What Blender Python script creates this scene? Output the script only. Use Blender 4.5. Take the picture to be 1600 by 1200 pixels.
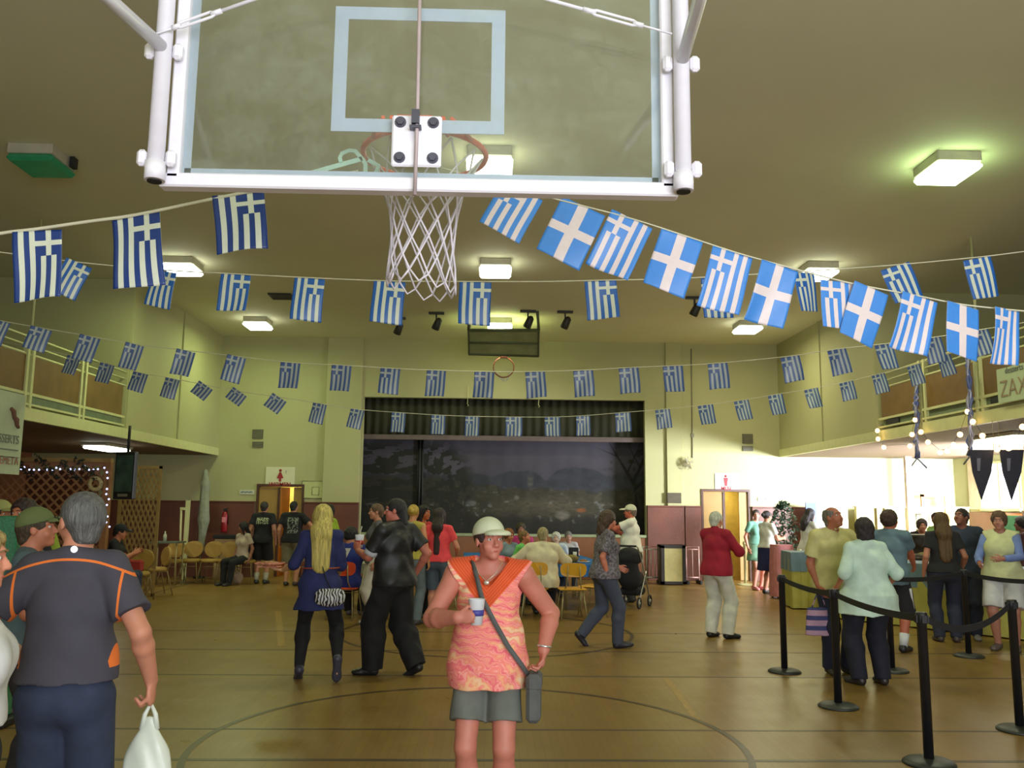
import bpy, bmesh, math, random
import numpy as np
from mathutils import Vector, Matrix
random.seed(4)
for o in list(bpy.data.objects): bpy.data.objects.remove(o)
C = bpy.context.scene.collection
scene = bpy.context.scene
R = math.radians
# ------------------------------------------------------------------ camera
F = 1350.0
CAMZ = 1.70
CR = Matrix.Rotation(R(-1.5), 3, 'Z') @ Matrix.Rotation(R(98.0), 3, 'X') @ Matrix.Rotation(R(0.6), 3, 'Z')
cam_d = bpy.data.cameras.new('camera'); cam = bpy.data.objects.new('camera', cam_d); C.objects.link(cam)
cam.matrix_world = Matrix.Translation((0, 0, CAMZ)) @ CR.to_4x4()
cam_d.sensor_width = 36; cam_d.lens = 36*F/1600; cam_d.clip_start = .05; cam_d.clip_end = 200
scene.camera = cam
# ------------------------------------------------------------------ exposure, world, large lights
vs = scene.view_settings
vs.view_transform = 'Standard'; vs.look = 'None'; vs.gamma = 1; vs.use_curve_mapping = False
vs.exposure = 0.10
wd = bpy.data.worlds.new('world'); scene.world = wd; wd.use_nodes = True
wd.node_tree.nodes['Background'].inputs[0].default_value = (.80, .82, .66, 1)
wd.node_tree.nodes['Background'].inputs[1].default_value = .75
def area(name, loc, target, size, power, col=(1, 1, 1), spread=180):
    d = bpy.data.lights.new(name, 'AREA'); d.shape = 'RECTANGLE'; d.size, d.size_y = size
    d.energy = power; d.color = col; d.spread = R(spread)
    o = bpy.data.objects.new(name, d); C.objects.link(o); o.location = loc
    o.rotation_euler = (Vector(target)-Vector(loc)).to_track_quat('-Z', 'Y').to_euler()
    return o
# daylight through the entrance behind the camera, and through the windows of the right side aisle
area('entrance_daylight', (2.6, -3.8, 2.2), (1.6, 6, 3.4), (6.0, 3.0), 560, (.88, .90, 1.0))
area('window_daylight', (11.0, 15.3, 2.3), (8.4, 20.6, 2.0), (3.0, 1.1), 1500, (.84, .89, 1.0), 110)
area('window_daylight', (11.0, 18.7, 2.3), (8.2, 19.4, 1.2), (1.0, 1.0), 120, (.93, .95, 1.0))
# ------------------------------------------------------------------ pixel -> point helpers
def ray(px, py):
    return CR @ Vector(((px-800)/F, (600-py)/F, -1.0))
def at(px, py, Y):
    r = ray(px, py); t = Y/r.y; return Vector((r.x*t, Y, CAMZ+r.z*t))
def atX(px, py, X):
    r = ray(px, py); t = X/r.x; return Vector((X, r.y*t, CAMZ+r.z*t))
def atZ(px, py, Z):
    r = ray(px, py); t = (Z-CAMZ)/r.z; return Vector((r.x*t, r.y*t, Z))
def fl(px, py): return atZ(px, py, 0.0)
# ------------------------------------------------------------------ materials
def lin(c):
    return tuple(((v/255)/12.92 if v/255 <= .04045 else ((v/255+.055)/1.055)**2.4) for v in c)
MATS = {}
def mat(name, rgb, rough=.6, metal=0.0, var=.12, scale=8.0, bump=.0, emit=None, estr=0.0, alpha=None, trans=0.0, spec=None, bscale=None):
    if name in MATS: return MATS[name]
    m = bpy.data.materials.new(name); m.use_nodes = True; nt = m.node_tree
    b = nt.nodes['Principled BSDF']
    c = lin(rgb)
    tc = nt.nodes.new('ShaderNodeTexCoord')
    n = nt.nodes.new('ShaderNodeTexNoise'); n.inputs['Scale'].default_value = scale; n.inputs['Detail'].default_value = 4
    nt.links.new(tc.outputs['Object'], n.inputs['Vector'])
    rp = nt.nodes.new('ShaderNodeValToRGB')
    rp.color_ramp.elements[0].position = .3; rp.color_ramp.elements[1].position = .7
    rp.color_ramp.elements[0].color = (*[v*(1-var) for v in c], 1)
    rp.color_ramp.elements[1].color = (*[min(1, v*(1+var)) for v in c], 1)
    nt.links.new(n.outputs['Fac'], rp.inputs['Fac']); nt.links.new(rp.outputs['Color'], b.inputs['Base Color'])
    b.inputs['Roughness'].default_value = rough; b.inputs['Metallic'].default_value = metal
    if spec is not None: b.inputs['Specular IOR Level'].default_value = spec
    if trans: b.inputs['Transmission Weight'].default_value = trans
    if alpha is not None: b.inputs['Alpha'].default_value = alpha
    if emit: b.inputs['Emission Color'].default_value = (*lin(emit), 1); b.inputs['Emission Strength'].default_value = estr
    if bump:
        n2 = nt.nodes.new('ShaderNodeTexNoise'); n2.inputs['Scale'].default_value = bscale or scale*3; n2.inputs['Detail'].default_value = 5
        nt.links.new(tc.outputs['Object'], n2.inputs['Vector'])
        bp = nt.nodes.new('ShaderNodeBump'); bp.inputs['Strength'].default_value = bump; bp.inputs['Distance'].default_value = .02
        nt.links.new(n2.outputs['Fac'], bp.inputs['Height']); nt.links.new(bp.outputs['Normal'], b.inputs['Normal'])
    MATS[name] = m
    return m
class NT:
    """small helper to write shader maths"""
    def __init__(s, m): s.nt = m.node_tree; s.b = s.nt.nodes['Principled BSDF']
    def __call__(s, op, a, b=None, c=None):
        n = s.nt.nodes.new('ShaderNodeMath'); n.operation = op
        for i, v in enumerate((a, b, c)):
            if v is None: continue
            if isinstance(v, (int, float)): n.inputs[i].default_value = v
            else: s.nt.links.new(v, n.inputs[i])
        return n.outputs[0]
    def xyz(s):
        tc = s.nt.nodes.new('ShaderNodeTexCoord'); sp = s.nt.nodes.new('ShaderNodeSeparateXYZ')
        s.nt.links.new(tc.outputs['Object'], sp.inputs[0]); return sp.outputs
    def mix(s, f, a, b):
        n = s.nt.nodes.new('ShaderNodeMix'); n.data_type = 'RGBA'
        s.nt.links.new(f, n.inputs['Factor'])
        for v, i in ((a, 6), (b, 7)):
            if isinstance(v, tuple): n.inputs[i].default_value = (*v, 1)
            else: s.nt.links.new(v, n.inputs[i])
        return n.outputs[2]
    def base(s): return s.b.inputs['Base Color'].links[0].from_socket
    def set(s, col): s.nt.links.new(col, s.b.inputs['Base Color'])
# ------------------------------------------------------------------ object helpers
def tag(o, label=None, cat=None, group=None, kind=None):
    if label: o['label'] = label
    if cat: o['category'] = cat
    if group: o['group'] = group
    if kind: o['kind'] = kind
    return o
def empty(name, loc, rz=0.0):
    o = bpy.data.objects.new(name, None); C.objects.link(o); o.location = loc; o.rotation_euler = (0, 0, rz)
    o.empty_display_size = .1
    return o
def pad(verts, faces): return verts, faces
class MB:
    def __init__(s): s.v = []; s.f = []; s.m = []; s.sm = []
    def add(s, vs, fs, mi=0, smooth=False):
        k = len(s.v); s.v += [tuple(v) for v in vs]
        for f in fs: s.f.append(tuple(i+k for i in f)); s.m.append(mi); s.sm.append(smooth)
        return s
    def box(s, c, size, rot=None, mi=0, bev=0.0):
        x, y, z = [v/2 for v in size]
        if bev > 0:
            b = min(bev, x*.9, y*.9, z*.9)
            pts = []; 
            for sx in (-1, 1):
                for sy in (-1, 1):
                    for sz in (-1, 1):
                        pts += [(sx*x, sy*(y-b), sz*(z-b)), (sx*(x-b), sy*y, sz*(z-b)), (sx*(x-b), sy*(y-b), sz*z)]
            bm = bmesh.new()
            for p in pts: bm.verts.new(p)
            bmesh.ops.convex_hull(bm, input=bm.verts[:])
            bm.verts.index_update()
            vs = [v.co.copy() for v in bm.verts]; fs = [[v.index for v in f.verts] for f in bm.faces]; bm.free()
        else:
            vs = [Vector((a*x, b_*y, c_*z)) for a in (-1, 1) for b_ in (-1, 1) for c_ in (-1, 1)]
            fs = [(0, 1, 3, 2), (4, 6, 7, 5), (0, 4, 5, 1), (2, 3, 7, 6), (0, 2, 6, 4), (1, 5, 7, 3)]
        M = rot if rot is not None else Matrix.Identity(3)
        return s.add([M @ Vector(v)+Vector(c) for v in vs], fs, mi)
    def b2(s, a, b, mi=0, bev=0.0):
        a, b = Vector(a), Vector(b)
        return s.box((a+b)/2, [abs(b[i]-a[i]) for i in range(3)], mi=mi, bev=bev)
    def tube(s, pts, r, n=8, mi=0, closed=False, caps=True):
        pts = [Vector(p) for p in pts]; N = len(pts)
        rr = r if isinstance(r, (list, tuple)) else [r]*N
        vs = []; up = None
        for i, p in enumerate(pts):
            if closed: t = pts[(i+1) % N]-pts[i-1]
            else: t = pts[min(i+1, N-1)]-pts[max(i-1, 0)]
            t.normalize()
            if up is None:
                up = Vector((0, 0, 1)) if abs(t.z) < .9 else Vector((1, 0, 0))
            a = t.cross(up)
            if a.length < 1e-4: a = t.cross(Vector((0, 1, 0)))
            a.normalize(); b = a.cross(t); b.normalize(); up = b
            for k in range(n):
                an = 2*math.pi*k/n; vs.append(p+(a*math.cos(an)+b*math.sin(an))*rr[i])
        fs = []
        for i in range(N if closed else N-1):
            j = (i+1) % N
            for k in range(n):
                fs.append((i*n+k, i*n+(k+1) % n, j*n+(k+1) % n, j*n+k))
        s.add(vs, fs, mi, True)
        if caps and not closed:
            k = len(s.v)-len(vs)
            s.f.append(tuple(k+i for i in reversed(range(n)))); s.m.append(mi); s.sm.append(False)
            s.f.append(tuple(k+(N-1)*n+i for i in range(n))); s.m.append(mi); s.sm.append(False)
        return s
    def lathe(s, prof, c=(0, 0, 0), n=24, mi=0, rot=None, smooth=True):
        M = rot if rot is not None else Matrix.Identity(3)
        vs = [M @ Vector((r*math.cos(2*math.pi*k/n), r*math.sin(2*math.pi*k/n), z))+Vector(c) for r, z in prof for k in range(n)]
        fs = [(i*n+k, i*n+(k+1) % n, (i+1)*n+(k+1) % n, (i+1)*n+k) for i in range(len(prof)-1) for k in range(n)]
        s.add(vs, fs, mi, smooth)
        k = len(s.v)-len(vs)
        if prof[0][0] > 1e-4: s.f.append(tuple(k+i for i in reversed(range(n)))); s.m.append(mi); s.sm.append(False)
        if prof[-1][0] > 1e-4: s.f.append(tuple(k+(len(prof)-1)*n+i for i in range(n))); s.m.append(mi); s.sm.append(False)
        return s
    def ball(s, c, r, n=12, mi=0, rot=None):
        r = r if isinstance(r, (tuple, list)) else (r, r, r)
        M = rot if rot is not None else Matrix.Identity(3)
        k = n//2; vs = []; fs = []
        for i in range(k+1):
            a = math.pi*i/k
            for j in range(n):
                b = 2*math.pi*j/n
                vs.append(M @ Vector((r[0]*math.sin(a)*math.cos(b), r[1]*math.sin(a)*math.sin(b), r[2]*math.cos(a)))+Vector(c))
        for i in range(k):
            for j in range(n): fs.append((i*n+j, (i+1)*n+j, (i+1)*n+(j+1) % n, i*n+(j+1) % n))
        return s.add(vs, fs, mi, True)
    def prism(s, poly, d, mi=0):
        """poly: list of 3D points (planar); d: extrusion vector"""
        n = len(poly); d = Vector(d)
        vs = [Vector(p) for p in poly]+[Vector(p)+d for p in poly]
        fs = [tuple(reversed(range(n))), tuple(range(n, 2*n))]+[(i, (i+1) % n, n+(i+1) % n, n+i) for i in range(n)]
        return s.add(vs, fs, mi)
    def build(s, name, m, parent=None, loc=None, weld=False):
        me = bpy.data.meshes.new(name); me.from_pydata(s.v, [], s.f)
        for x in (m if isinstance(m, (list, tuple)) else [m]): me.materials.append(x)
        me.polygons.foreach_set('material_index', s.m); me.polygons.foreach_set('use_smooth', s.sm)
        bm = bmesh.new(); bm.from_mesh(me)
        bmesh.ops.remove_doubles(bm, verts=bm.verts[:], dist=1e-5)
        bmesh.ops.recalc_face_normals(bm, faces=bm.faces[:]); bm.to_mesh(me); bm.free()
        o = bpy.data.objects.new(name, me); C.objects.link(o)
        if parent is not None: o.parent = parent
        if loc is not None: o.location = loc
        return o
def struct(name, mb, m): return tag(mb.build(name, m), kind='structure')
def link_copy(o, parent=None, loc=None):
    c = o.copy(); C.objects.link(c)
    if parent is not None: c.parent = parent
    if loc is not None: c.location = loc
    return c
def copy_tree(o, parent=None):
    c = o.copy(); C.objects.link(c); c.parent = parent
    for ch in list(o.children): copy_tree(ch, c)
    return c
def text_mesh(txt, size, name, m, parent, M, extrude=.001, align='CENTER', bold=0.0):
    cu = bpy.data.curves.new(name, 'FONT'); cu.body = txt; cu.size = size; cu.extrude = extrude; cu.align_x = align; cu.align_y = 'CENTER'; cu.offset = bold; cu.resolution_u = 3
    t = bpy.data.objects.new(name, cu); C.objects.link(t)
    bpy.context.view_layer.update()
    dg = bpy.context.evaluated_depsgraph_get()
    me = bpy.data.meshes.new_from_object(t.evaluated_get(dg)); bpy.data.objects.remove(t)
    me.transform(M); me.materials.clear(); me.materials.append(m)
    o = bpy.data.objects.new(name, me); C.objects.link(o)
    if parent is not None: o.parent = parent
    return o
def frame_mat(org, right, up):
    right = Vector(right).normalized(); up = Vector(up).normalized(); n = right.cross(up)
    M = Matrix((right, up, n)).transposed().to_4x4(); M.translation = Vector(org); return M
# ================================================================== the hall
YB, XL, XR, ZC, ZS = 20.6, -6.4, 7.0, 5.65, 2.92
XLL, XRR = -10.7, 11.2
YF = -4.0
m_wall = mat('cream_wall_paint', (168, 166, 118), .7, var=.05, scale=.8, bump=.05, bscale=60)
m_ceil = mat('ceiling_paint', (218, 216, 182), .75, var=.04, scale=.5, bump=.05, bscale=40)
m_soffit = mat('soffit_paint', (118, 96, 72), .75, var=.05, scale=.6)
m_brown = mat('brown_wainscot', (98, 54, 36), .5, var=.16, scale=2.5, bump=.12, bscale=30)
m_browntrim = mat('brown_trim', (74, 42, 26), .45, var=.1)
m_white = mat('white_wall_paint', (226, 224, 218), .7, var=.03, scale=.8)
m_black = mat('black_paint', (16, 15, 14), .6, var=.2)
m_cream = mat('cream_trim_paint', (196, 196, 140), .5, var=.05)
m_panel = mat('brown_panel', (112, 84, 34), .6, var=.15, scale=3, bump=.08)
# floor
m_floor = bpy.data.materials.new('varnished_floor'); m_floor.use_nodes = True
n_ = NT(m_floor); o3 = n_.xyz()
br = n_.nt.nodes.new('ShaderNodeTexBrick'); tc = n_.nt.nodes.new('ShaderNodeTexCoord')
mp = n_.nt.nodes.new('ShaderNodeMapping'); n_.nt.links.new(tc.outputs['Object'], mp.inputs[0]); mp.inputs['Rotation'].default_value = (0, 0, R(90)); n_.nt.links.new(mp.outputs[0], br.inputs['Vector'])
br.inputs['Scale'].default_value = 1.0; br.inputs['Brick Width'].default_value = 1.3; br.inputs['Row Height'].default_value = .06; br.inputs['Mortar Size'].default_value = .0012
br.inputs['Color1'].default_value = (*lin((142, 112, 54)), 1); br.inputs['Color2'].default_value = (*lin((134, 105, 49)), 1); br.inputs['Mortar'].default_value = (*lin((98, 70, 38)), 1)
nz = n_.nt.nodes.new('ShaderNodeTexNoise'); nz.inputs['Scale'].default_value = .9; nz.inputs['Detail'].default_value = 6; n_.nt.links.new(tc.outputs['Object'], nz.inputs['Vector'])
n_.set(n_.mix(n_('MULTIPLY', nz.outputs['Fac'], .45), br.outputs['Color'], lin((98, 80, 38))))
nr = n_.nt.nodes.new('ShaderNodeTexNoise'); nr.inputs['Scale'].default_value = 2.2; nr.inputs['Detail'].default_value = 5; n_.nt.links.new(tc.outputs['Object'], nr.inputs['Vector'])
n_.nt.links.new(n_('MULTIPLY_ADD', nr.outputs['Fac'], .2, .22), n_.b.inputs['Roughness'])
n_.b.inputs['Specular IOR Level'].default_value = .55
bp = n_.nt.nodes.new('ShaderNodeBump'); bp.inputs['Strength'].default_value = .06; bp.inputs['Distance'].default_value = .01
n_.nt.links.new(nr.outputs['Fac'], bp.inputs['Height']); n_.nt.links.new(bp.outputs['Normal'], n_.b.inputs['Normal'])
struct('floor', MB().b2((XLL, YF, -.2), (XRR+3, YB+1.6, 0)), m_floor)
# court lines (thin paint on the floor)
m_line = mat('dark_court_paint', (70, 58, 40), .35, var=.25, scale=12)
m_yline = mat('yellow_court_paint', (150, 118, 52), .35, var=.2, scale=12)
def floor_line(name, a, b, w, m):
    a, b = Vector(a), Vector(b); d = (b-a).normalized(); s = Vector((-d.y, d.x, 0))*w/2
    q = MB().prism([(p.x, p.y, .0006) for p in (a-s, b-s, b+s, a+s)], (0, 0, .001)); o = q.build(name, m); tag(o, kind='structure'); return o
def floor_ring(name, c, r, w, m, a0=0, a1=360):
    n = 96; q = MB(); k = []
    for i in range(n+1):
        a = R(a0+(a1-a0)*i/n)
        for rr in (r-w/2, r+w/2): k.append((c[0]+rr*math.cos(a), c[1]+rr*math.sin(a), .0022))
    q.add(k, [(2*i, 2*i+1, 2*i+3, 2*i+2) for i in range(n)]); return tag(q.build(name, m), kind='structure')
for k, (y, w) in enumerate(((9.0, .035), (6.9, .035), (6.1, .05), (10.5, .04), (12.0, .04))):
    floor_line('trim_court_line', (-6.2, y, 0), (6.6, y+.02, 0), w, m_line)
floor_ring('trim_court_circle', (-.1, 6.5), 1.95, .05, m_line)
floor_ring('trim_court_circle', (.0, 12.0), 1.95, .05, m_line)
floor_line('trim_court_line', fl(440, 1010), fl(434, 955), .09, m_yline)
floor_line('trim_court_line', fl(1090, 1125), fl(1040, 1060), .06, m_yline)
floor_line('trim_court_line', (-6.25, 3, 0), (-6.25, 20, 0), .05, m_line)
# ceiling
struct('ceiling', MB().b2((XLL, YF, ZC), (XRR, YB+.2, ZC+.2)), m_ceil)
# back wall with stage opening and two doorways
sx0 = at(566, 700, YB).x; sx1 = at(1008, 700, YB).x; sz0 = 1.02; sz1 = at(790, 623, YB).z
dl0, dl1 = at(403, 800, YB).x, at(471, 800, YB).x; dr0, dr1 = at(1099, 800, YB).x, at(1169, 800, YB).x
dz = 2.08
WT = .18
bw = MB()
for (x0, x1, z0, z1) in ((XLL, dl0, 0, ZC), (dl0, dl1, dz, ZC), (dl1, sx0, 0, ZC), (sx0, sx1, sz1, ZC), (sx0, sx1, 0, sz0), (sx1, dr0, 0, ZC), (dr0, dr1, dz, ZC), (dr1, XRR+3, 0, ZC)):
    bw.b2((x0, YB, z0), (x1, YB+WT, z1))
struct('wall_back', bw, m_wall)
# pilasters beside the stage
for (a, b) in ((507, 563), (1041, 1066)):
    struct('trim_pilaster', MB().b2((at(a, 700, YB).x, YB-.07, 0), (at(b, 700, YB).x, YB, ZC), bev=.005), m_wall)
# side aisles: solid upper wall blocks near the stage, balconies in front of them
YS = 15.3
ZSR = ZS
for nm, X, XX in (('left', XL, XLL), ('right', XR, XRR)):
    s = 1 if X > 0 else -1
    ZS = ZSR-(.12 if s < 0 else 0)
    struct('wall_upper_'+nm, MB().b2((X, YS, ZS+.12), (X+s*.25, YB, ZC)), m_wall)
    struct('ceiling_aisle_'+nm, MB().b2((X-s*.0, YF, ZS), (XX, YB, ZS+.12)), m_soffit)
    struct('wall_balcony_end_'+nm, MB().b2((X+s*.25, YS, ZS+.12), (XX, YS+.15, ZC)), m_wall)
    struct('wall_gallery_'+nm, MB().b2((XX, YF, ZS+.12), (XX+s*.15, YS, ZC)), m_wall)
    struct('trim_fascia_'+nm, MB().b2((X-s*.03, YF, ZS-.005), (X+s*.05, YB, ZS+.17)), m_cream)
    for y in (YS+.05, YS+2.6):
        struct('trim_wall_batten_'+nm, MB().b2((X-s*.03, y-.04, ZS+.17), (X, y+.04, ZC)), m_wall)
struct('wall_left', MB().b2((XLL-.15, YF, 0), (XLL, YB, ZS)), mat('orange_brown_wall', (124, 74, 40), .6))
# right side wall with windows
wy = [(18.0, 19.5, 1.72, 2.78), (13.2, 16.9, 1.72, 2.78)]
rw = MB(); ys = sorted([(a, b) for a, b, _, _ in wy]); cur = YF
for a, b in ys:
    rw.b2((XRR, cur, 0), (XRR+.15, a, ZS)); rw.b2((XRR, a, 0), (XRR+.15, b, 1.72)); rw.b2((XRR, a, 2.78), (XRR+.15, b, ZS)); cur = b
rw.b2((XRR, cur, 0), (XRR+.15, YB, ZS))
struct('wall_right', rw, m_wall)
m_pane = mat('daylight_pane', (255, 255, 255), .4, emit=(246, 248, 255), estr=2.2)
for i, (a, b, z0, z1) in enumerate(wy):
    w = tag(empty('window_%d' % (i+1), (XRR, (a+b)/2, z0)), kind='structure')
    fr = MB()
    for y in (a, b): fr.b2((XRR-.03, y-.03, z0), (XRR+.1, y+.03, z1))
    fr.b2((XRR-.03, a, z1-.05), (XRR+.1, b, z1)); fr.b2((XRR-.05, a, z0-.03), (XRR+.1, b, z0+.03))
    n = max(1, round((b-a)/1.0))
    for k in range(1, n): fr.b2((XRR-.02, a+(b-a)*k/n-.025, z0), (XRR+.06, a+(b-a)*k/n+.025, z1))
    o = fr.build('window_frame', m_cream); o.parent = w; o.matrix_parent_inverse = Matrix.Translation(-w.location)
    for k in range(n):
        o = MB().b2((XRR+.04, a+(b-a)*k/n, z0), (XRR+.05, a+(b-a)*(k+1)/n, z1)).build('pane', m_pane); o.parent = w; o.matrix_parent_inverse = Matrix.Translation(-w.location)
# wainscot on the back wall, in its separate runs
zw = 1.70
seg = [(XLL+.1, dl0-.06), (dl1+.06, sx0-.02), (sx1+.02, at(1068, 800, YB).x), (at(1068, 800, YB).x+.015, dr0-.07), (dr1+.07, at(1266, 800, YB).x)]
for a, b in seg:
    n = max(1, round((b-a)/1.2)); 
    for k in range(n):
        struct('baseboard_back_wainscot', MB().b2((a+(b-a)*k/n+.003, YB-.09, 0), (a+(b-a)*(k+1)/n-.003, YB-.001, zw), bev=.006), m_brown)
    struct('trim_wainscot_cap', MB().b2((a, YB-.11, zw), (b, YB-.001, zw+.035), bev=.006), m_brown)
# stage apron
m_apron = mat('stage_front_wood', (124, 78, 44), .45, var=.12, scale=3)
for k in range(6):
    a = sx0+(sx1-sx0)*k/6; b = sx0+(sx1-sx0)*(k+1)/6
    struct('baseboard_stage_front', MB().b2((a+.004, YB-.03, 0), (b-.004, YB, sz0-.04), bev=.006), m_apron)
struct('trim_stage_nosing', MB().b2((sx0-.02, YB-.06, sz0-.045), (sx1+.02, YB+WT, sz0+.02), bev=.008), mat('pale_green_nosing', (140, 150, 112), .5))
# stage box
sb = MB()
sb.b2((sx0-.6, YB+WT, sz0-.1), (sx1+.6, YB+1.7, sz0)).b2((sx0-.6, YB+WT, sz1+.1), (sx1+.6, YB+1.7, sz1+.2)).b2((sx0-.7, YB+WT, sz0-.1), (sx0-.6, YB+1.7, sz1+.2)).b2((sx1+.6, YB+WT, sz0-.1), (sx1+.7, YB+1.7, sz1+.2)).b2((sx0-.7, YB+1.7, sz0-.1), (sx1+.7, YB+1.75, sz1+.2))
struct('trim_stage_recess', sb, m_black)
# doors: lit vestibules behind half-open narrow double doors
m_vest = mat('vestibule_paint', (206, 186, 96), .7)
m_door = mat('tan_door', (150, 118, 58), .45, var=.08, scale=4)
m_doore = mat('orange_brown_door_edge', (160, 84, 26), .4, var=.1)
for i, (a, b, warm) in enumerate(((dl0, dl1, (1, .92, .55)), (dr0, dr1, (1, .80, .42)))):
    v = MB(); v.b2((a-.5, YB+1.3, 0), (b+.5, YB+1.35, 2.4)).b2((a-.5, YB+WT, 0), (a-.45, YB+1.3, 2.4)).b2((b+.45, YB+WT, 0), (b+.5, YB+1.3, 2.4)).b2((a-.5, YB+WT, 2.35), (b+.5, YB+1.3, 2.4))
    struct('wall_vestibule', v, m_vest)
    area('vestibule_lamp', ((a+b)/2+.1, YB+.8, 2.25), ((a+b)/2+.1, YB+.8, 0), (.5, .3), 16, warm)
    d = tag(empty('door_%d' % (i+1), ((a+b)/2, YB, 0)), kind='structure')
    W = b-a
    def dp(nm, mb, m):
        o = mb.build(nm, m); o.parent = d; o.matrix_parent_inverse = Matrix.Translation(-d.location); return o
    fr = MB()
    fr.b2((a-.05, YB-.03, 0), (a, YB+WT, dz)).b2((b, YB-.03, 0), (b+.05, YB+WT, dz)).b2((a-.05, YB-.03, dz), (b+.05, YB+WT, dz+.06))
    dp('door_frame', fr, m_browntrim)
    dp('door_leaf', MB().b2((a, YB+.02, .01), (a+W*.43, YB+.06, dz-.01), bev=.004), m_door)
    dp('door_edge', MB().b2((a+W*.44, YB-.0, .01), (a+W*.49, YB+.07, dz-.01)), m_browntrim)
    dp('open_leaf', MB().box((a+W*.53, YB+.3, dz/2), (.035, .46, dz-.02), rot=Matrix.Rotation(R(-14), 3, 'Z')), m_doore)
    dp('door_leaf', MB().b2((a+W*.80, YB+.02, .01), (b, YB+.06, dz-.01), bev=.004), m_door)
    dp('push_plate', MB().b2((a+W*.36, YB+.012, 1.0), (a+W*.41, YB+.02, 1.3)), mat('brushed_plate', (150, 145, 130), .3, .8))
# ------------------------------------------------------------------ balcony fronts
m_gvent = mat('dark_vent', (28, 26, 24), .6)
for nm, X in (('left', XL), ('right', XR)):
    s = 1 if X > 0 else -1
    DZ = -.13 if s < 0 else 0
    posts = [15.22, 13.62, 12.02, 10.42, 8.82, 7.22]
    root = tag(empty('balcony_railing', (X, 15.2, ZS+.17)), '%s balcony railing with brown infill panels between pale green posts' % nm, 'railing')
    P = Matrix.Translation(-root.location)
    def bp_(n, mb, m):
        mb.v = [(v[0], v[1], v[2]+DZ) for v in mb.v]; o = mb.build(n, m); o.parent = root; o.matrix_parent_inverse = P; return o
    for y in posts[1:]:
        q = MB(); 
        for k in (-.07, .07): q.b2((X-.035, y+k-.03, ZS+.17), (X+.035, y+k+.03, 4.1))
        bp_('post', q, m_cream)
        if y in (12.02, 8.82): bp_('pole', MB().tube([(X, y, 4.1), (X, y, ZC-DZ)], .018, 6), m_cream)
    for z, r in ((3.84, .02), (3.96, .014), (4.08, .018)): bp_('rail', MB().tube([(X, posts[0], z), (X, posts[-1]-1.2, z)], r, 6), m_cream)
    bp_('bottom_rail', MB().b2((X-.03, posts[-1]-1, 3.27), (X+.03, posts[0], 3.31)), m_cream)
    bp_('bottom_rail', MB().b2((X-.04, posts[-1]-1, 3.13), (X+.03, posts[0], 3.16)), m_cream)
    for i in range(len(posts)-1):
        a, b = posts[i+1]+.1, posts[i]-.1
        bp_('panel', MB().b2((X-.012, a, 3.31), (X+.012, b, 3.82), bev=.003), m_panel)
        bp_('kick_strip', MB().b2((X+.012, a, 3.16), (X+.02, b, 3.27)), mat('grey_green_strip', (100, 112, 84), .6))
        if i in (0, 2, 3): bp_('vent_slot', MB().b2((X-.02, b-.62, 3.17), (X+.011, b-.15, 3.255)), m_gvent)
# ------------------------------------------------------------------ ceiling lamps
m_lampbox = mat('lamp_housing', (176, 172, 150), .5)
m_diff = mat('lamp_diffuser', (255, 255, 246), .4, emit=(250, 255, 236), estr=9.0)
m_diffg = mat('greenish_lamp_diffuser', (250, 255, 240), .4, emit=(214, 255, 190), estr=17.0)
m_diffoff = mat('unlit_diffuser_green_glint', (40, 110, 76), .25, emit=(30, 150, 90), estr=.10)  # lamp is off; its faint green glint is put in as emission
names = {(0, 0): 'unlit box lamp with a green glint on the ceiling at upper left'}
lab = [['unlit ceiling box lamp with a dull green diffuser', 'lit ceiling lamp seen through the glass backboard', 'brightest square ceiling lamp at the right, nearest the camera'],
       ['lit ceiling lamp behind the second large flag at left', 'lit ceiling lamp just right of the basketball net', 'lit ceiling lamp above the right run of large flags'],
       ['farthest left lit ceiling lamp near the stage wall', 'lit ceiling lamp in front of the folded far backboard', 'farthest right lit ceiling lamp near the stage wall']]
px = [[(65, 258), (765, 262), (1480, 270)], [(285, 421), (774, 424), (1277, 429)], [(403, 509), (781, 511), (1168, 515)]]
LW = [10, 55, 75]
for j in range(3):
    for i in range(3):
        p = atZ(*px[j][i], ZC-.15)
        root = tag(empty('ceiling_lamp', (p.x, p.y, ZC-.16)), lab[j][i], 'lamp')
        MB().box((0, 0, .10), (.50, .56, .12), bev=.01).build('housing', m_lampbox, root)
        off = (i == 0 and j == 0)
        q = MB(); q.box((0, 0, -.0), (.52, .58, .085), bev=.035); q.build('diffuser', m_diffoff if off else (m_diffg if (i, j) == (2, 0) else m_diff), root)
        if not off:
            area('lamp_light', (p.x, p.y, ZC-.24), (p.x, p.y, 0), (.5, .5), 46 if i != 2 else 50, (.80, 1.0, .48) if i == 0 else ((.98, 1.0, .62) if i == 1 else (1.0, .97, .66)))
        else:
            MB().box((.30, .12, .09), (.05, .1, .12)).build('ballast_box', m_gvent, root)
# tube lamps under the soffits
for (qx, qy), lb, col, pw in (((168, 699), 'lit tube lamp under the left balcony', (1, .86, .72), 14), ((1572, 684), 'lit tube lamp under the right balcony', (.95, 1, .8), 26)):
    ZS = ZSR-(.12 if qx < 800 else 0); p = atZ(qx, qy, ZS-.06); root = tag(empty('tube_lamp', (p.x, p.y, ZS-.092)), lb, 'lamp')
    MB().box((0, 0, .06), (.5, 1.2, .06), bev=.01).build('housing', m_lampbox, root)
    q = MB(); q.box((0, 0, 0), (.44, 1.16, .06), bev=.03); q.build('diffuser', m_diff, root)
    area('lamp_light', (p.x, p.y, ZS-.15), (p.x, p.y, 0), (.4, 1.1), pw, col)
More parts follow.
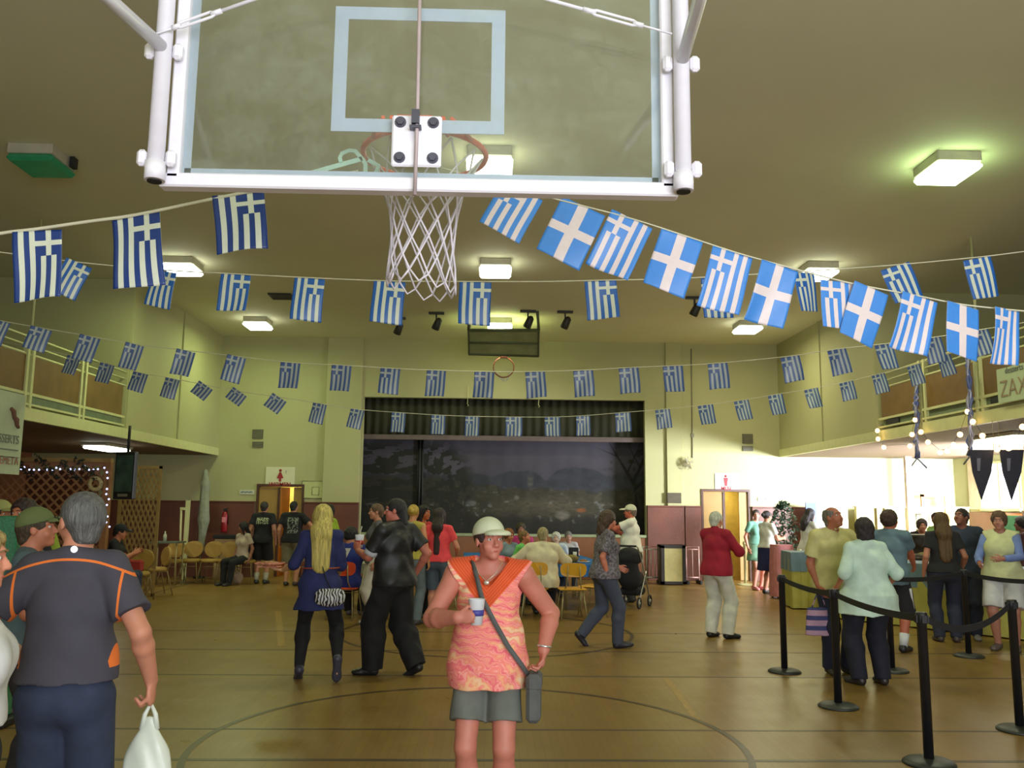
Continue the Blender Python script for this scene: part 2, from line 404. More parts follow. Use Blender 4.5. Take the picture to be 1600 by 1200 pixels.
# further lamps of the same hall behind the camera
for x in (-5.2, .1, 5.4):
    for y in (5.1, .6): area('lamp_light', (x, y, ZC-.2), (x, y, 0), (.5, .5), 10 if y > 2 else 14, (.95, 1.0, .72))
# ================================================================== near basketball backboard (seen from behind)
YBD = 2.86
m_frame = mat('white_steel_paint', (232, 230, 238), .35, var=.03, scale=20)
m_frame2 = mat('grey_under_edge', (150, 146, 150), .5)
m_padline = mat('pale_aqua_border', (192, 200, 232), .5, var=.05)
m_orange = mat('orange_rim', (236, 84, 30), .4, var=.1)
m_net = mat('white_net_cord', (214, 208, 214), .8)
m_bolt = mat('dark_bolt', (84, 84, 96), .4, .6)
m_glass = bpy.data.materials.new('backboard_glass'); m_glass.use_nodes = True
nt = m_glass.node_tree; nt.nodes.clear()
out = nt.nodes.new('ShaderNodeOutputMaterial'); tr = nt.nodes.new('ShaderNodeBsdfTransparent'); gl = nt.nodes.new('ShaderNodeBsdfGlossy'); df = nt.nodes.new('ShaderNodeBsdfDiffuse')
tr.inputs[0].default_value = (.945, .97, .92, 1); gl.inputs['Roughness'].default_value = .06; df.inputs[0].default_value = (.6, .68, .55, 1)
fr_ = nt.nodes.new('ShaderNodeFresnel'); fr_.inputs[0].default_value = 1.5
m1 = nt.nodes.new('ShaderNodeMixShader'); m2 = nt.nodes.new('ShaderNodeMixShader')
nzz = nt.nodes.new('ShaderNodeTexNoise'); nzz.inputs['Scale'].default_value = 5; nzz.inputs['Detail'].default_value = 12; nzz.inputs['Roughness'].default_value = .82
tcc = nt.nodes.new('ShaderNodeTexCoord'); nt.links.new(tcc.outputs['Object'], nzz.inputs['Vector'])
rpp = nt.nodes.new('ShaderNodeValToRGB'); rpp.color_ramp.elements[0].position = .45; rpp.color_ramp.elements[1].position = .85
rpp.color_ramp.elements[0].color = (.05, .05, .05, 1); rpp.color_ramp.elements[1].color = (.20, .20, .20, 1)
nt.links.new(nzz.outputs['Fac'], rpp.inputs['Fac']); nt.links.new(rpp.outputs['Color'], m1.inputs['Fac'])
nt.links.new(tr.outputs[0], m1.inputs[1]); nt.links.new(df.outputs[0], m1.inputs[2])
nt.links.new(fr_.outputs[0], m2.inputs['Fac']); nt.links.new(m1.outputs[0], m2.inputs[1]); nt.links.new(gl.outputs[0], m2.inputs[2]); nt.links.new(m2.outputs[0], out.inputs[0])

def B(px, py, dy=0.0): return at(px, py, YBD+dy)
bz = B(655, 300).z                    # lower edge
gx0, gx1 = B(283, 280).x, B(1031, 284).x
zt = bz+1.12
board = tag(empty('basketball_backboard', (0, YBD, bz)), 'large glass basketball backboard seen from behind in a white steel frame, with net', 'backboard')
PB = Matrix.Translation(-board.location)
def bpart(n, mb, m, parent=None):
    o = mb.build(n, m); o.parent = parent or board
    o.matrix_parent_inverse = PB if parent is None else Matrix.Identity(4); return o
bpart('glass', MB().b2((gx0-.03, YBD+.010, bz+.03), (gx1+.03, YBD+.022, zt)), m_glass)
bpart('white_border', MB().b2((gx0-.01, YBD+.023, bz+.06), (gx0+.022, YBD+.026, zt)), m_padline)
bpart('white_border', MB().b2((gx1-.022, YBD+.023, bz+.06), (gx1+.01, YBD+.026, zt)), m_padline)
bpart('white_border', MB().b2((gx0, YBD+.023, bz+.045), (gx1, YBD+.026, bz+.078)), m_padline)
# target rectangle on the far face of the glass
ta, tb = B(517, 205, .026), B(790, 17, .026)
w_ = .048
bpart('target_rectangle', MB().b2((ta.x, YBD+.023, ta.z), (ta.x+w_, YBD+.027, tb.z)).b2((tb.x-w_, YBD+.023, ta.z), (tb.x, YBD+.027, tb.z)).b2((ta.x+w_, YBD+.023, ta.z), (tb.x-w_, YBD+.027, ta.z+w_)).b2((ta.x+w_, YBD+.023, tb.z-w_), (tb.x-w_, YBD+.027, tb.z)), m_padline)
# frame
bpart('bottom_rail', MB().b2((gx0-.075, YBD-.012, bz), (gx1+.065, YBD+.045, bz+.05), bev=.006), m_frame)
for s, gx in ((-1, gx0), (1, gx1)):
    bpart('side_rail', MB().b2((gx+s*.006, YBD-.012, bz+.03), (gx+s*.05, YBD+.03, zt+.05), bev=.006), m_frame)
    xp = gx+s*.072
    bpart('hanger_pole', MB().tube([(xp, YBD-.045, bz+.005), (xp, YBD-.045, bz+.07)], .034, 18).tube([(xp, YBD-.045, bz+.06), (xp, YBD-.045, zt+1.9)], .028, 18), m_frame)
    bpart('pole_bore', MB().tube([(xp, YBD-.045, bz+.0), (xp, YBD-.045, bz+.006)], .024, 14), m_gvent)
    for zz in (bz+.085, bz+.47):
        q = MB()
        for t in (-1, 1): q.box((xp+t*.048, YBD-.04, zz), (.034, .03, .058), bev=.01)
        q.tube([(xp-.05, YBD-.02, zz), (xp+.05, YBD-.02, zz)], .012, 8)
        c = bpart('clamp', q, m_frame)
        for t in (-1, 1):
            o = MB().tube([(xp+t*.052, YBD-.06, zz), (xp+t*.052, YBD-.052, zz)], .008, 8).build('bolt', m_frame2); o.parent = c; o.matrix_parent_inverse = PB
    # diagonal brace from the pole up and towards the camera
    e = B(935 if s > 0 else 240, 95)
    tgt = at(1093, 0, YBD-.35) if s > 0 else at(172, 0, YBD-.35)
    st = Vector((xp, YBD-.07, bz+.475)); dr = (tgt-st)
    bpart('brace', MB().tube([st, st+dr*3.2], .022, 14), m_frame)
# steel stay rods with turnbuckles, upper corners to the middle
for s, gx in ((-1, gx0), (1, gx1)):
    a = B(232, 57, -.08) if s < 0 else B(1050, 53, -.08)
    b = B(400, -2, -.10) if s < 0 else B(845, -4, -.10)
    d = (b-a)
    q = MB().tube([a, a+d*.3], .004, 8).tube([a+d*.62, a+d*1.9], .006, 8)
    bpart('stay_rod', q, m_frame)
    u = d.normalized(); n = Vector((0, -1, 0)).cross(u).normalized()
    q = MB()
    for t in (-1, 1): q.tube([a+d*.24, a+d*.3+n*t*.009, a+d*.58+n*t*.009, a+d*.64], .005, 8)
    q.tube([a+d*.22, a+d*.3], .009, 8).tube([a+d*.58, a+d*.68], .009, 8)
    bpart('turnbuckle', q, m_frame)
# rim plate and rim
pa, pb = B(611, 261, -.01), B(691, 183, -.01)
bpart('mounting_plate', MB().b2((pa.x, YBD-.022, pa.z), (pb.x, YBD-.008, pb.z), bev=.006), m_frame)
for fx in (.17, .83):
    for fz in (.16, .85):
        x = pa.x+(pb.x-pa.x)*fx; z = pa.z+(pb.z-pa.z)*fz
        bpart('bolt', MB().tube([(x, YBD-.022, z), (x, YBD-.026, z)], .020, 14).tube([(x, YBD-.026, z), (x, YBD-.036, z)], .013, 6), m_bolt)
cx = B(651, 200).x
bpart('centre_rod', MB().tube([at(657, -60, YBD-.05), at(652, 184, YBD-.045), at(648, 305, YBD-.03)], .0065, 8), mat('mauve_grey_rod', (176, 160, 160), .5))
bpart('rod_shackle', MB().b2((cx-.013, YBD-.06, pb.z-.045), (cx+.013, YBD-.03, pb.z+.004)).b2((cx-.02, YBD-.055, pb.z-.06), (cx+.02, YBD-.03, pb.z-.05)), m_bolt)
rc = Vector((at(664, 243, YBD+.39).x, YBD+.385, at(664, 243, YBD+.385).z)); rr = .24
bpart('rim', MB().tube([rc+Vector((rr*math.cos(a), rr*math.sin(a), 0)) for a in [2*math.pi*k/48 for k in range(48)]], .011, 8, closed=True), m_orange)
q = MB()
for s in (-1, 1): q.tube([(rc.x+s*.09, YBD+.03, rc.z-.01), (rc.x+s*.10, rc.y-rr*.9, rc.z-.01)], .009, 8).tube([(rc.x+s*.12, YBD+.03, rc.z-.01), (rc.x+s*.2, rc.y-rr*.5, rc.z)], .007, 8)
bpart('rim_bracket', q.b2((rc.x-.07, YBD+.028, rc.z-.07), (rc.x+.05, YBD+.04, rc.z-.0)), m_orange)
# net: diamonds of cord, flared at the top, a little lopsided
q = MB(); NN = 12; NL = 7
def netp(i, l, ph):
    t = l/NL; a = 2*math.pi*(i+ph)/NN
    r = [.226, .185, .155, .136, .125, .122, .128, .135][l]
    return rc+Vector((r*math.cos(a)-.0*t, r*math.sin(a), -.01-.50*t+.01*math.sin(3*a+l)-.02*t*math.cos(a)))
for i in range(NN):
    for s in (-1, 1):
        pts = []
        for l in range(NL+1):
            pts.append(netp(i, l, s*.5*l))
        q.tube(pts, .0042, 5)
    a1, a2 = netp(i, NL, s*.5*NL), netp(i+1, NL, s*.5*NL)
    q.tube([a1, (a1+a2)/2+Vector((0, 0, -.035)), a2], .0042, 5)
bpart('net', q, m_net)
# pale ribbon tied on the rim
q = MB()
def ribbon(q, pts, w):
    n = len(pts); vs = []
    for i, p in enumerate(pts):
        p = Vector(p); t = (Vector(pts[min(i+1, n-1)])-Vector(pts[max(i-1, 0)])).normalized(); s = t.cross(Vector((0, 1, 0)))
        if s.length < .05: s = Vector((1, 0, 0))
        s.normalize(); vs += [p-s*w/2+Vector((0, .001, 0)), p+s*w/2+Vector((0, .001, 0)), p+s*w/2-Vector((0, .001, 0)), p-s*w/2-Vector((0, .001, 0))]
    fs = []
    for i in range(n-1):
        for k in range(4): fs.append((4*i+k, 4*i+(k+1) % 4, 4*i+4+(k+1) % 4, 4*i+4+k))
    fs += [(3, 2, 1, 0), (4*n-4, 4*n-3, 4*n-2, 4*n-1)]
    q.add(vs, fs, 0, False)
YR = rc.y-.16
A_ = lambda x, y: at(x, y, YR)
ribbon(q, [A_(438, 281), A_(480, 272), A_(530, 258), A_(566, 248)], .018)
ribbon(q, [A_(566, 248), A_(555, 236), A_(545, 235), A_(534, 240), A_(531, 247), A_(533, 254)], .015)
ribbon(q, [A_(566, 248), A_(571, 256), A_(571, 270), A_(571, 284)], .016)
ribbon(q, [A_(575, 250), A_(592, 259), A_(586, 272), A_(581, 283)], .016)
tag(q.build('ribbon', mat('pale_blue_ribbon', (176, 206, 200), .4)), 'pale blue ribbon tied on the orange rim behind the glass', 'ribbon')
# ================================================================== far backboard folded up under the ceiling
m_far = mat('far_board_green_grey', (150, 160, 112), .35, var=.2, scale=3)
m_fard = mat('far_board_dark_steel', (84, 92, 62), .5)
a, b = at(732, 516, 17.6), at(842, 516, 17.6); c, d = at(841, 556, 18.55), at(733, 553, 18.55)
fb = tag(empty('folded_backboard', ((a+b)/2)), 'far basketball backboard folded up under the ceiling above the stage', 'backboard')
PF = Matrix.Translation(-fb.location)
def fpart(n, mb, m): o = mb.build(n, m); o.parent = fb; o.matrix_parent_inverse = PF; return o
nn = (b-a).cross(d-a).normalized()
fpart('board', MB().prism([a, b, c, d], nn*.03), m_far)
fpart('frame', MB().tube([a, b, c, d], .035, 6, closed=True).tube([(a+d)/2, (b+c)/2], .03, 6), m_fard)
fpart('hanger_pole', MB().tube([a, (a.x+.05, a.y-.3, ZC)], .03, 8), m_fard); fpart('hanger_pole', MB().tube([b, (b.x-.05, b.y-.3, ZC)], .03, 8), m_fard)
fpart('hanger_pole', MB().tube([c, (c.x, c.y+.2, ZC)], .025, 8), m_fard); fpart('hanger_pole', MB().tube([d, (d.x, d.y+.2, ZC)], .025, 8), m_fard)
rcx = at(787, 574, 18.65)
fpart('rim', MB().tube([rcx+Vector((.225*math.cos(t), .03*math.sin(t), .225*math.sin(t))) for t in [2*math.pi*k/32 for k in range(32)]], .014, 6, closed=True), mat('faded_rim', (150, 84, 58), .5))
fpart('rim_plate', MB().b2((rcx.x-.08, rcx.y-.05, rcx.z+.22), (rcx.x+.08, rcx.y+.05, rcx.z+.42)), mat('faded_rim', (150, 84, 58), .5))
q = MB()
for k in range(10):
    t = math.pi*(1.1+.8*k/9); q.tube([rcx+Vector((.22*math.cos(t), 0, .22*math.sin(t))), rcx+Vector((.10*math.cos(t+.3), 0, .22*math.sin(t)-.10))], .006, 4)
fpart('net', q, m_net)
# ================================================================== ceiling fittings
m_spot = mat('dark_spotlight', (38, 36, 26), .5)
for (x, y, l) in ((682, 497, 'dark tilted spotlight left of the folded backboard'), (825, 494, 'dark spotlight just right of the far middle lamp'), (883, 495, 'dark spotlight between the middle lamp and hanging flags at right'), (1085, 473, 'dark spotlight hanging beside the large flags at right'), (622, 505, 'small dark spotlight below a hanging flag at left centre')):
    p = atZ(x, y-9, ZC); r = tag(empty('spotlight', (p.x, p.y, ZC)), l, 'spotlight')
    MB().b2((-.16, -.05, -.04), (.16, .05, 0)).build('mounting_bar', m_spot, r)
    MB().b2((-.015, -.02, -.16), (.015, .02, -.04)).build('yoke', m_spot, r)
    MB().lathe([(.03, .14), (.07, .10), (.085, -.1), (.075, -.12)], (.02, 0, -.25), 14, rot=Matrix.Rotation(R(24), 3, 'Y') @ Matrix.Rotation(R(20), 3, 'X')).build('can', m_spot, r)
for (x0, y0, x1, y1, l) in ((418, 459, 462, 468, 'dark slot vent in the ceiling beside the second string of flags'), (392, 530, 500, 535, 'long thin dark ceiling vent near the stage wall')):
    p, q_ = atZ(x0, y0, ZC-.02), atZ(x1, y1, ZC-.02)
    o = empty('ceiling_vent', ((p.x+q_.x)/2, (p.y+q_.y)/2, ZC-.025)); tag(o, l, 'vent')
    w, h = abs(q_.x-p.x), max(.22, abs(q_.y-p.y))
    MB().box((0, 0, .01), (w, h, .03)).build('vent_frame', m_spot, o)
    for k in range(4): MB().box((0, -h*.36+h*.24*k, -.01), (w*.94, .02, .02)).build('slat', mat('vent_slat', (66, 62, 46), .5), o)
# ================================================================== stage: valance, batten and painted backdrop
m_val = mat('dark_green_valance', (44, 44, 24), .9, var=.2, scale=3)
def curtain(nm, x0, x1, y, z0, z1, m, folds, amp, lb):
    n = folds*6; vs = []; fs = []
    for i in range(n+1):
        x = x0+(x1-x0)*i/n; yy = y+amp*math.sin(i/6*2*math.pi)
        for z in (z0, z1): vs += [(x, yy, z), (x, yy+.015, z)]
    for i in range(n):
        k = 4*i; fs += [(k, k+4, k+6, k+2), (k+1, k+3, k+7, k+5), (k+2, k+6, k+7, k+3), (k, k+1, k+5, k+4)]
    fs += [(0, 2, 3, 1), (4*n, 4*n+1, 4*n+3, 4*n+2)]
    return tag(MB().add(vs, fs, 0, True).build(nm, m), lb, 'curtain')
zv = at(790, 681, YB+.25).z; zb = at(790, 689, YB+.25).z
curtain('stage_valance', sx0-.1, sx1+.1, YB+.3, zv-.05, sz1+.12, m_val, 34, .025, 'dark olive pleated valance across the top of the stage')
tag(MB().b2((sx0-.1, YB+.24, zb), (sx1+.1, YB+.27, zv), bev=.01).build('stage_batten', mat('mauve_grey_batten', (92, 78, 74), .7)), 'mauve grey horizontal batten under the stage valance', 'batten')
for x in (731, 842):
    p = at(x, 622, YB-.02); tag(MB().tube([(p.x, YB-.02, sz1+.3), (p.x, YB-.02, sz1), (p.x-.01, YB-.03, sz1-.14), (p.x+.02, YB-.03, sz1-.18), (p.x-.01, YB-.03, sz1-.2)], .007, 5).build('dangling_cord', m_cream), 'pale cord end dangling over the %s half of the stage valance' % ('left' if x < 800 else 'right'), 'cord')
# backdrop landscape painted on cloth
def backdrop(nm, x0, x1, y, z0, z1, nx, nz, fn, lb):
    vs = [(x0+(x1-x0)*i/nx, y+.003*math.sin(i*.2), z0+(z1-z0)*j/nz) for i in range(nx+1) for j in range(nz+1)]
    fs = [(i*(nz+1)+j, (i+1)*(nz+1)+j, (i+1)*(nz+1)+j+1, i*(nz+1)+j+1) for i in range(nx) for j in range(nz)]
    me = bpy.data.meshes.new(nm); me.from_pydata(vs, [], fs)
    ca = me.color_attributes.new('paint', 'FLOAT_COLOR', 'POINT')
    U, V = np.meshgrid(np.linspace(0, 1, nx+1), np.linspace(0, 1, nz+1), indexing='ij')
    col = fn(U, V); arr = np.ones((U.size, 4), np.float32); arr[:, :3] = col.reshape(-1, 3)
    ca.data.foreach_set('color', arr.ravel())
    m = bpy.data.materials.new(nm+'_paint'); m.use_nodes = True
    at_ = m.node_tree.nodes.new('ShaderNodeAttribute'); at_.attribute_name = 'paint'
    m.node_tree.links.new(at_.outputs['Color'], m.node_tree.nodes['Principled BSDF'].inputs['Base Color']); m.node_tree.nodes['Principled BSDF'].inputs['Roughness'].default_value = .9
    me.materials.append(m); me.polygons.foreach_set('use_smooth', [True]*len(fs))
    o = bpy.data.objects.new(nm, me); C.objects.link(o)
    return tag(o, lb, 'backdrop')
rng = np.random.RandomState(7)
def vnoise(U, V, sc, seed, oct=4):
    r = np.zeros_like(U); amp = 1; tot = 0
    for o in range(oct):
        g = np.random.RandomState(seed+o).rand(80, 80); s = sc*2**o
        x = (U*s*1.9) % 78; y = (V*s) % 78; xi = x.astype(int); yi = y.astype(int); fx = x-xi; fy = y-yi; fx = fx*fx*(3-2*fx); fy = fy*fy*(3-2*fy)
        r += amp*((g[xi, yi]*(1-fx)+g[xi+1, yi]*fx)*(1-fy)+(g[xi, yi+1]*(1-fx)+g[xi+1, yi+1]*fx)*fy); tot += amp; amp *= .55
    return r/tot
def L3(c): return np.array(lin(c))
def paint(U, V):
    n = vnoise(U, V, 5, 3); n2 = vnoise(U, V, 16, 9); n3 = vnoise(U, V*2, 34, 19, 2)
    sky = L3((72, 68, 76))*(1.05-.35*(1-V)[..., None])*(.8+.4*n[..., None])
    col = sky
    def layer(col, mask, c, tex):
        m = np.clip(mask, 0, 1)[..., None]; return col*(1-m)+L3(c)*(.55+.9*tex[..., None])*m
    h1 = .58+.10*np.abs(np.sin(U*11+.5))*np.exp(-((U-.66)/.3)**2)+.12*(vnoise(U, V*0+.3, 7, 31)-.5)
    col = layer(col, (h1-V)*60, (50, 52, 58), n2)
    h2 = .46+.12*(vnoise(U, V*0+.7, 9, 41)-.5)+.10*np.exp(-((U-.05)/.18)**2)
    col = layer(col, (h2-V)*40, (50, 48, 34), n2)
    col = layer(col, ((n2-.52)*9)*(V < h2), (58, 54, 42), n3)
    h3 = .20+.14*(vnoise(U, V*0+.2, 12, 51)-.5)
    col = layer(col, (h3-V)*25, (34, 32, 22), n2)
    # meadow clearing and pale rocks
    col = layer(col, np.exp(-((U-.55)/.22)**2-((V-.28)/.10)**2)*.8, (84, 76, 58), n3)
    col = layer(col, (vnoise(U, V, 22, 77, 3)-.66)*14*np.exp(-((V-.27)/.12)**2), (92, 90, 84), n3)
    for (u, v, a_, b_, c_) in ((.20, .30, .03, .035, (116, 116, 112)), (.60, .19, .035, .05, (104, 98, 84)), (.68, .24, .024, .022, (120, 70, 34)), (.46, .52, .015, .07, (74, 72, 66))):
        col = layer(col, 1.2-((U-u)/a_)**2-((V-v)/b_)**2, c_, n3)
    # big trees: left mass and the bare branching tree at right
    col = layer(col, (1.1-((U-.03)/.2)**2-((V-.45)/.5)**2)*2*(n2 > .42), (30, 30, 20), n2)
    def limb(col, p, q_, w):
        px, pv = p; qx, qv = q_; dx, dv = (qx-px)*2.2, qv-pv; t = np.clip((((U-px)*2.2)*dx+(V-pv)*dv)/(dx*dx+dv*dv), 0, 1)
        d = np.hypot((U-px)*2.2-t*dx, V-pv-t*dv); return layer(col, (w*(1.15-.8*t)-d)*120, (26, 23, 20), n2)
    for p, q_, w in (((.93, 0), (.91, .55), .03), ((.91, .5), (.80, .93), .02), ((.91, .55), (.99, .95), .02), ((.88, .62), (.95, .98), .012), ((.84, .78), (.74, .88), .01), ((.91, .45), (1.0, .65), .014), ((.93, .7), (.87, .97), .01)): col = limb(col, p, q_, w)
    col = layer(col, ((vnoise(U, V, 26, 88, 3)-.55)*8)*np.exp(-((U-.93)/.12)**2-((V-.6)/.4)**2), (40, 40, 24), n3)
    return np.clip(col*.8, 0, 1)
def paint_left(U, V): return paint(U*.12, V)*.75
xs = at(661, 700, YB+.62).x
backdrop('painted_backdrop', xs+.02, sx1+.35, YB+.62, sz0, zb+.2, 420, 170, paint, 'dark painted landscape backdrop with hills and bare tree on the stage')
backdrop('painted_side_flat', sx0-.35, xs-.10, YB+.55, sz0, zb+.2, 110, 150, paint_left, 'darker painted side panel at the left end of the stage')
curtain('stage_leg_curtain', xs-.12, xs+.03, YB+.5, sz0, zb+.3, m_black, 2, .02, 'narrow black curtain strip between the two painted stage panels')
# ================================================================== things on the back wall
def wall_thing(nm, px, py, lb, cat, dy=0.0):
    p = at(px, py, YB-dy); return tag(empty(nm, (p.x, p.y, p.z)), lb, cat), p
m_grille = mat('grey_grille', (118, 116, 92), .5); m_grilled = mat('grille_dark', (66, 66, 50), .6)
for (x, y0, y1, side) in ((403, 671, 685, 'left'), (403, 690, 699, 'left'), (1168, 678, 693, 'right'), (1168, 697, 705, 'right')):
    up = 'upper' if y1-y0 > 11 else 'lower'
    r, p = wall_thing('wall_vent', x, (y0+y1)/2, '%s of the two grey wall vents %s of the stage' % (up, side), 'vent')
    h = (y1-y0)/65.5; w = .25
    MB().b2((-w/2, -.03, -h/2), (w/2, 0, h/2)).build('vent_frame', m_grilled, r)
    n = max(3, int(h/.03))
    for k in range(n): MB().box((0, -.035, -h/2+h*(k+.5)/n), (w*.94, .012, h/n*.5)).build('slat', m_grille, r)
m_red = mat('red_lettering', (150, 34, 40), .6); m_blue = mat('blue_lettering', (70, 84, 120), .6); m_signw = mat('pale_sign_board', (206, 204, 168), .6, var=.03)
def stickfig(r, x, z, h, woman):
    q = MB(); q.lathe([(.001, 0), (h*.11, 0), (h*.11, .006), (.001, .006)], (x, -.014, z+h*.86), 14, rot=Matrix.Rotation(R(90), 3, 'X'))
    y = -.018
    if woman: q.prism([(x-h*.07, y, z+h*.72), (x+h*.07, y, z+h*.72), (x+h*.26, y, z+h*.26), (x-h*.26, y, z+h*.26)], (0, -.006, 0)); q.prism([(x-h*.09, y, z), (x+h*.09, y, z), (x+h*.09, y, z+h*.27), (x-h*.09, y, z+h*.27)], (0, -.006, 0))
    else: q.prism([(x-h*.2, y, z+h*.73), (x-h*.14, y, z+h*.4), (x-h*.11, y, z), (x+h*.11, y, z), (x+h*.14, y, z+h*.4), (x+h*.2, y, z+h*.73)], (0, -.006, 0))
    o = q.build('pictogram', m_red); o.parent = r
MT = lambda x, z: frame_mat((x, -.02, z), (1, 0, 0), (0, 0, 1))
r, p = wall_thing('restroom_sign', 438, 747, 'pale restroom sign with a red woman figure above the left door', 'sign', .01)
MB().b2((-.34, -.012, -.20), (.34, 0, .26)).build('board', m_signw, r); stickfig(r, 0, -.08, .30, True)
text_mesh('WOMEN', .13, 'lettering', m_red, r, MT(0, -.15), .003, bold=.002); text_mesh('?', .1, 'small_mark', m_blue, r, MT(.13, .14), .003)
r, p = wall_thing('restroom_sign', 1134, 754, 'pale restroom sign with a red man figure above the right door', 'sign', .01)
MB().b2((-.26, -.012, -.19), (.34, 0, .22)).build('board', mat('white_sign_board', (214, 212, 204), .6, var=.03), r); stickfig(r, 0, -.08, .27, False)
text_mesh('MEN', .12, 'lettering', m_red, r, MT(0, -.14), .003, bold=.002)
for (x, y, l) in ((386, 769, 'left'), (1195, 780, 'right')):
    r, p = wall_thing('small_notice', x, y, 'small notice with faint blue lettering beside the %s doorway' % l, 'notice', .01)
    MB().b2((-.17, -.01, -.05), (.17, 0, .05)).build('card', mat('notice_card', (196, 198, 170), .6, var=.03), r)
    q = MB()
    for k in range(9): q.b2((-.14+k*.031, -.014, -.02+.006*(k % 3)), (-.12+k*.031, -.01, .012+.006*((k*5) % 3)))
    q.build('lettering', m_blue, r)
r, p = wall_thing('framed_map', 488, 765, 'faint outlined board right of the left doorway', 'board', .01)
q = MB(); q.b2((-.24, -.015, -.2), (.24, 0, .2)); q.build('board', mat('yellow_green_board', (180, 182, 122), .6, var=.03), r)
q = MB(); q.tube([(-.24, -.02, -.2), (.24, -.02, -.2), (.24, -.02, .2), (-.24, -.02, .2)], .008, 4, closed=True); q.tube([(.0, -.02, -.12), (.16, -.02, -.12), (.16, -.02, .06), (0, -.02, .06)], .006, 4, closed=True)
q.build('border', mat('faint_outline', (124, 128, 84), .6), r)
r, p = wall_thing('red_wall_plaque', 0, 0, 'x', 'plaque')
bpy.data.objects.remove(r)
pp = atX(96, 527, XLL+.02); tag(MB().b2((XLL, pp.y-.16, pp.z-.28), (XLL+.03, pp.y+.16, pp.z+.2), bev=.005).build('wall_plaque', mat('red_brown_plaque', (122, 58, 44), .5)), 'small red brown plaque on the left gallery wall', 'plaque')
# fan and conduit
tag(MB().tube([at(1080, 545, YB-.02), at(1081, 612, YB-.02), at(1082, 716, YB-.02)], .012, 6).b2(at(1080, 677, YB-.03), at(1084, 683, YB)).build('conduit', m_grille), 'thin conduit running down the wall right of the stage', 'conduit')
r, p = wall_thing('wall_fan', 1075, 724, 'oscillating fan on the wall at the right of the stage', 'fan', .16)
q = MB()
for k in range(5): q.tube([(.16*f*math.cos(t), -.06*math.cos(f*1.5), .16*f*math.sin(t)) for f in [1-.22*k] for t in [2*math.pi*j/20 for j in range(20)]], .004, 5, closed=True)
for k in range(12): t = 2*math.pi*k/12; q.tube([(0, -.07, 0), (.1*math.cos(t), -.05, .1*math.sin(t)), (.16*math.cos(t), 0, .16*math.sin(t)), (.1*math.cos(t), .06, .1*math.sin(t))], .0035, 5)
q.build('cage', mat('beige_fan', (176, 166, 124), .5), r)
MB().lathe([(.03, -.03), (.055, 0), (.05, .09), (.02, .12)], (0, .0, 0), 14, rot=Matrix.Rotation(R(-90), 3, 'X')).build('motor', m_grille, r)
for k in range(4):
    t = 2*math.pi*k/4+.4; MB().box((.07*math.cos(t), -.02, .07*math.sin(t)), (.12, .006, .06), rot=Matrix.Rotation(-t, 3, 'Y') @ Matrix.Rotation(R(22), 3, 'X')).build('blade', mat('fan_blade', (140, 134, 110), .4), r)
MB().b2((-.03, .1, -.08), (.03, .16, .08)).build('bracket', m_grille, r)
r, p = wall_thing('speaker_grille', 1053, 778, 'dark square grille above the wainscot right of the stage', 'grille', .075)
MB().b2((-.17, -.03, -.12), (.17, 0, .12), bev=.005).build('frame', mat('olive_dark', (66, 58, 36), .6), r)
for k in range(7): MB().box((0, -.032, -.095+k*.032), (.3, .01, .014)).build('slat', mat('olive_slat', (86, 76, 50), .6), r)
# fire extinguisher
r, p = wall_thing('fire_extinguisher', 351, 812, 'red fire extinguisher hung on the brown wainscot at left', 'extinguisher', .17)
MB().lathe([(.06, -.28), (.07, -.26), (.07, .1), (.05, .17), (.02, .19)], (0, 0, 0), 16).build('cylinder', mat('extinguisher_red', (150, 30, 36), .3), r)
MB().b2((-.03, -.03, .19), (.03, .03, .25)).tube([(0, 0, .24), (.07, -.02, .27)], .01, 6).build('valve', m_black, r)
MB().box((0, -.07, .0), (.08, .01, .12)).build('paper_label', mat('pink_label', (214, 120, 130), .6), r)
MB().tube([(.03, 0, .22), (.09, -.02, .1), (.08, -.02, -.1)], .01, 6).build('hose', m_black, r)
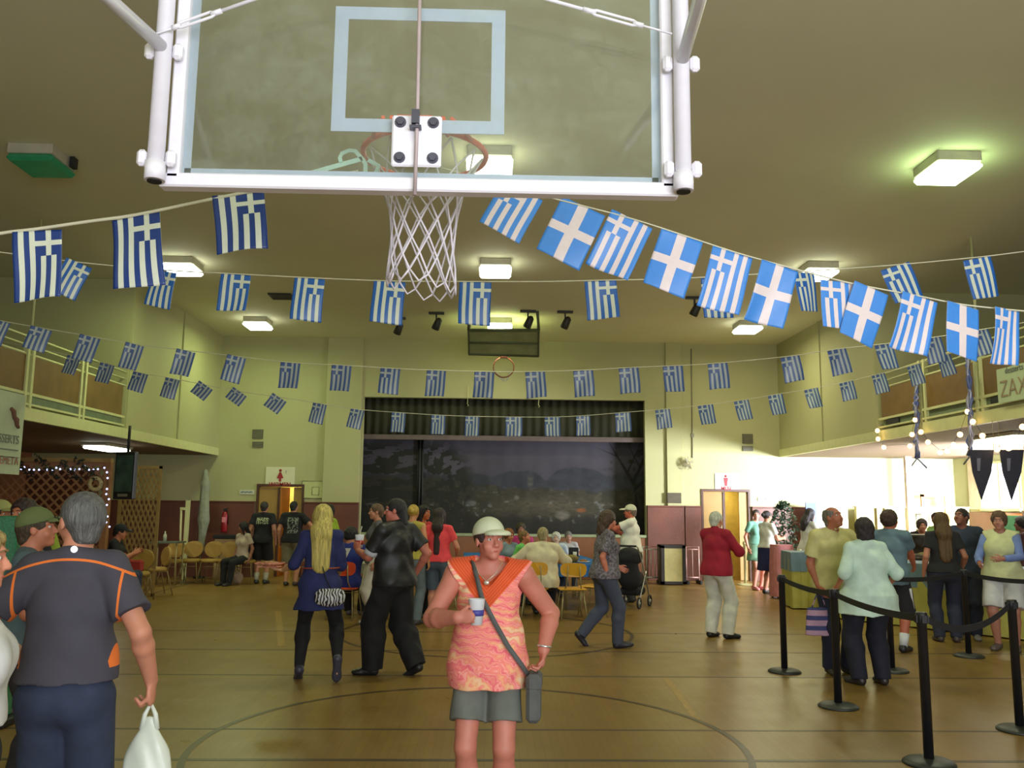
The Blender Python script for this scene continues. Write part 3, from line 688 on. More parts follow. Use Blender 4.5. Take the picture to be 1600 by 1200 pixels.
# ================================================================== people: signed-distance bodies
def smin(a, b, k):
    if k <= 0: return np.minimum(a, b)
    h = np.clip(.5+.5*(b-a)/k, 0, 1); return b+(a-b)*h-k*h*(1-h)
class SDF:
    def __init__(s): s.ops = []
    def cone(s, a, b, ra, rb, k=.02, n=None, f=1.0, capa=False, capb=False, sub=False):
        s.ops.append(('c', np.array(a, float), np.array(b, float), ra, rb, k, None if n is None else np.array(n, float), f, capa, capb, sub)); return s
    def ell(s, c, r, M=None, k=.02, sub=False):
        s.ops.append(('e', np.array(c, float), np.array(r, float), np.eye(3) if M is None else np.array(M, float), k, sub)); return s
    def plane(s, p, n):       # cut away the side that n points to
        s.ops.append(('p', np.array(p, float), np.array(n, float))); return s
    def noise(s, amp, fx, fy, fz, ph=0.0): s.ops.append(('n', amp, fx, fy, fz, ph)); return s
    def mesh(s, h):
        lo = np.full(3, 1e9); hi = -lo
        for o in s.ops:
            if o[0] == 'c' and not o[10]:
                m = max(o[3], o[4]); lo = np.minimum(lo, np.minimum(o[1], o[2])-m); hi = np.maximum(hi, np.maximum(o[1], o[2])+m)
            if o[0] == 'e' and not o[5]: m = o[2].max(); lo = np.minimum(lo, o[1]-m); hi = np.maximum(hi, o[1]+m)
        lo -= 3*h; hi += 3*h
        n = np.ceil((hi-lo)/h).astype(int)+1
        ax = [(lo[i]+h*np.arange(n[i])).astype(np.float32) for i in range(3)]
        D = np.full(tuple(n), .3, np.float32)
        for o in s.ops:
            t = o[0]
            if t == 'c': m = max(o[3], o[4])+o[5]+3*h; l = np.minimum(o[1], o[2])-m; u = np.maximum(o[1], o[2])+m
            elif t == 'e': m = o[2].max()+o[4]+3*h; l = o[1]-m; u = o[1]+m
            else: l = lo; u = hi
            i0 = np.maximum(0, np.floor((l-lo)/h).astype(int)); i1 = np.minimum(n, np.ceil((u-lo)/h).astype(int)+1)
            if (i1 <= i0).any(): continue
            sl = tuple(slice(i0[i], i1[i]) for i in range(3))
            X = ax[0][sl[0]][:, None, None]; Y = ax[1][sl[1]][None, :, None]; Z = ax[2][sl[2]][None, None, :]
            if t == 'c':
                _, a, b, ra, rb, k, nn, f, ca, cb, sub = o
                ba = b-a; L2 = max(1e-9, ba @ ba); L = math.sqrt(L2)
                px, py, pz = X-a[0], Y-a[1], Z-a[2]
                tt = (px*ba[0]+py*ba[1]+pz*ba[2])/L2; tc_ = np.clip(tt, 0, 1)
                qx, qy, qz = px-tc_*ba[0], py-tc_*ba[1], pz-tc_*ba[2]
                if nn is not None:
                    g = (1/f-1)*(qx*nn[0]+qy*nn[1]+qz*nn[2]); qx = qx+g*nn[0]; qy = qy+g*nn[1]; qz = qz+g*nn[2]
                d = (np.sqrt(qx*qx+qy*qy+qz*qz)-(ra+(rb-ra)*tc_))*(f if nn is not None else 1)
                if ca: d = np.maximum(d, -tt*L)
                if cb: d = np.maximum(d, (tt-1)*L)
            elif t == 'e':
                _, c, r, M, k, sub = o
                px, py, pz = X-c[0], Y-c[1], Z-c[2]
                q = [px*M[0, i]+py*M[1, i]+pz*M[2, i] for i in range(3)]
                k0 = np.sqrt(sum((q[i]/r[i])**2 for i in range(3))); k1 = np.sqrt(sum((q[i]/r[i]**2)**2 for i in range(3)))+1e-6
                d = k0*(k0-1)/k1
            elif t == 'p':
                d = (X-o[1][0])*o[2][0]+(Y-o[1][1])*o[2][1]+(Z-o[1][2])*o[2][2]; D = np.maximum(D, d.astype(np.float32)); continue
            elif t == 'n':
                D = D+(o[1]*np.sin(X*o[2]+o[5])*np.sin(Y*o[3]+o[5]*1.7)*np.sin(Z*o[4]+2*np.sin(X*o[2]*.5+Y*o[3]*.4)+o[5])).astype(np.float32); continue
            if sub: D[sl] = np.maximum(D[sl], -d) if k <= 0 else -smin(-D[sl], d, k)
            else: D[sl] = smin(D[sl], d, k)
        return surface_nets(D, lo, h)
def surface_nets(D, lo, h):
    S = D < 0
    nx, ny, nz = D.shape; C8 = [(i, j, k) for i in (0, 1) for j in (0, 1) for k in (0, 1)]
    cnt = sum(S[i:nx-1+i, j:ny-1+j, k:nz-1+k].astype(np.int8) for i, j, k in C8)
    act = (cnt > 0) & (cnt < 8); idx = np.argwhere(act); n = len(idx)
    if n == 0: return np.zeros((0, 3)), []
    ID = np.full(act.shape, -1, np.int32); ID[act] = np.arange(n)
    P = np.zeros((n, 3)); W = np.zeros(n)
    v = {c: D[idx[:, 0]+c[0], idx[:, 1]+c[1], idx[:, 2]+c[2]] for c in C8}
    for a in range(3):
        for c in C8:
            if c[a]: continue
            e = list(c); e[a] = 1; e = tuple(e)
            va, vb = v[c], v[e]; m = (va < 0) != (vb < 0)
            t = np.where(m, va/np.where(m, va-vb, 1), 0)
            p = np.array(c, float)[None].repeat(n, 0); p[:, a] = t
            P[m] += p[m]; W[m] += 1
    P = (P/W[:, None]+idx)*h+lo
    F_ = []
    for a in range(3):
        b, c = (a+1) % 3, (a+2) % 3
        s0 = [slice(None)]*3; s1 = [slice(None)]*3; s0[a] = slice(0, -1); s1[a] = slice(1, None)
        A, B_ = S[tuple(s0)], S[tuple(s1)]
        for flip, m in ((False, A & ~B_), (True, ~A & B_)):
            q = np.argwhere(m); ok = (q[:, b] > 0) & (q[:, c] > 0) & (q[:, b] < D.shape[b]-1) & (q[:, c] < D.shape[c]-1); q = q[ok]
            if not len(q): continue
            def g(db, dc):
                r = q.copy(); r[:, b] -= db; r[:, c] -= dc; return ID[r[:, 0], r[:, 1], r[:, 2]]
            f = [g(1, 1), g(0, 1), g(0, 0), g(1, 0)]
            if flip: f = f[::-1]
            F_.append(np.stack(f, 1))
    return P, np.concatenate(F_)
def sdf_obj(name, sdf, h, m, parent):
    P, F_ = sdf.mesh(h)
    me = bpy.data.meshes.new(name); nF = len(F_)
    if nF:
        me.vertices.add(len(P)); me.vertices.foreach_set('co', P.astype(np.float32).ravel())
        me.loops.add(nF*4); me.loops.foreach_set('vertex_index', F_.astype(np.int32).ravel())
        me.polygons.add(nF); me.polygons.foreach_set('loop_start', np.arange(0, nF*4, 4, dtype=np.int32)); me.polygons.foreach_set('loop_total', np.full(nF, 4, np.int32))
        me.polygons.foreach_set('use_smooth', np.ones(nF, bool)); me.update(); me.validate()
    me.materials.append(m)
    o = bpy.data.objects.new(name, me); C.objects.link(o); o.parent = parent
    return o
def ik(a, c, l1, l2, hint):
    a, c, hint = np.array(a, float), np.array(c, float), np.array(hint, float)
    d = c-a; D = np.linalg.norm(d); D2 = min(D, (l1+l2)*.999); u = d/D; c = a+u*D2
    x = (l1*l1-l2*l2+D2*D2)/(2*D2); hh = math.sqrt(max(1e-8, l1*l1-x*x))
    p = hint-u*(hint @ u); p /= np.linalg.norm(p)+1e-9
    return a+u*x+p*hh, c
def unit(v): v = np.array(v, float); return v/(np.linalg.norm(v)+1e-9)
SKIN = {}
def skin(rgb):
    k = 'skin_%d_%d' % (rgb[0], rgb[1])
    m = mat(k, tuple(int(v*f) for v, f in zip(rgb, (.95, .93, .90))), .55, var=.07, scale=14); return m
def cloth(name, rgb, **k): return mat(name, rgb, k.pop('rough', .85), var=k.pop('var', .12), scale=k.pop('scale', 10), **k)
def hairmat(c):
    k = 'hair_%d_%d_%d' % tuple(c)
    if k in MATS: return MATS[k]
    m = mat(k, c, .55, var=.42, scale=26, bump=.6, bscale=60)
    nt = m.node_tree; mp_ = nt.nodes.new('ShaderNodeMapping'); mp_.inputs['Scale'].default_value = (2.6, 2.6, .22)
    t_ = [n for n in nt.nodes if n.type == 'TEX_COORD'][0]; nt.links.new(t_.outputs['Object'], mp_.inputs[0])
    for n in nt.nodes:
        if n.type == 'TEX_NOISE': nt.links.new(mp_.outputs[0], n.inputs['Vector'])
    return m
def person(label, x, y, rot, H=1.7, sex='m', w=1.0, fat=0.0, sk=(196, 132, 104), hair=('short', (50, 36, 28)), top=None, bottom=None, shoe=(40, 38, 38), feet=None, hands=None, elbow=None, knee=None,
           lean=0.0, side=0.0, head=(0, 0), seat=None, h=.011, curl=.5, z=0.0, cap=None, socks=None, group=None, extras=None, handdir=None, palm=None, nolegs=False, twist=0, arm=1.0, shw=1.0):
    root = empty('person', (x, y, z), R(rot)); tag(root, label, 'person', group)
    fem = sex == 'f'; u = H; u3 = np.array
    pelz = (seat+.055*u) if seat else .535*H
    pel = u3([0, 0, pelz])
    Rm = np.array(Matrix.Rotation(R(-lean), 3, 'X') @ Matrix.Rotation(R(side), 3, 'Y') @ Matrix.Rotation(R(twist), 3, 'Z'))
    dzp = pelz-.535*H
    T = lambda p: pel+Rm @ (u3(p, float)+u3([0, 0, dzp])-pel)
    fwd = Rm @ u3([0, 1., 0])
    sw = (.088 if fem else .100)*H*(.65+.35*w)*shw; hx = .055*H*w
    sh = {s: T([s*sw, -.005, .812*H]) for s in (-1, 1)}
    hip = {s: u3([s*hx, 0, pelz-.02*H]) for s in (-1, 1)}
    LT, LS = .245*H, .245*H; LU, LF = .172*H, .148*H
    feet = feet or {}; hands = hands or {}; elbow = elbow or {}; knee = knee or {}; handdir = handdir or {}; palm = palm or {}
    ank = {}; kn = {}; ft = {}
    for s in (-1, 1):
        d = feet.get(s, (s*.085*w, .42 if seat else .0, 0, s*-8, 0)); d = tuple(d)+(0,)*(5-len(d))
        fx, fy, fz, yw, pt = d
        FM = np.array(Matrix.Rotation(R(yw), 3, 'Z') @ Matrix.Rotation(R(pt), 3, 'X'))
        base = u3([fx, fy, fz]); ft[s] = (base, FM)
        a = base+FM @ u3([0, 0, .045*H])
        if pt < 0: a = base+u3([0, 0, 0])+FM @ u3([0, 0, .045*H])
        kn[s], ank[s] = ik(hip[s], a, LT, LS, knee.get(s, (s*.1, 1, .4 if seat else 0)))
    el = {}; wr = {}; hd = {}
    for s in (-1, 1):
        t = hands.get(s, (s*(sw+.055+.03*w), .03, .515*H+dzp))
        el[s], wr[s] = ik(sh[s], t, LU, LF, elbow.get(s, (s*.35, -1, -.1)))
        hd[s] = unit(handdir[s]) if s in handdir else unit(wr[s]-el[s])
    A = .94*(.8+.2*w)*(.92 if fem else 1.08)*arm; lg = (.75+.25*w)*(1.0 if fem else 1.0)
    # ---- head frame
    hc = T([0, .012*H, .925*H]); HM = Rm @ np.array(Matrix.Rotation(R(head[0]), 3, 'Z') @ Matrix.Rotation(R(-head[1]), 3, 'X'))
    hs = H/1.72*(.97 if fem else 1.0); hs = max(hs, .93)
    G = lambda p: hc+HM @ (u3(p, float)*hs)
    def torso(q, o=0.0, pelvis=True, k=.045):
        bw = 1+.5*(w-1)
        q.ell(T([0, .0, .725*H]), ((.086 if fem else .096)*H*w+o, .064*H*w+o, .095*H+o), Rm, k)
        q.ell(T([0, .004+.03*fat, .625*H]), ((.074 if fem else .084)*H*w*(1+.25*fat)+o, (.056+.022*fat)*H*w+o, .085*H+o), Rm, k)
        if pelvis: q.ell(u3([0, -.005, pelz]), ((.100 if fem else .092)*H*w+o, (.066 if fem else .06)*H*w+o, .07*H+o), None, k)
        for s in (-1, 1):
            q.cone(T([0, -.010*H, .832*H]), sh[s], .026*H+o*.9, .029*H*A+o*.8, .035)
            if fem: q.ell(T([s*.040*H*w, .046*H*w, .725*H]), (.036*H*w+o*.5, .030*H*w+o*.5, .038*H*w+o*.5), Rm, .04)
            else: q.ell(T([s*.045*H*w, .035*H*w, .745*H]), (.045*H*w+o*.6, .028*H*w+o*.6, .04*H+o*.6), Rm, .03)
            if pelvis: q.ell(u3([s*.042*H*w, -.028*H*w, pelz-.015*H]), (.046*H*w+o, .040*H*w+o, .052*H+o), None, .04)
    q = SDF(); torso(q)
    for s in (-1, 1):
        q.cone(sh[s], el[s], .030*H*A, .0235*H*A, .025)
        m_ = el[s]+(wr[s]-el[s])*.28
        q.cone(el[s], m_, .0235*H*A, .0245*H*A, .012).cone(m_, wr[s], .0245*H*A, .0155*H*A, .012)
        q.cone(hip[s], kn[s], .052*H*lg*w**.5, .034*H*lg, .03)
        m_ = kn[s]+(ank[s]-kn[s])*.3+ (ank[s]*0+u3([0, -.012, 0]))
        q.cone(kn[s], m_, .033*H*lg, .035*H*lg, .02).cone(m_, ank[s], .035*H*lg, .021*H, .015)
        b, FM = ft[s]
        q.cone(b+FM @ u3([0, -.02, .036]), b+FM @ u3([0, .10*H/1.7, .026]), .03, .026, .02).cone(ank[s], b+FM @ u3([0, .0, .036]), .022*H, .03, .02)
        q.ell(b+FM @ u3([0, .135*H/1.7, .02]), (.038, .05, .018), FM, .015)
        # hand: palm, four fingers with two bends, thumb from the side of the palm
        d = hd[s]; n = unit(palm.get(s, (-s, 0, 0))); n = unit(n-d*(n @ d)); sd = np.cross(d, n)*s   # sd points to the thumb side
        W0 = wr[s]; hl = H/1.72*(.93 if fem else 1.0)
        q.cone(W0, W0+d*.03*hl, .0155*H*A, .022*hl, .012, n, .75)
        pm = np.stack([sd, d, n], 1); q.ell(W0+d*.055*hl, (.040*hl, .052*hl, .0155*hl), pm, .012)
        cu = curl[s] if isinstance(curl, dict) else curl
        for i, (o, L) in enumerate(((.029, .040), (.010, .046), (-.010, .043), (-.028, .034))):
            p0 = W0+d*(.088-.006*abs(i-1))*hl+sd*o*hl; c1, c2 = cu*1.0, cu*2.2
            d1 = d*math.cos(c1)+n*math.sin(c1)+sd*(.10-.07*i); d2 = d*math.cos(c2)+n*math.sin(c2)
            p1 = p0+d1*L*hl; p2 = p1+d2*L*.85*hl
            q.cone(p0-d*.015, p1, .0092*hl, .0085*hl, .004).cone(p1, p2, .0085*hl, .0072*hl, .003)
        t0 = W0+d*.025*hl+sd*.028*hl; t1 = t0+unit(d*.75+sd*.62+n*.25)*.045*hl; t2 = t1+unit(d*.9+sd*(.2-.3*cu)+n*(.2+.6*cu))*.034*hl
        q.cone(t0, t1, .014*hl, .0105*hl, .008).cone(t1, t2, .0105*hl, .0085*hl, .003)
    # neck and head
    q.cone(T([0, -.012*H, .825*H]), G([0, -.014, -.055]), (.034 if not fem else .029)*H*(.8+.2*w), (.033 if not fem else .029)*H*(.8+.2*w), .03)
    jw = 1.0+.25*max(0, w-1.05)+(.04 if not fem else -.04)
    q.ell(G([0, -.012, .022]), (.076*hs, .094*hs, .088*hs), HM, .02)
    q.ell(G([0, .026, -.042]), (.058*jw*hs, .064*hs, .070*hs), HM, .02)
    q.ell(G([0, .064, -.094]), (.026*jw*hs, .022*hs, .019*hs), HM, .02)
    for s in (-1, 1):
        q.ell(G([s*.034*jw, .058, -.036]), (.028*hs, .024*hs, .028*hs), HM, .015)
        q.cone(G([s*.012, .083, .026]), G([s*.046, .066, .026]), .011*hs, .010*hs, .012)
        q.ell(G([s*.031, .096, .003]), (.016*hs, .015*hs, .010*hs), HM, .008, sub=True)
        q.ell(G([s*.077, -.004, -.010]), (.009*hs, .019*hs, .030*hs), HM, .006)
    q.cone(G([0, .082, .012]), G([0, .104, -.030]), .0075*hs, .0125*hs, .008)
    for s in (-1, 1): q.ell(G([s*.012, .092, -.034]), (.009*hs, .011*hs, .008*hs), HM, .006)
    q.cone(G([-.017, .080, -.066]), G([.017, .080, -.066]), .008*hs, .008*hs, .008)
    sdf_obj('body', q, h, skin(sk), root)
    for s in (-1, 1):
        e = MB().ball(G([s*.031, .0735, .003]), (.0125*hs, .0118*hs, .0085*hs), 12, 0, Matrix(HM.tolist())); e.ball(G([s*.031, .0820, .003]), (.0058*hs, .004*hs, .0062*hs), 8, 1, Matrix(HM.tolist()))
        e.build('eye', [mat('eye_white', (214, 208, 196), .3, var=.02), mat('eye_iris', (40, 32, 26), .3)], root)
        MB().tube([G([s*.016, .0935, .024]), G([s*.032, .092, .029]), G([s*.047, .082, .024])], .0032*hs, 5).build('eyebrow', mat('brow_%d' % hair[1][0], tuple(int(c*.8) for c in hair[1]), .9), root)
    MB().tube([G([-.024, .080, -.0665]), G([-.010, .0875, -.0635]), G([0, .0885, -.065]), G([.010, .0875, -.0635]), G([.024, .080, -.0665])], [.002*hs, .0045*hs, .005*hs, .0045*hs, .002*hs], 6).build('lips', mat('lips_%d' % sk[0], (int(sk[0]*.84), int(sk[1]*.66), int(sk[2]*.68)), .5), root)
    # ---- hair
    hk, hcol = hair[0], hair[1]
    if hk:
        hm = hairmat(hcol)
        q = SDF(); cy = hk in ('curly', 'bob')
        o = {'short': .0, 'curly': .014, 'bob': .012, 'long': .008, 'buzz': -.006, 'pony': .002, 'fringe': -.002, 'bun': .002}[hk]
        q.ell(G([0, -.016, .030]), ((.084+o)*hs, (.100+o)*hs, (.092+o)*hs), HM, .01)
        if hk in ('short', 'buzz', 'fringe'): q.cone(G([0, -.055, .0]), G([0, -.06, -.05]), .068*hs, .055*hs, .02)
        if hk == 'curly': q.ell(G([0, -.04, -.01]), (.088*hs, .075*hs, .085*hs), HM, .02)
        if hk == 'bob': q.cone(G([0, -.025, .0]), G([0, -.035, -.07]), .095*hs, .088*hs, .02)
        if hk == 'long':
            L = hair[2] if len(hair) > 2 else .32
            bk = lambda yy, zz: G([0, yy, 0])+u3([0, 0, zz])+Rm @ u3([0, 0, 0])
            q.cone(G([0, -.03, .01]), T([0, -.055*H*w**.5-.02, .925*H-.16]), .090*hs, .088*hs, .03, fwd, .72)
            hw = hair[3] if len(hair) > 3 else 1.0
            q.cone(T([0, -.05*H-.02, .925*H-.15]), T([0, -.060*H*w**.5-.025, .925*H-L]), .095*hs*hw, .080*hs*hw, .03, fwd, .42)
            for s in (-1, 1): q.cone(G([s*.075, .0, .0]), T([s*.075, .0, .925*H-min(L, .26)]), .026*hs, .018*hs, .03)
        if hk == 'pony':
            L = hair[2] if len(hair) > 2 else .3
            q.cone(G([0, -.1, .02]), G([0, -.135, -.03]), .025, .034, .02).cone(G([0, -.135, -.03]), T([0, -.09*H, .925*H-L]), .034, .014, .02)
        if hk == 'bun': q.ell(G([0, -.12, .03]), (.04, .035, .04), HM, .01)
        q.ell(G([0, .105, -.040]), ((.070 if hk not in ('buzz',) else .08)*hs, .078*hs, .098*hs), HM, .012, sub=True)
        if hk in ('short', 'buzz', 'fringe', 'pony', 'bun'):
            for s in (-1, 1): q.ell(G([s*.09, .03, -.055]), (.035*hs, .055*hs, .05*hs), HM, .01, sub=True)
            q.plane(G([0, 0, -.085]), HM @ u3([0, 0, -1.])) if hk in ('short', 'buzz', 'fringe') else None
        if hk == 'fringe': q.ell(G([0, .03, .115]), (.075*hs, .10*hs, .075*hs), HM, .01, sub=True)
        if cap: q.ell(G([0, -.01, .13]), (.12*hs, .14*hs, .085*hs), HM, .005, sub=True)
        if hk == 'long': q.noise(.005, 70, 50, 9)
        elif hk in ('curly', 'bob'): q.noise(.007 if cy else .003, 75, 75, 75)
        else: q.noise(.003, 90, 60, 40)
        sdf_obj('hair', q, h*.85, hm, root)
    if cap:
        cm = cloth('cap_%d_%d_%d' % cap, cap, var=.06); q = SDF()
        q.ell(G([0, -.012, .038]), (.092*hs, .110*hs, .098*hs), HM, .0).plane(G([0, 0, .030]), HM @ u3([0, .12, -1.]))
        sdf_obj('cap', q, h*.8, cm, root)
        q = SDF(); q.ell(G([0, .118, .034]), (.078*hs, .078*hs, .026*hs), HM, 0).ell(G([0, .112, .012]), (.082*hs, .086*hs, .030*hs), HM, 0, sub=True)
        q.plane(G([0, .075, 0]), HM @ u3([0, -1., 0])); sdf_obj('cap_brim', q, h*.6, cm, root)
    # ---- clothes
    if top:
        kd = top.get('kind', 'tee'); o = top.get('o', .012); hem = top.get('hem', .50)*H+dzp
        q = SDF(); low = hem < pelz+.04*H
        torso(q, o, pelvis=False)
        e = (.104 if fem else .098)*H*w*(1+.12*fat)+o+top.get('flare', .0)
        if low:
            pe = o+.006
            q.ell(u3([0, -.005, pelz]), ((.102 if fem else .095)*H*w+pe, (.067 if fem else .063)*H*w+pe, .08*H+pe), None, .05)
            for s in (-1, 1): q.ell(u3([s*.042*H*w, -.028*H*w, pelz-.015*H]), (.047*H*w+pe, .041*H*w+pe, .053*H+pe), None, .04)
            if fat: q.cone(T([0, .02*fat*H, .62*H]), u3([0, .012*fat, pelz-.01]), .085*H*w*(1+.2*fat), e, .04, fwd, .8)
        if not seat:
            b1 = u3([0, -.006, hem-.03]) if low else T([0, 0, hem-.03])
            q.cone(T([0, .004+.02*fat, .60*H]), b1, (.080 if fem else .086)*H*w*(1+.2*fat)+o, e+top.get('flare', 0), .05, fwd, .78+.06*fat)
            q.plane(u3([0, 0, hem]) if low else T([0, 0, hem]), u3([0, 0, -1.]) if low else -(Rm @ u3([0, 0, 1.])))
        else: q.plane(u3([0, 0, pelz-.055*H]), u3([0, 0, -1.]))
        sl = top.get('sleeve', 'short')
        for s in (-1, 1):
            if sl == 'short': b = sh[s]+(el[s]-sh[s])*top.get('sl', .62); q.cone(sh[s]+(el[s]-sh[s])*.02, b, .031*H*A+o*.8, .029*H*A+o+.008, .025, capb=True)
            elif sl == 'long': q.cone(sh[s], el[s], .034*H*A+o, .027*H*A+o, .02).cone(el[s], el[s]+(wr[s]-el[s])*.97, .027*H*A+o, .018*H*A+o, .015, capb=True)
            elif sl == 'elbow': q.cone(sh[s], el[s], .030*H*A+o*.7, .026*H*A+o, .02).cone(el[s], el[s]+(wr[s]-el[s])*.12, .026*H*A+o, .027*H*A+o, .015, capb=True)
            elif sl == 'none': q.cone(sh[s]+unit([s, 0, .25])*.006*H, sh[s]+unit([s, 0, -.6])*.2, .055*H, .06*H, .006, capa=True, sub=True)
        if kd == 'polo': q.cone(T([0, -.008*H, .838*H]), G([0, -.012, -.075]), .040*H, .034*H, .01, capb=True)
        q.cone(T([0, .006*H, .858*H]), G([0, .01, .03]), .036*H, .04*H, 0, sub=True)
        if top.get('vneck'):
            v = top['vneck']
            q.cone(T([0, .03*H, .86*H]), T([0, .085*H*w, (.84-v)*H]), top.get('vw', .046)*H, top.get('vb', .012), .004, sub=True)
        q.noise(top.get('fold', .005), 22, 18, 26, x*7+y)
        sdf_obj(kd if kd != 'tee' else 'shirt', q, h, top['mat'], root)
    if bottom:
        kd = bottom.get('kind', 'trousers'); o = bottom.get('o', .009)
        q = SDF()
        q.ell(u3([0, -.003, pelz]), ((.101 if fem else .094)*H*w+o, (.068 if fem else .064)*H*w+o, .075*H+o), None, .03)
        for s in (-1, 1): q.ell(u3([s*.042*H*w, -.028*H*w, pelz-.015*H]), (.047*H*w+o, .041*H*w+o, .053*H+o), None, .04)
        if kd in ('trousers', 'shorts', 'capri', 'leggings'):
            lo_ = bottom.get('loose', .0)
            for s in (-1, 1):
                if kd == 'shorts':
                    f = bottom.get('len', .85)
                    if f <= 1: q.cone(hip[s], hip[s]+(kn[s]-hip[s])*f, .053*H*lg*w**.5+o, .044*H*lg+o+.012+lo_, .03, capb=True)
                    else: q.cone(hip[s], kn[s], .053*H*lg*w**.5+o, .040*H*lg+o+.012+lo_, .03).cone(kn[s], kn[s]+(ank[s]-kn[s])*(f-1), .040*H*lg+o+.012+lo_, .042*H+o+lo_, .01, capb=True)
                else:
                    e = ank[s]+(kn[s]-ank[s])*(bottom.get('up', .0)); e = e+u3([0, 0, -.02 if kd == 'trousers' else .0])
                    q.cone(hip[s], kn[s], .053*H*lg*w**.5+o, .036*H*lg+o+lo_, .03)
                    q.cone(kn[s], kn[s]+(ank[s]-kn[s])*.3+u3([0, -.012, 0]), .037*H*lg+o+lo_, .0375*H*lg+o+lo_, .02); q.cone(kn[s]+(ank[s]-kn[s])*.3+u3([0, -.012, 0]), e, .0375*H*lg+o+lo_, (.031*H if kd == 'trousers' else .023*H)+o+lo_*.8, .02, capb=True)
                    if kd == 'leggings': q.cone(kn[s]+(ank[s]-kn[s])*.1, kn[s]+(ank[s]-kn[s])*.35+u3([0, -.012, 0]), .034*H+o, .035*H+o, .02)
        elif kd == 'skirt':
            q.cone(u3([0, 0, pelz]), u3([0, .0, bottom.get('z', .3)*H]), .103*H*w+o, .115*H*w+o+bottom.get('flare', .03), .02, u3([0, 1, 0]), .75, capb=True)
        q.plane(u3([0, 0, pelz+.065*H]), u3([0, 0, 1.]))
        q.noise(bottom.get('fold', .005), 24, 24, 18, x*5+y*2)
        sdf_obj(kd, q, h, bottom['mat'], root)
    if shoe and not nolegs:
        m_ = mat('shoe_%d_%d_%d' % shoe, shoe, .45, var=.08)
        for s in (-1, 1):
            b, FM = ft[s]; g = H/1.7; q = SDF()
            q.cone(b+FM @ u3([0, -.025, .042]), b+FM @ u3([0, .10*g, .032]), .043, .040, .02)
            q.ell(b+FM @ u3([0, .14*g, .026]), (.047*g, .065*g, .034), FM, .02)
            q.cone(b+FM @ u3([0, -.01, .05]), b+FM @ u3([0, -.01, .085]), .042, .040, .02, capb=True)
            q.plane(b+FM @ u3([0, 0, .0]), FM @ u3([0, 0, -1.])); so = sdf_obj('shoe', q, h*.75, m_, root)
    if socks:
        m_ = mat('sock_%d_%d_%d' % socks, socks, .9)
        for s in (-1, 1): MB().tube([ank[s]-u3([0, 0, .01]), ank[s]+(kn[s]-ank[s])*.35], [.026*H, .036*H*lg*.97], 14).build('sock', m_, root)
    Mw = Matrix.Translation((x, y, z)) @ Matrix.Rotation(R(rot), 4, 'Z')
    return dict(root=root, G=G, T=T, wr=wr, hd=hd, el=el, sh=sh, hip=hip, kn=kn, ank=ank, HM=HM, Rm=Rm, pelz=pelz, H=H, M=Mw, W=lambda p: Mw @ Vector([float(c) for c in p]), fwd=fwd)
# ================================================================== the people
def wl(rot, dx, dy):
    a = -R(rot); return dx*math.cos(a)-dy*math.sin(a), dx*math.sin(a)+dy*math.cos(a)
def FP(px, py): v = fl(px, py); return dict(x=v.x, y=v.y)
def FY(px, Y, py=790): return dict(x=at(px, py, Y).x, y=Y)
def upd(P, nm, mb, m): o = mb.build(nm, m, P['root']); return o
def band(N, v, c, w, soft=.002):
    d = N('ABSOLUTE', N('SUBTRACT', v, c)); return N('SMOOTHSTEP' if False else 'LESS_THAN', d, w)
def AND(N, *a):
    r = a[0]
    for b in a[1:]: r = N('MULTIPLY', r, b)
    return r
blackc = lambda n, rgb=(20, 20, 23): cloth(n, rgb, var=.2, bump=.1)
# -- 1 man near left, dark grey T-shirt with orange piping
m = cloth('charcoal_orange_shirt', (66, 64, 74), var=.06, bump=.08); N = NT(m); X, Y_, Z = N.xyz()
base = N.base(); back = N('LESS_THAN', Y_, .05)
yoke = N('SUBTRACT', 1.463, N('MULTIPLY', N('MULTIPLY', X, X), 1.1))
l1 = AND(N, band(N, Z, yoke, .005), back)
l2 = AND(N, band(N, N('ABSOLUTE', X), .205, .005), N('LESS_THAN', Z, 1.42), N('GREATER_THAN', Z, 1.2), back)
l3 = AND(N, N('GREATER_THAN', N('ABSOLUTE', X), N('ADD', .165, N('MULTIPLY', N('SUBTRACT', Z, 1.02), .12))), N('LESS_THAN', Z, 1.24), N('GREATER_THAN', Z, 1.03), N('LESS_THAN', N('ABSOLUTE', X), .25), N('GREATER_THAN', Y_, -.06))
N.set(N.mix(N('MAXIMUM', N('MAXIMUM', l1, l2), l3), base, lin((226, 116, 44))))
mj = cloth('mid_blue_jeans', (44, 54, 76), var=.15, bump=.15)
P1 = person('man from behind at lower left in charcoal T-shirt with orange piping', **FY(126, 3.72), rot=8, H=1.75, w=.93, fat=.35, arm=1.0, shw=.84, sk=(206, 142, 116), hair=('short', (92, 92, 90)), top=dict(mat=m, hem=.56, o=.02, sl=.7, fold=.007), bottom=dict(mat=mj, o=.014, loose=.008, fold=.007), h=.0065,
            hands={-1: (-.25, .16, 1.06), 1: (.315, .06, .955)}, elbow={-1: (-1, -.9, -.2), 1: (.5, -1, 0)}, handdir={-1: (.55, .35, -.6), 1: (.04, .06, -1)}, palm={-1: (.6, -.6, .3), 1: (-1, .1, 0)}, curl={-1: .8, 1: 1.15}, head=(42, -6), twist=0)
tag(MB().ball((.02, -.105, 1.505), (.014, .006, .014), 12).build('flash_glint_tag', mat('painted_flash_glint', (255, 255, 255), .2, emit=(255, 255, 255), estr=.9), P1['root']))  # flash reflection on the collar tag, put in as white emission
q = MB().tube([P1['G']((-.078, .0, .004)), P1['G']((-.074, .08, .004))], .0022, 5).tube([P1['G']((.078, .0, .004)), P1['G']((.07, .08, .004))], .0022, 5)
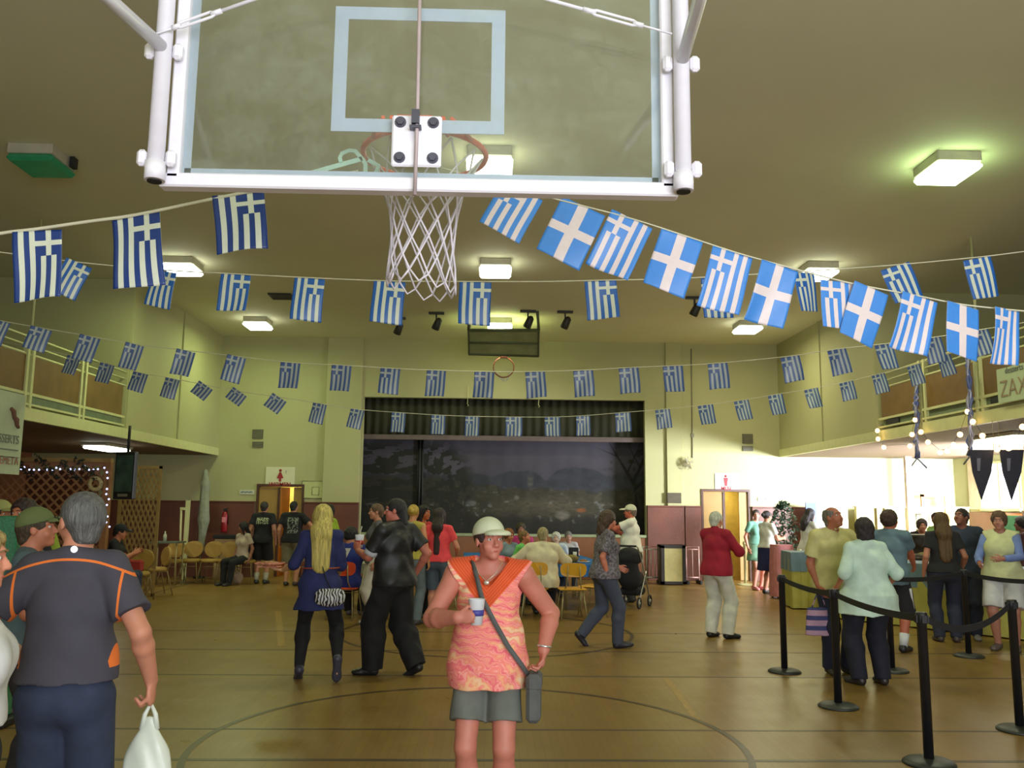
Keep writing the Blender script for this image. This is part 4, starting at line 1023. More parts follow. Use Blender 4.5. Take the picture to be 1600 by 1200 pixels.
for s in (-1, 1): q.tube([P1['G']((s*.032+.018*math.cos(t), .1, .0+.014*math.sin(t))) for t in [2*math.pi*k/14 for k in range(14)]], .002, 5, closed=True)
q.build('glasses', m_black, P1['root'])
# -- 2 older woman cut by the left edge
P2 = person('older woman in glasses and white blouse at the far left edge', **FY(-40, 2.95), rot=-70, H=1.63, sex='f', w=1.2, sk=(214, 146, 120), hair=('bob', (150, 128, 74)), top=dict(mat=cloth('white_blouse', (206, 208, 206)), hem=.60, o=.02, sleeve='short'), bottom=dict(mat=blackc('black_trousers')), h=.0075,
            curl=.9)
# -- 3 man in green cap
P3 = person('man in a green cap and slate blue shirt behind the man in charcoal', **FY(56, 5.2), rot=-70, H=1.66, w=1.15, fat=.5, sk=(200, 130, 100), hair=('short', (70, 56, 40)), cap=(96, 108, 62), top=dict(mat=cloth('slate_shirt', (78, 98, 104)), hem=.5, o=.02), bottom=dict(mat=cloth('dark_grey_trousers', (44, 42, 44))), h=.008, hands={1: (.12, .22, 1.02)}, elbow={1: (1, -.8, -.3)}, head=(-8, -8))
# -- 4..6 people at the far left back
person('woman with dark curly hair and black top at the far left', **FY(40, 7.4), rot=165, H=1.72, sex='f', w=1.1, sk=(190, 120, 84), hair=('curly', (44, 26, 22)), top=dict(mat=blackc('black_top_a')), bottom=dict(mat=blackc('black_trousers_b')), h=.010)
person('person in a pale cap at the left edge behind the green display box', **FY(0, 8.2), rot=-110, H=1.70, w=1.0, sk=(190, 122, 84), hair=('short', (60, 46, 34)), cap=(150, 152, 92), top=dict(mat=cloth('grey_teal_top', (70, 90, 86))), bottom=dict(mat=blackc('black_trousers_b')), h=.010)
person('dark-haired person in a lime shirt glimpsed between two caps at left', **FY(58, 9.4), rot=170, H=1.66, w=1.0, sk=(206, 130, 70), hair=('short', (30, 24, 22)), top=dict(mat=cloth('lime_shirt', (140, 160, 50))), bottom=dict(mat=mj), h=.011)
# -- 7 seated man with black cap
P7 = person('man in a black cap and black shirt sitting beside the lattice screen', **FY(178, 14.6), rot=-80, H=1.72, w=1.1, sk=(196, 126, 90), seat=.45, hair=('short', (30, 26, 24)), cap=(24, 24, 28), top=dict(mat=blackc('black_shirt_c')), bottom=dict(mat=mj), h=.011, hands={1: (.12, .38, .86), -1: (-.1, .4, .86)}, lean=10)
# -- 8, 9 men in black T-shirts by the left door
m = cloth('black_tee_pale_print', (22, 22, 26)); N = NT(m); X, Y_, Z = N.xyz(); tcn = N.nt.nodes.new('ShaderNodeTexNoise'); tcn.inputs['Scale'].default_value = 26
msk = AND(N, N('LESS_THAN', Y_, 0), N('GREATER_THAN', tcn.outputs['Fac'], .5), band(N, Z, 1.32, .065), N('LESS_THAN', N('ABSOLUTE', X), .13))
N.set(N.mix(msk, N.base(), lin((170, 178, 140))))
person('man from behind in black T-shirt and black shorts, left of the doorway', **FY(413, 18.9), rot=0, H=1.74, w=1.08, sk=(196, 140, 112), hair=('short', (44, 40, 34)), top=dict(mat=m, hem=.49, o=.02), bottom=dict(kind='shorts', mat=blackc('black_shorts'), len=.95, loose=.02), shoe=(50, 60, 56), socks=(180, 176, 160), h=.012)
m2 = cloth('black_tee_grey_print', (22, 22, 26)); N = NT(m2); X, Y_, Z = N.xyz(); tcn = N.nt.nodes.new('ShaderNodeTexNoise'); tcn.inputs['Scale'].default_value = 17
msk = AND(N, N('LESS_THAN', Y_, 0), N('GREATER_THAN', tcn.outputs['Fac'], .5), band(N, Z, 1.24, .16), N('LESS_THAN', N('ABSOLUTE', N('SUBTRACT', X, .03)), .11))
N.set(N.mix(msk, N.base(), lin((120, 128, 116))))
person('man from behind in a printed black T-shirt and khaki shorts in the doorway', **FY(459, 18.5), rot=-4, H=1.76, w=1.15, sk=(196, 140, 112), hair=('buzz', (24, 22, 22)), top=dict(mat=m2, hem=.5, o=.02), bottom=dict(kind='shorts', mat=cloth('khaki_shorts', (120, 116, 88)), len=1.0, loose=.02), shoe=(60, 50, 44), h=.012, hands={1: (.24, .16, 1.1)}, elbow={1: (1, -.3, -.4)})
# -- 10 seated with long black hair
person('person with long black hair sitting on the row of tan chairs', **FY(383, 18.75), rot=150, H=1.62, sex='f', seat=.46, sk=(150, 100, 76), hair=('long', (18, 18, 20), .5), head=(-60, 10), top=dict(mat=cloth('pale_pink_top', (176, 160, 140))), bottom=dict(mat=blackc('black_trousers_b')), h=.012)
# -- 11 blonde woman in navy tunic
m = cloth('navy_tunic', (34, 40, 88), var=.1, bump=.1)
v = fl(494, 1064); r = 10
f1 = wl(r, -.17, .02); f2 = wl(r, .215, -.10)
P11 = person('blonde woman walking away in a navy tunic and black leggings, tray in hand', x=v.x, y=v.y, rot=r, H=1.70, sex='f', w=1.0, sk=(214, 168, 128), hair=('long', (190, 174, 92), .46, 1.12), top=dict(mat=m, hem=.40, o=.02, flare=.025, sleeve='elbow', fold=.008), bottom=dict(kind='leggings', mat=blackc('black_leggings'), o=.006), shoe=(58, 58, 72), h=.0075,
             feet={-1: (f1[0], f1[1], .05, 6, -34), 1: (f2[0], f2[1]-.05, .19, 2, -72)}, hands={-1: (-.37, .20, 1.04), 1: (.19, .28, 1.02)}, elbow={-1: (.2, -1, -.6), 1: (.2, -1, -.6)}, palm={-1: (.1, 0, 1)}, handdir={-1: (-.9, .35, 0)}, curl={-1: .5, 1: .7})
q = MB(); n = 40
q.tube([P11['T']((.183*math.cos(t), .0+.135*math.sin(t), 1.075)) for t in [2*math.pi*k/n for k in range(n)]], .008, 6, closed=True)
q.build('belt', mat('rust_belt', (150, 66, 44), .5), P11['root'])
# -- 12 man in black
v = fl(612, 1056); r = 48
f1 = wl(r, -.20, .03); f2 = wl(r, .27, -.02)
m = cloth('black_satin_shirt', (24, 25, 27), rough=.5, var=.25, bump=.12)
P12 = person('man in a loose black shirt and wide black trousers, drinking cup raised', x=v.x, y=v.y, rot=r, H=1.77, w=1.12, fat=.3, sk=(198, 120, 100), hair=('short', (26, 24, 24)), head=(42, 0), top=dict(mat=m, hem=.50, o=.028, sl=.72, fold=.009, kind='polo'), bottom=dict(mat=blackc('black_wide_trousers', (16, 16, 18)), o=.02, loose=.035, fold=.012), shoe=(30, 28, 30), h=.0075,
             feet={-1: (f1[0], f1[1], 0, 35, 0), 1: (f2[0], f2[1], .04, 8, -26)}, hands={-1: (-.17, .38, 1.22), 1: (.30, .0, 1.0)}, elbow={-1: (-.4, -.5, -1), 1: (.3, -1, 0)}, handdir={-1: (.05, .6, .75)}, palm={-1: (1, .1, 0)}, curl={-1: .95, 1: .5})
q = SDF(); G = P12['G']; q.cone(G((0, -.05, .0)), G((0, -.085, -.125)), .074, .05, .02).noise(.005, 60, 60, 20); sdf_obj('hair_ends', q, .008, hairmat((26, 24, 24)), P12['root'])
a = P12['sh'][-1]; b = P12['el'][-1]; upd(P12, 'white_cuff', MB().tube([a+(b-a)*.66, a+(b-a)*.90], [.068, .070], 18), cloth('white_undershirt', (206, 210, 214)))
# -- 13 seated, blue jersey
m = cloth('royal_blue_jersey', (34, 50, 128)); N = NT(m); X, Y_, Z = N.xyz()
P13 = person('seated man from behind in a royal blue jersey numbered seven', **FY(548, 13.4), rot=-8, H=1.74, w=1.15, seat=.45, sk=(190, 130, 104), hair=('curly', (22, 20, 20)), head=(-30, 8), top=dict(mat=m, o=.02), bottom=dict(mat=blackc('black_trousers_b')), h=.010, lean=6, hands={1: (.26, .30, .84), -1: (-.2, .38, .80)}, shoe=(90, 90, 84))
ptx = lambda P, txt, size, y, z, nm, m_: text_mesh(txt, size, nm, m_, P['root'], frame_mat((0, y, z), (1, 0, 0), (0, .06, 1)), .003, bold=.006)
ptx(P13, '7', .30, -.185, .92, 'number', mat('jersey_white', (206, 208, 200), .7))
for s in (-1, 1): a = P13['sh'][s]; b = P13['el'][s]; upd(P13, 'sleeve_trim', MB().tube([a+(b-a)*.60, a+(b-a)*.72], [.066, .067], 16), mat('jersey_white', (206, 208, 200), .7))
# -- 14, 15
person('dark-haired person in lime green behind the blonde woman', **FY(515, 15.6), rot=75, H=1.70, w=1.0, sk=(190, 120, 86), hair=('short', (30, 26, 24)), top=dict(mat=cloth('lime_tee', (150, 176, 44))), bottom=dict(mat=mj), h=.011)
person('fair-haired child in white sitting left of the blue jersey', **FY(531, 14.9), rot=200, H=1.5, seat=.45, sk=(206, 150, 116), hair=('short', (160, 146, 84)), top=dict(mat=cloth('white_tee_a', (196, 196, 190))), bottom=dict(mat=mj), h=.011)
# -- 16 grey top, white trousers
P16 = person('woman in grey top and white trousers half hidden behind the man in black', **FY(590, 12.7), rot=105, H=1.72, sex='f', w=1.1, sk=(200, 140, 112), hair=('short', (96, 74, 50)), top=dict(mat=cloth('grey_top', (84, 84, 92))), bottom=dict(kind='leggings', mat=cloth('white_trousers_a', (196, 190, 176)), up=.3, o=.02), shoe=(206, 204, 196), h=.010)
# -- 17 yellow tank, jeans
person('woman with yellow tank top and grey jeans behind the man in black', **FP(641, 976), rot=-14, H=1.71, sex='f', w=1.05, sk=(206, 146, 104), hair=('bun', (176, 148, 60)), top=dict(mat=cloth('yellow_tank', (168, 156, 66)), sleeve='none', hem=.54), bottom=dict(mat=cloth('faded_grey_jeans', (96, 108, 112))), h=.010, shoe=(60, 56, 56))
# -- 18, 19 coral
P18 = person('woman in red top with sunglasses on her head facing the coral shirt', **FY(662, 13.6), rot=-125, H=1.70, sex='f', w=1.0, sk=(204, 120, 76), hair=('long', (28, 22, 22), .3), top=dict(mat=cloth('red_top', (176, 50, 52))), bottom=dict(mat=blackc('black_trousers_b')), h=.010)
q = MB()
for s in (-1, 1): q.ball(P18['G']((s*.032, .078, .078)), (.026, .012, .018), 10)
q.build('sunglasses', mat('shiny_lens', (60, 60, 64), .05, .3), P18['root'])
P19 = person('woman from behind in coral T-shirt and denim shorts with long dark hair', **FP(683, 974), rot=-12, H=1.66, sex='f', w=1.12, sk=(206, 140, 112), hair=('long', (40, 26, 24), .52, .6), top=dict(mat=cloth('coral_tee', (222, 70, 74)), hem=.53, o=.012), bottom=dict(kind='shorts', mat=cloth('denim_shorts', (74, 86, 96)), len=.92, loose=.012), shoe=(196, 186, 170), h=.009, hands={1: (.22, .24, .98), -1: (-.18, .2, .96)}, elbow={1: (.6, -1, -.2)})
# -- 20 the woman in front
m = bpy.data.materials.new('tie_dye_top'); m.use_nodes = True; N = NT(m); X, Y_, Z = N.xyz()
tcz = N.nt.nodes.new('ShaderNodeTexCoord'); nzA = N.nt.nodes.new('ShaderNodeTexNoise'); nzA.inputs['Scale'].default_value = 3.6; nzA.inputs['Detail'].default_value = 2; nzA.inputs['Distortion'].default_value = .6
N.nt.links.new(tcz.outputs['Object'], nzA.inputs['Vector'])
wv = N.nt.nodes.new('ShaderNodeTexWave'); wv.wave_type = 'RINGS'; wv.rings_direction = 'SPHERICAL'; wv.inputs['Scale'].default_value = 9; wv.inputs['Distortion'].default_value = 5; wv.inputs['Detail'].default_value = 3; wv.inputs['Detail Scale'].default_value = 2.2
mpp = N.nt.nodes.new('ShaderNodeMapping'); mpp.inputs['Location'].default_value = (-.04, 0, -.78); N.nt.links.new(tcz.outputs['Object'], mpp.inputs[0]); N.nt.links.new(mpp.outputs[0], wv.inputs['Vector'])
mixf = N('ADD', N('MULTIPLY', nzA.outputs['Fac'], .85), N('MULTIPLY', wv.outputs['Fac'], .28))
rp = N.nt.nodes.new('ShaderNodeValToRGB'); N.nt.links.new(mixf, rp.inputs['Fac'])
els = rp.color_ramp.elements; els[0].position = .30; els[0].color = (*lin((240, 206, 168)), 1); els[1].position = .88; els[1].color = (*lin((226, 92, 120)), 1)
for ps, c in ((.42, (240, 176, 128)), (.52, (240, 128, 118)), (.60, (246, 166, 150)), (.68, (232, 98, 112)), (.78, (240, 150, 130))):
    e = els.new(ps); e.color = (*lin(c), 1)
ax = N('ABSOLUTE', X); vline = N('ADD', 1.145, N('MULTIPLY', ax, 1.15))
front = N('GREATER_THAN', Y_, -.02)
yk = AND(N, N('GREATER_THAN', Z, vline), front)
wv2 = N.nt.nodes.new('ShaderNodeMath'); wv2.operation = 'SINE'; N.nt.links.new(N('MULTIPLY', N('SUBTRACT', Z, vline), 320), wv2.inputs[0])
yc = N.mix(N('MULTIPLY_ADD', wv2.outputs[0], .5, .5), lin((204, 70, 34)), lin((226, 98, 46)))
N.set(N.mix(yk, rp.outputs['Color'], yc)); N.b.inputs['Roughness'].default_value = .85
mg = cloth('olive_grey_shorts', (100, 104, 96), bump=.1)
r = 174
P20 = person('woman facing the camera in white cap and pink and orange tie-dye top', **FY(766, 4.8), rot=r, H=1.635, sex='f', w=.98, fat=.62, arm=1.42, shw=1.28, sk=(200, 128, 110), hair=('bun', (60, 40, 34)), cap=(202, 208, 176), head=(30, -2),
             top=dict(mat=m, hem=.456, o=.036, sleeve='none', vneck=.052, vw=.066, vb=.022, fold=.007, flare=-.004), bottom=dict(kind='shorts', mat=mg, len=.68, o=.006, loose=.004), shoe=(120, 110, 100), h=.0055, hands={1: (.125, .31, 1.135), -1: (-.30, .06, .945)}, elbow={1: (1.1, -.35, -.9), -1: (-.6, -1, 0)}, handdir={1: (-.95, .22, .10), -1: (.12, .16, -1)}, palm={1: (-.35, -1, 0), -1: (1, .3, 0)}, curl={1: 1.0, -1: .8}, feet={-1: (-.09, 0, 0, 8, 0), 1: (.09, .02, 0, -8, 0)})
w_, h_ = P20['wr'][-1], P20['hd'][-1]
q = MB(); nn = unit(np.cross(h_, (0, 1, 0))); n3 = np.cross(h_, nn); c = w_-h_*.02
q.tube([c+(nn*math.cos(t)*.034+n3*math.sin(t)*.030) for t in [2*math.pi*k/24 for k in range(24)]], .006, 6, closed=True)
q.ball(c-nn*.0+n3*.034, (.014, .014, .014), 10).build('wristwatch', mat('silver_watch', (210, 214, 216), .2, .8), P20['root'])
q = MB(); q.tube([P20['T'](p) for p in ((-.075, .075, 1.395), (-.045, .112, 1.34), (0, .135, 1.302), (.045, .112, 1.34), (.075, .075, 1.395))], .0025, 5); q.ball(P20['T']((0, .14, 1.295)), (.016, .005, .012), 10)
q.build('necklace', mat('pale_necklace', (206, 196, 176), .3, .5), P20['root'])
# -- 21.. people at the tables
P21 = person('broad man from behind in a cream shirt sitting on a yellow chair', **FY(848, 13.6), rot=-6, H=1.78, w=1.28, fat=.5, seat=.46, sk=(200, 150, 120), hair=('short', (150, 138, 96)), top=dict(mat=cloth('cream_shirt', (206, 198, 166), bump=.1), sleeve='elbow', o=.03, fold=.01, kind='polo'), bottom=dict(mat=blackc('black_trousers_b')), h=.010, lean=8, hands={-1: (-.30, .36, .82), 1: (.22, .42, .82)}, elbow={-1: (-1, -.4, -.5), 1: (1, -.4, -.5)})
person('person with reddish hair and pale blue top seated beside the capped woman', **FY(795, 15.7), rot=-150, H=1.62, seat=.45, sex='f', sk=(204, 130, 90), hair=('curly', (140, 84, 40)), top=dict(mat=cloth('pale_blue_top', (120, 140, 150))), bottom=dict(mat=mj), h=.011, head=(10, 10))
person('person with olive brown hair and magenta top seated at the far table end', **FY(814, 17.4), rot=185, H=1.74, w=1.1, seat=.46, sk=(170, 110, 90), hair=('curly', (66, 60, 40)), top=dict(mat=cloth('magenta_top', (176, 50, 110))), bottom=dict(mat=mj), h=.012)
person('young person in bright green T-shirt seated left of the cream shirt', **FY(819, 14.9), rot=-120, H=1.58, seat=.47, sk=(214, 130, 106), hair=('short', (120, 92, 50)), top=dict(mat=cloth('bright_green_tee', (104, 190, 96))), bottom=dict(mat=mj), h=.011, head=(10, -12))
person('white-haired person in pale clothes seated across the blue table', **FY(869, 17.2), rot=175, H=1.52, seat=.42, sk=(214, 180, 160), hair=('curly', (206, 206, 196)), top=dict(mat=cloth('pale_white_blue', (190, 204, 214))), bottom=dict(mat=mj), h=.012, lean=12, head=(0, -14))
person('small grey-haired person seated behind the blue table beside white hair', **FY(888, 18.4), rot=180, H=1.45, seat=.42, sk=(190, 150, 130), hair=('short', (110, 108, 104)), top=dict(mat=cloth('grey_white_top', (170, 170, 172))), bottom=dict(mat=mj), h=.012, head=(0, 14))
# -- 23 lady in a grey patterned top
m = cloth('grey_patterned_top', (104, 98, 104), var=.75, scale=40)
v = fl(945, 1012); r = -78
f1 = wl(r, .16, -.04); f2 = wl(r, -.33, .10)
P23 = person('woman walking right in a mottled grey top and slate jeans', x=v.x, y=v.y, rot=r, H=1.66, sex='f', w=1.15, fat=.3, sk=(204, 128, 102), hair=('curly', (70, 52, 34)), top=dict(mat=m, hem=.50, o=.018, sl=.8, fold=.008), bottom=dict(mat=cloth('slate_jeans', (66, 72, 88), bump=.1), loose=.006), shoe=(38, 36, 44), h=.0085, lean=3,
             feet={1: (f1[0], f1[1], 0, -4, 6), -1: (f2[0], f2[1], .10, 4, -48)}, hands={1: (.19, -.02, .86), -1: (-.18, .25, .95)}, head=(-2, 4))
q = SDF(); G = P23['G']; q.cone(G((0, -.05, -.02)), G((0, -.075, -.14)), .085, .07, .02).noise(.008, 60, 60, 60); sdf_obj('hair_ends', q, .009, mat('hair_70_52_34', (70, 52, 34)), P23['root'])
# -- 24 man in white polo with cap
P24 = person('man in a white polo and white cap by the stroller, raising a camera', **FY(986, 15.9), rot=72, H=1.74, w=1.2, fat=.5, sk=(206, 110, 84), hair=('short', (120, 104, 90)), cap=(214, 216, 190), top=dict(mat=cloth('white_polo', (232, 232, 216)), kind='polo', hem=.51, o=.02), bottom=dict(mat=cloth('charcoal_trousers', (60, 60, 62))), shoe=(40, 40, 42), h=.0095, hands={-1: (-.10, .38, 1.50), 1: (.14, .34, 1.28)}, elbow={-1: (-.5, -.3, -1)}, handdir={-1: (.2, .2, 1)})
# -- 26 red shirt
v = fl(1122, 997); r = -52
P26 = person('white-haired man in a dark red shirt and white trousers', x=v.x, y=v.y, rot=r, H=1.66, w=1.12, fat=.4, sk=(206, 150, 122), hair=('short', (196, 198, 180)), top=dict(mat=cloth('dark_red_shirt', (150, 22, 44)), kind='polo', hem=.49, o=.022, sleeve='elbow', fold=.007), bottom=dict(mat=cloth('white_trousers_b', (206, 206, 192)), loose=.018, o=.014, fold=.007), shoe=(26, 24, 28), h=.0085, hands={1: (.16, .36, 1.12), -1: (-.10, .36, 1.14)}, elbow={1: (.9, -.9, -.6), -1: (-.8, -.9, -.6)}, curl=.8, feet={-1: (-.12, 0, 0, 6, 0), 1: (.12, .05, 0, -18, 0)})
# -- 27, 28
person('woman in a teal dress at the far right wall', **FY(1180, 18.4), rot=-160, H=1.68, sex='f', sk=(214, 150, 130), hair=('bun', (44, 32, 30)), head=(-30, 0), top=dict(mat=cloth('teal_dress_top', (104, 152, 132)), hem=.56), bottom=dict(kind='skirt', mat=cloth('teal_dress_skirt', (110, 150, 120)), z=.36, flare=.03), shoe=(206, 130, 130), h=.012)
person('woman in a white blouse and navy skirt beside the teal dress', **FY(1197, 17.5), rot=-65, H=1.66, sex='f', w=1.15, sk=(200, 140, 110), hair=('bun', (36, 26, 26)), top=dict(mat=cloth('white_blouse_b', (206, 208, 196)), hem=.55, sleeve='short'), bottom=dict(kind='skirt', mat=cloth('navy_skirt', (30, 36, 84)), z=.28, flare=.02), shoe=(30, 26, 28), h=.012, hands={1: (.1, .34, 1.1), -1: (-.1, .34, 1.1)})
# -- 29
P29 = person('dark-haired woman in a white jacket and yellow scarf leaning on the counter', **FY(1258, 16.6), rot=-70, H=1.72, sex='f', sk=(206, 140, 116), hair=('long', (36, 28, 28), .26), top=dict(mat=cloth('white_jacket', (196, 196, 188)), sleeve='long', hem=.5), bottom=dict(mat=cloth('pink_trousers', (190, 120, 150))), h=.012, lean=8, hands={1: (.1, .42, 1.02), -1: (-.1, .42, 1.02)})
upd(P29, 'scarf', MB().tube([P29['T'](p) for p in ((-.06, .02, 1.47), (-.05, .09, 1.42), (0, .13, 1.34), (.05, .09, 1.42), (.06, .02, 1.47))], [.025, .03, .04, .03, .025], 10), cloth('yellow_scarf', (220, 200, 70)))
# -- 30 cream polo man
v = fl(1310, 1052)
P30 = person('tall grey-haired man in a cream polo at the queue barrier', x=v.x, y=v.y, rot=188, H=1.74, w=1.15, fat=.35, sk=(176, 110, 84), hair=('fringe', (112, 106, 94)), head=(22, -16), top=dict(mat=cloth('cream_polo', (196, 190, 128)), kind='polo', hem=.5, o=.024, sl=.75, fold=.008), bottom=dict(mat=cloth('dark_navy_jeans', (30, 34, 52)), loose=.01), shoe=(36, 34, 36), h=.0085, hands={1: (.22, .06, .90), -1: (-.28, .12, .95)})
# -- 31 bob woman
v = fl(1362, 1070)
P31 = person('woman from behind with dark bob in a loose pale mint blouse at the barrier', x=v.x, y=v.y, rot=4, H=1.62, sex='f', w=1.28, fat=.4, arm=.84, sk=(190, 124, 96), hair=('bob', (36, 28, 30)), top=dict(mat=cloth('mint_blouse', (192, 216, 200)), hem=.42, o=.032, flare=.03, sleeve='elbow', fold=.010), bottom=dict(mat=cloth('navy_trousers', (26, 28, 42)), loose=.02), shoe=(44, 38, 36), h=.0085, hands={-1: (-.27, .10, .92), 1: (.27, .12, .92)}, feet={-1: (-.12, 0, 0, 20, 0), 1: (.12, .0, 0, -5, 0)})
# -- 32
v = fl(1400, 1018)
P32 = person('man with curly brown hair in slate T-shirt and dark shorts with white stripe', x=v.x, y=v.y, rot=-42, H=1.70, w=1.05, sk=(190, 110, 84), hair=('curly', (60, 40, 30)), head=(-20, -8), top=dict(mat=cloth('slate_blue_tee', (92, 116, 128)), hem=.47, o=.022, fold=.007), bottom=dict(kind='shorts', mat=cloth('black_striped_shorts', (34, 34, 38)), len=1.1, loose=.02), shoe=(34, 34, 36), socks=(200, 204, 206), h=.009, hands={-1: (-.1, .44, 1.02), 1: (.14, .42, 1.0)})
upd(P32, 'side_stripe', MB().tube([P32['hip'][1]+np.array([.105, -.01, -.12]), P32['kn'][1]+np.array([.09, -.01, .02])], [.016, .018], 6), mat('stripe_white', (190, 190, 190)))
# -- 33, 34, 35
v = fl(1482, 1003)
P33 = person('woman from behind with long brown hair, black top and dark jeans in the queue', x=v.x, y=v.y, rot=-14, H=1.68, sex='f', w=1.15, sk=(190, 130, 110), hair=('long', (88, 66, 34), .46, 1.0), top=dict(mat=blackc('black_top_b', (30, 30, 32)), hem=.53), bottom=dict(mat=cloth('indigo_jeans', (40, 44, 62), bump=.1), loose=.008), shoe=(70, 60, 56), h=.009, hands={1: (.24, .12, .92)})
v = fl(1520, 1000)
P34 = person('man in navy shirt and dark hair facing the woman with long brown hair', x=v.x, y=v.y+.1, rot=150, H=1.74, w=1.12, sk=(150, 96, 78), hair=('short', (36, 28, 26)), head=(-30, -14), top=dict(mat=cloth('navy_shirt', (50, 60, 80)), hem=.48, o=.02), bottom=dict(mat=cloth('dark_indigo', (36, 40, 56)), loose=.01), shoe=(120, 116, 110), h=.009)
v = fl(1575, 1016)
P35 = person('woman in a cream vest over blue sleeves and white shorts at the right edge', x=v.x, y=v.y, rot=140, H=1.70, sex='f', w=1.2, sk=(186, 130, 110), hair=('curly', (96, 72, 52)), top=dict(mat=cloth('cream_vest', (196, 200, 150)), sleeve='none', hem=.5, o=.03), bottom=dict(kind='shorts', mat=cloth('white_shorts', (190, 190, 190)), len=.9, loose=.015), shoe=(90, 80, 76), h=.009, hands={-1: (-.06, .34, 1.12), 1: (.2, .3, 1.05)}, elbow={-1: (-1, -.6, -.6)})
q = MB()
for s in (-1, 1): a, b, c = P35['sh'][s], P35['el'][s], P35['wr'][s]; q = MB().tube([a, a+(b-a)*.5, b, b+(c-b)*.5, b+(c-b)*.9], [.062, .058, .052, .046, .036], 16); upd(P35, 'sleeve', q, cloth('blue_sleeve', (108, 128, 184), bump=.1))
# -- kitchen side
person('kitchen helper with dark hair and black top bending behind the counter', **FY(1434, 15.2), rot=165, H=1.60, sex='f', sk=(170, 110, 90), hair=('curly', (44, 26, 28)), top=dict(mat=blackc('black_top_a')), bottom=dict(mat=mj), h=.012, lean=22, head=(0, -20))
person('helper in a green top half hidden by the long brown hair', **FY(1463, 15.6), rot=120, H=1.66, sex='f', sk=(170, 110, 90), hair=('curly', (50, 30, 30)), top=dict(mat=cloth('pale_green_top', (150, 190, 110))), bottom=dict(mat=mj), h=.012)
person('person in dark maroon beside the green board at the right edge', **FY(1596, 13.2), rot=60, H=1.62, w=1.1, sk=(130, 80, 66), hair=('curly', (40, 26, 26)), top=dict(mat=cloth('maroon_top', (70, 36, 40)), sleeve='long'), bottom=dict(mat=blackc('black_trousers_b')), h=.012)
# ================================================================== flags on cords
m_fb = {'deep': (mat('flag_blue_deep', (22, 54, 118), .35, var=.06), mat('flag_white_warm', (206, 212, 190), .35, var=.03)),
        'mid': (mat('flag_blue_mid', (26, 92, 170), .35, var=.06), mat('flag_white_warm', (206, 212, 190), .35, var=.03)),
        'grey': (mat('flag_blue_dimmed', (58, 86, 140), .35, var=.06), mat('flag_white_dimmed', (168, 178, 172), .35, var=.03)),  # low light on the two far strings is put into these greyed colours
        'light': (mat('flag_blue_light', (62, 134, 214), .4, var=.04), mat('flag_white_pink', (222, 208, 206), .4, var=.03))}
def flag_mesh(kind, tone, canton, wave, seed):
    rr_ = random.Random(seed); W = 18; Hh = 27; a1, a2, ph = rr_.uniform(.3, 1), rr_.uniform(-.5, .5), rr_.uniform(0, 6)
    vs = []; fs = []; mi = []; lift = rr_.uniform(-.08, .12)
    for j in range(Hh+1):
        for i in range(W+1):
            u = i/W; v = j/Hh
            y = wave*(v**.8)*(math.sin(u*5.5*a1+ph+v*2)*.10+a2*.12*v)+(lift*v*v)
            vs.append((u-.5+.015*math.sin(v*4+ph)*v, y, -v*1.5+.02*math.sin(u*3+ph)*v))
    for j in range(Hh):
        for i in range(W):
            fs.append((j*(W+1)+i, (j+1)*(W+1)+i, (j+1)*(W+1)+i+1, j*(W+1)+i+1))
            su = (i if canton == 'R' else W-1-i)//2        # stripe 0 far from the canton, 8 at the canton edge
            if kind == 'stripes':
                blue = su % 2 == 0
                if su >= 4 and j < 10:
                    cu = (i if canton == 'R' else W-1-i)-8; blue = not (4 <= cu < 6 or 4 <= j < 6)
            else:
                blue = not (7 <= i < 11 or 11 <= j < 15)
            mi.append(0 if blue else 1)
    n = len(vs); vs += [(x, y+.008, z) for x, y, z in vs]; fs += [tuple(reversed([k+n for k in f])) for f in fs]; mi += mi
    rim = [i for i in range(W+1)]+[(j+1)*(W+1)-1 for j in range(1, Hh+1)]+[Hh*(W+1)+i for i in range(W-1, -1, -1)]+[j*(W+1) for j in range(Hh-1, 0, -1)]
    for k in range(len(rim)): a, b = rim[k], rim[(k+1) % len(rim)]; fs.append((a, b, b+n, a+n)); mi.append(1)
    me = bpy.data.meshes.new('flag'); me.from_pydata(vs, [], fs)
    for m_ in m_fb[tone]: me.materials.append(m_)
    me.polygons.foreach_set('material_index', mi); me.polygons.foreach_set('use_smooth', [True]*len(fs)); return me
FM_ = {}
def get_flag(kind, tone, canton, v):
    k = (kind, tone, canton, v)
    if k not in FM_: FM_[k] = flag_mesh(kind, tone, canton, 1.0 if tone != 'light' else .8, hash((tone, canton)) % 1 + v*13+len(tone))
    return FM_[k]
ORD = ['first', 'second', 'third', 'fourth', 'fifth', 'sixth', 'seventh', 'eighth', 'ninth', 'tenth', 'eleventh', 'twelfth', 'thirteenth', 'fourteenth', 'fifteenth', 'sixteenth', 'seventeenth', 'eighteenth', 'nineteenth', 'twentieth', 'twenty-first', 'twenty-second', 'twenty-third', 'twenty-fourth', 'twenty-fifth', 'twenty-sixth', 'twenty-seventh']
m_cord = mat('pale_cord', (206, 204, 176), .5)
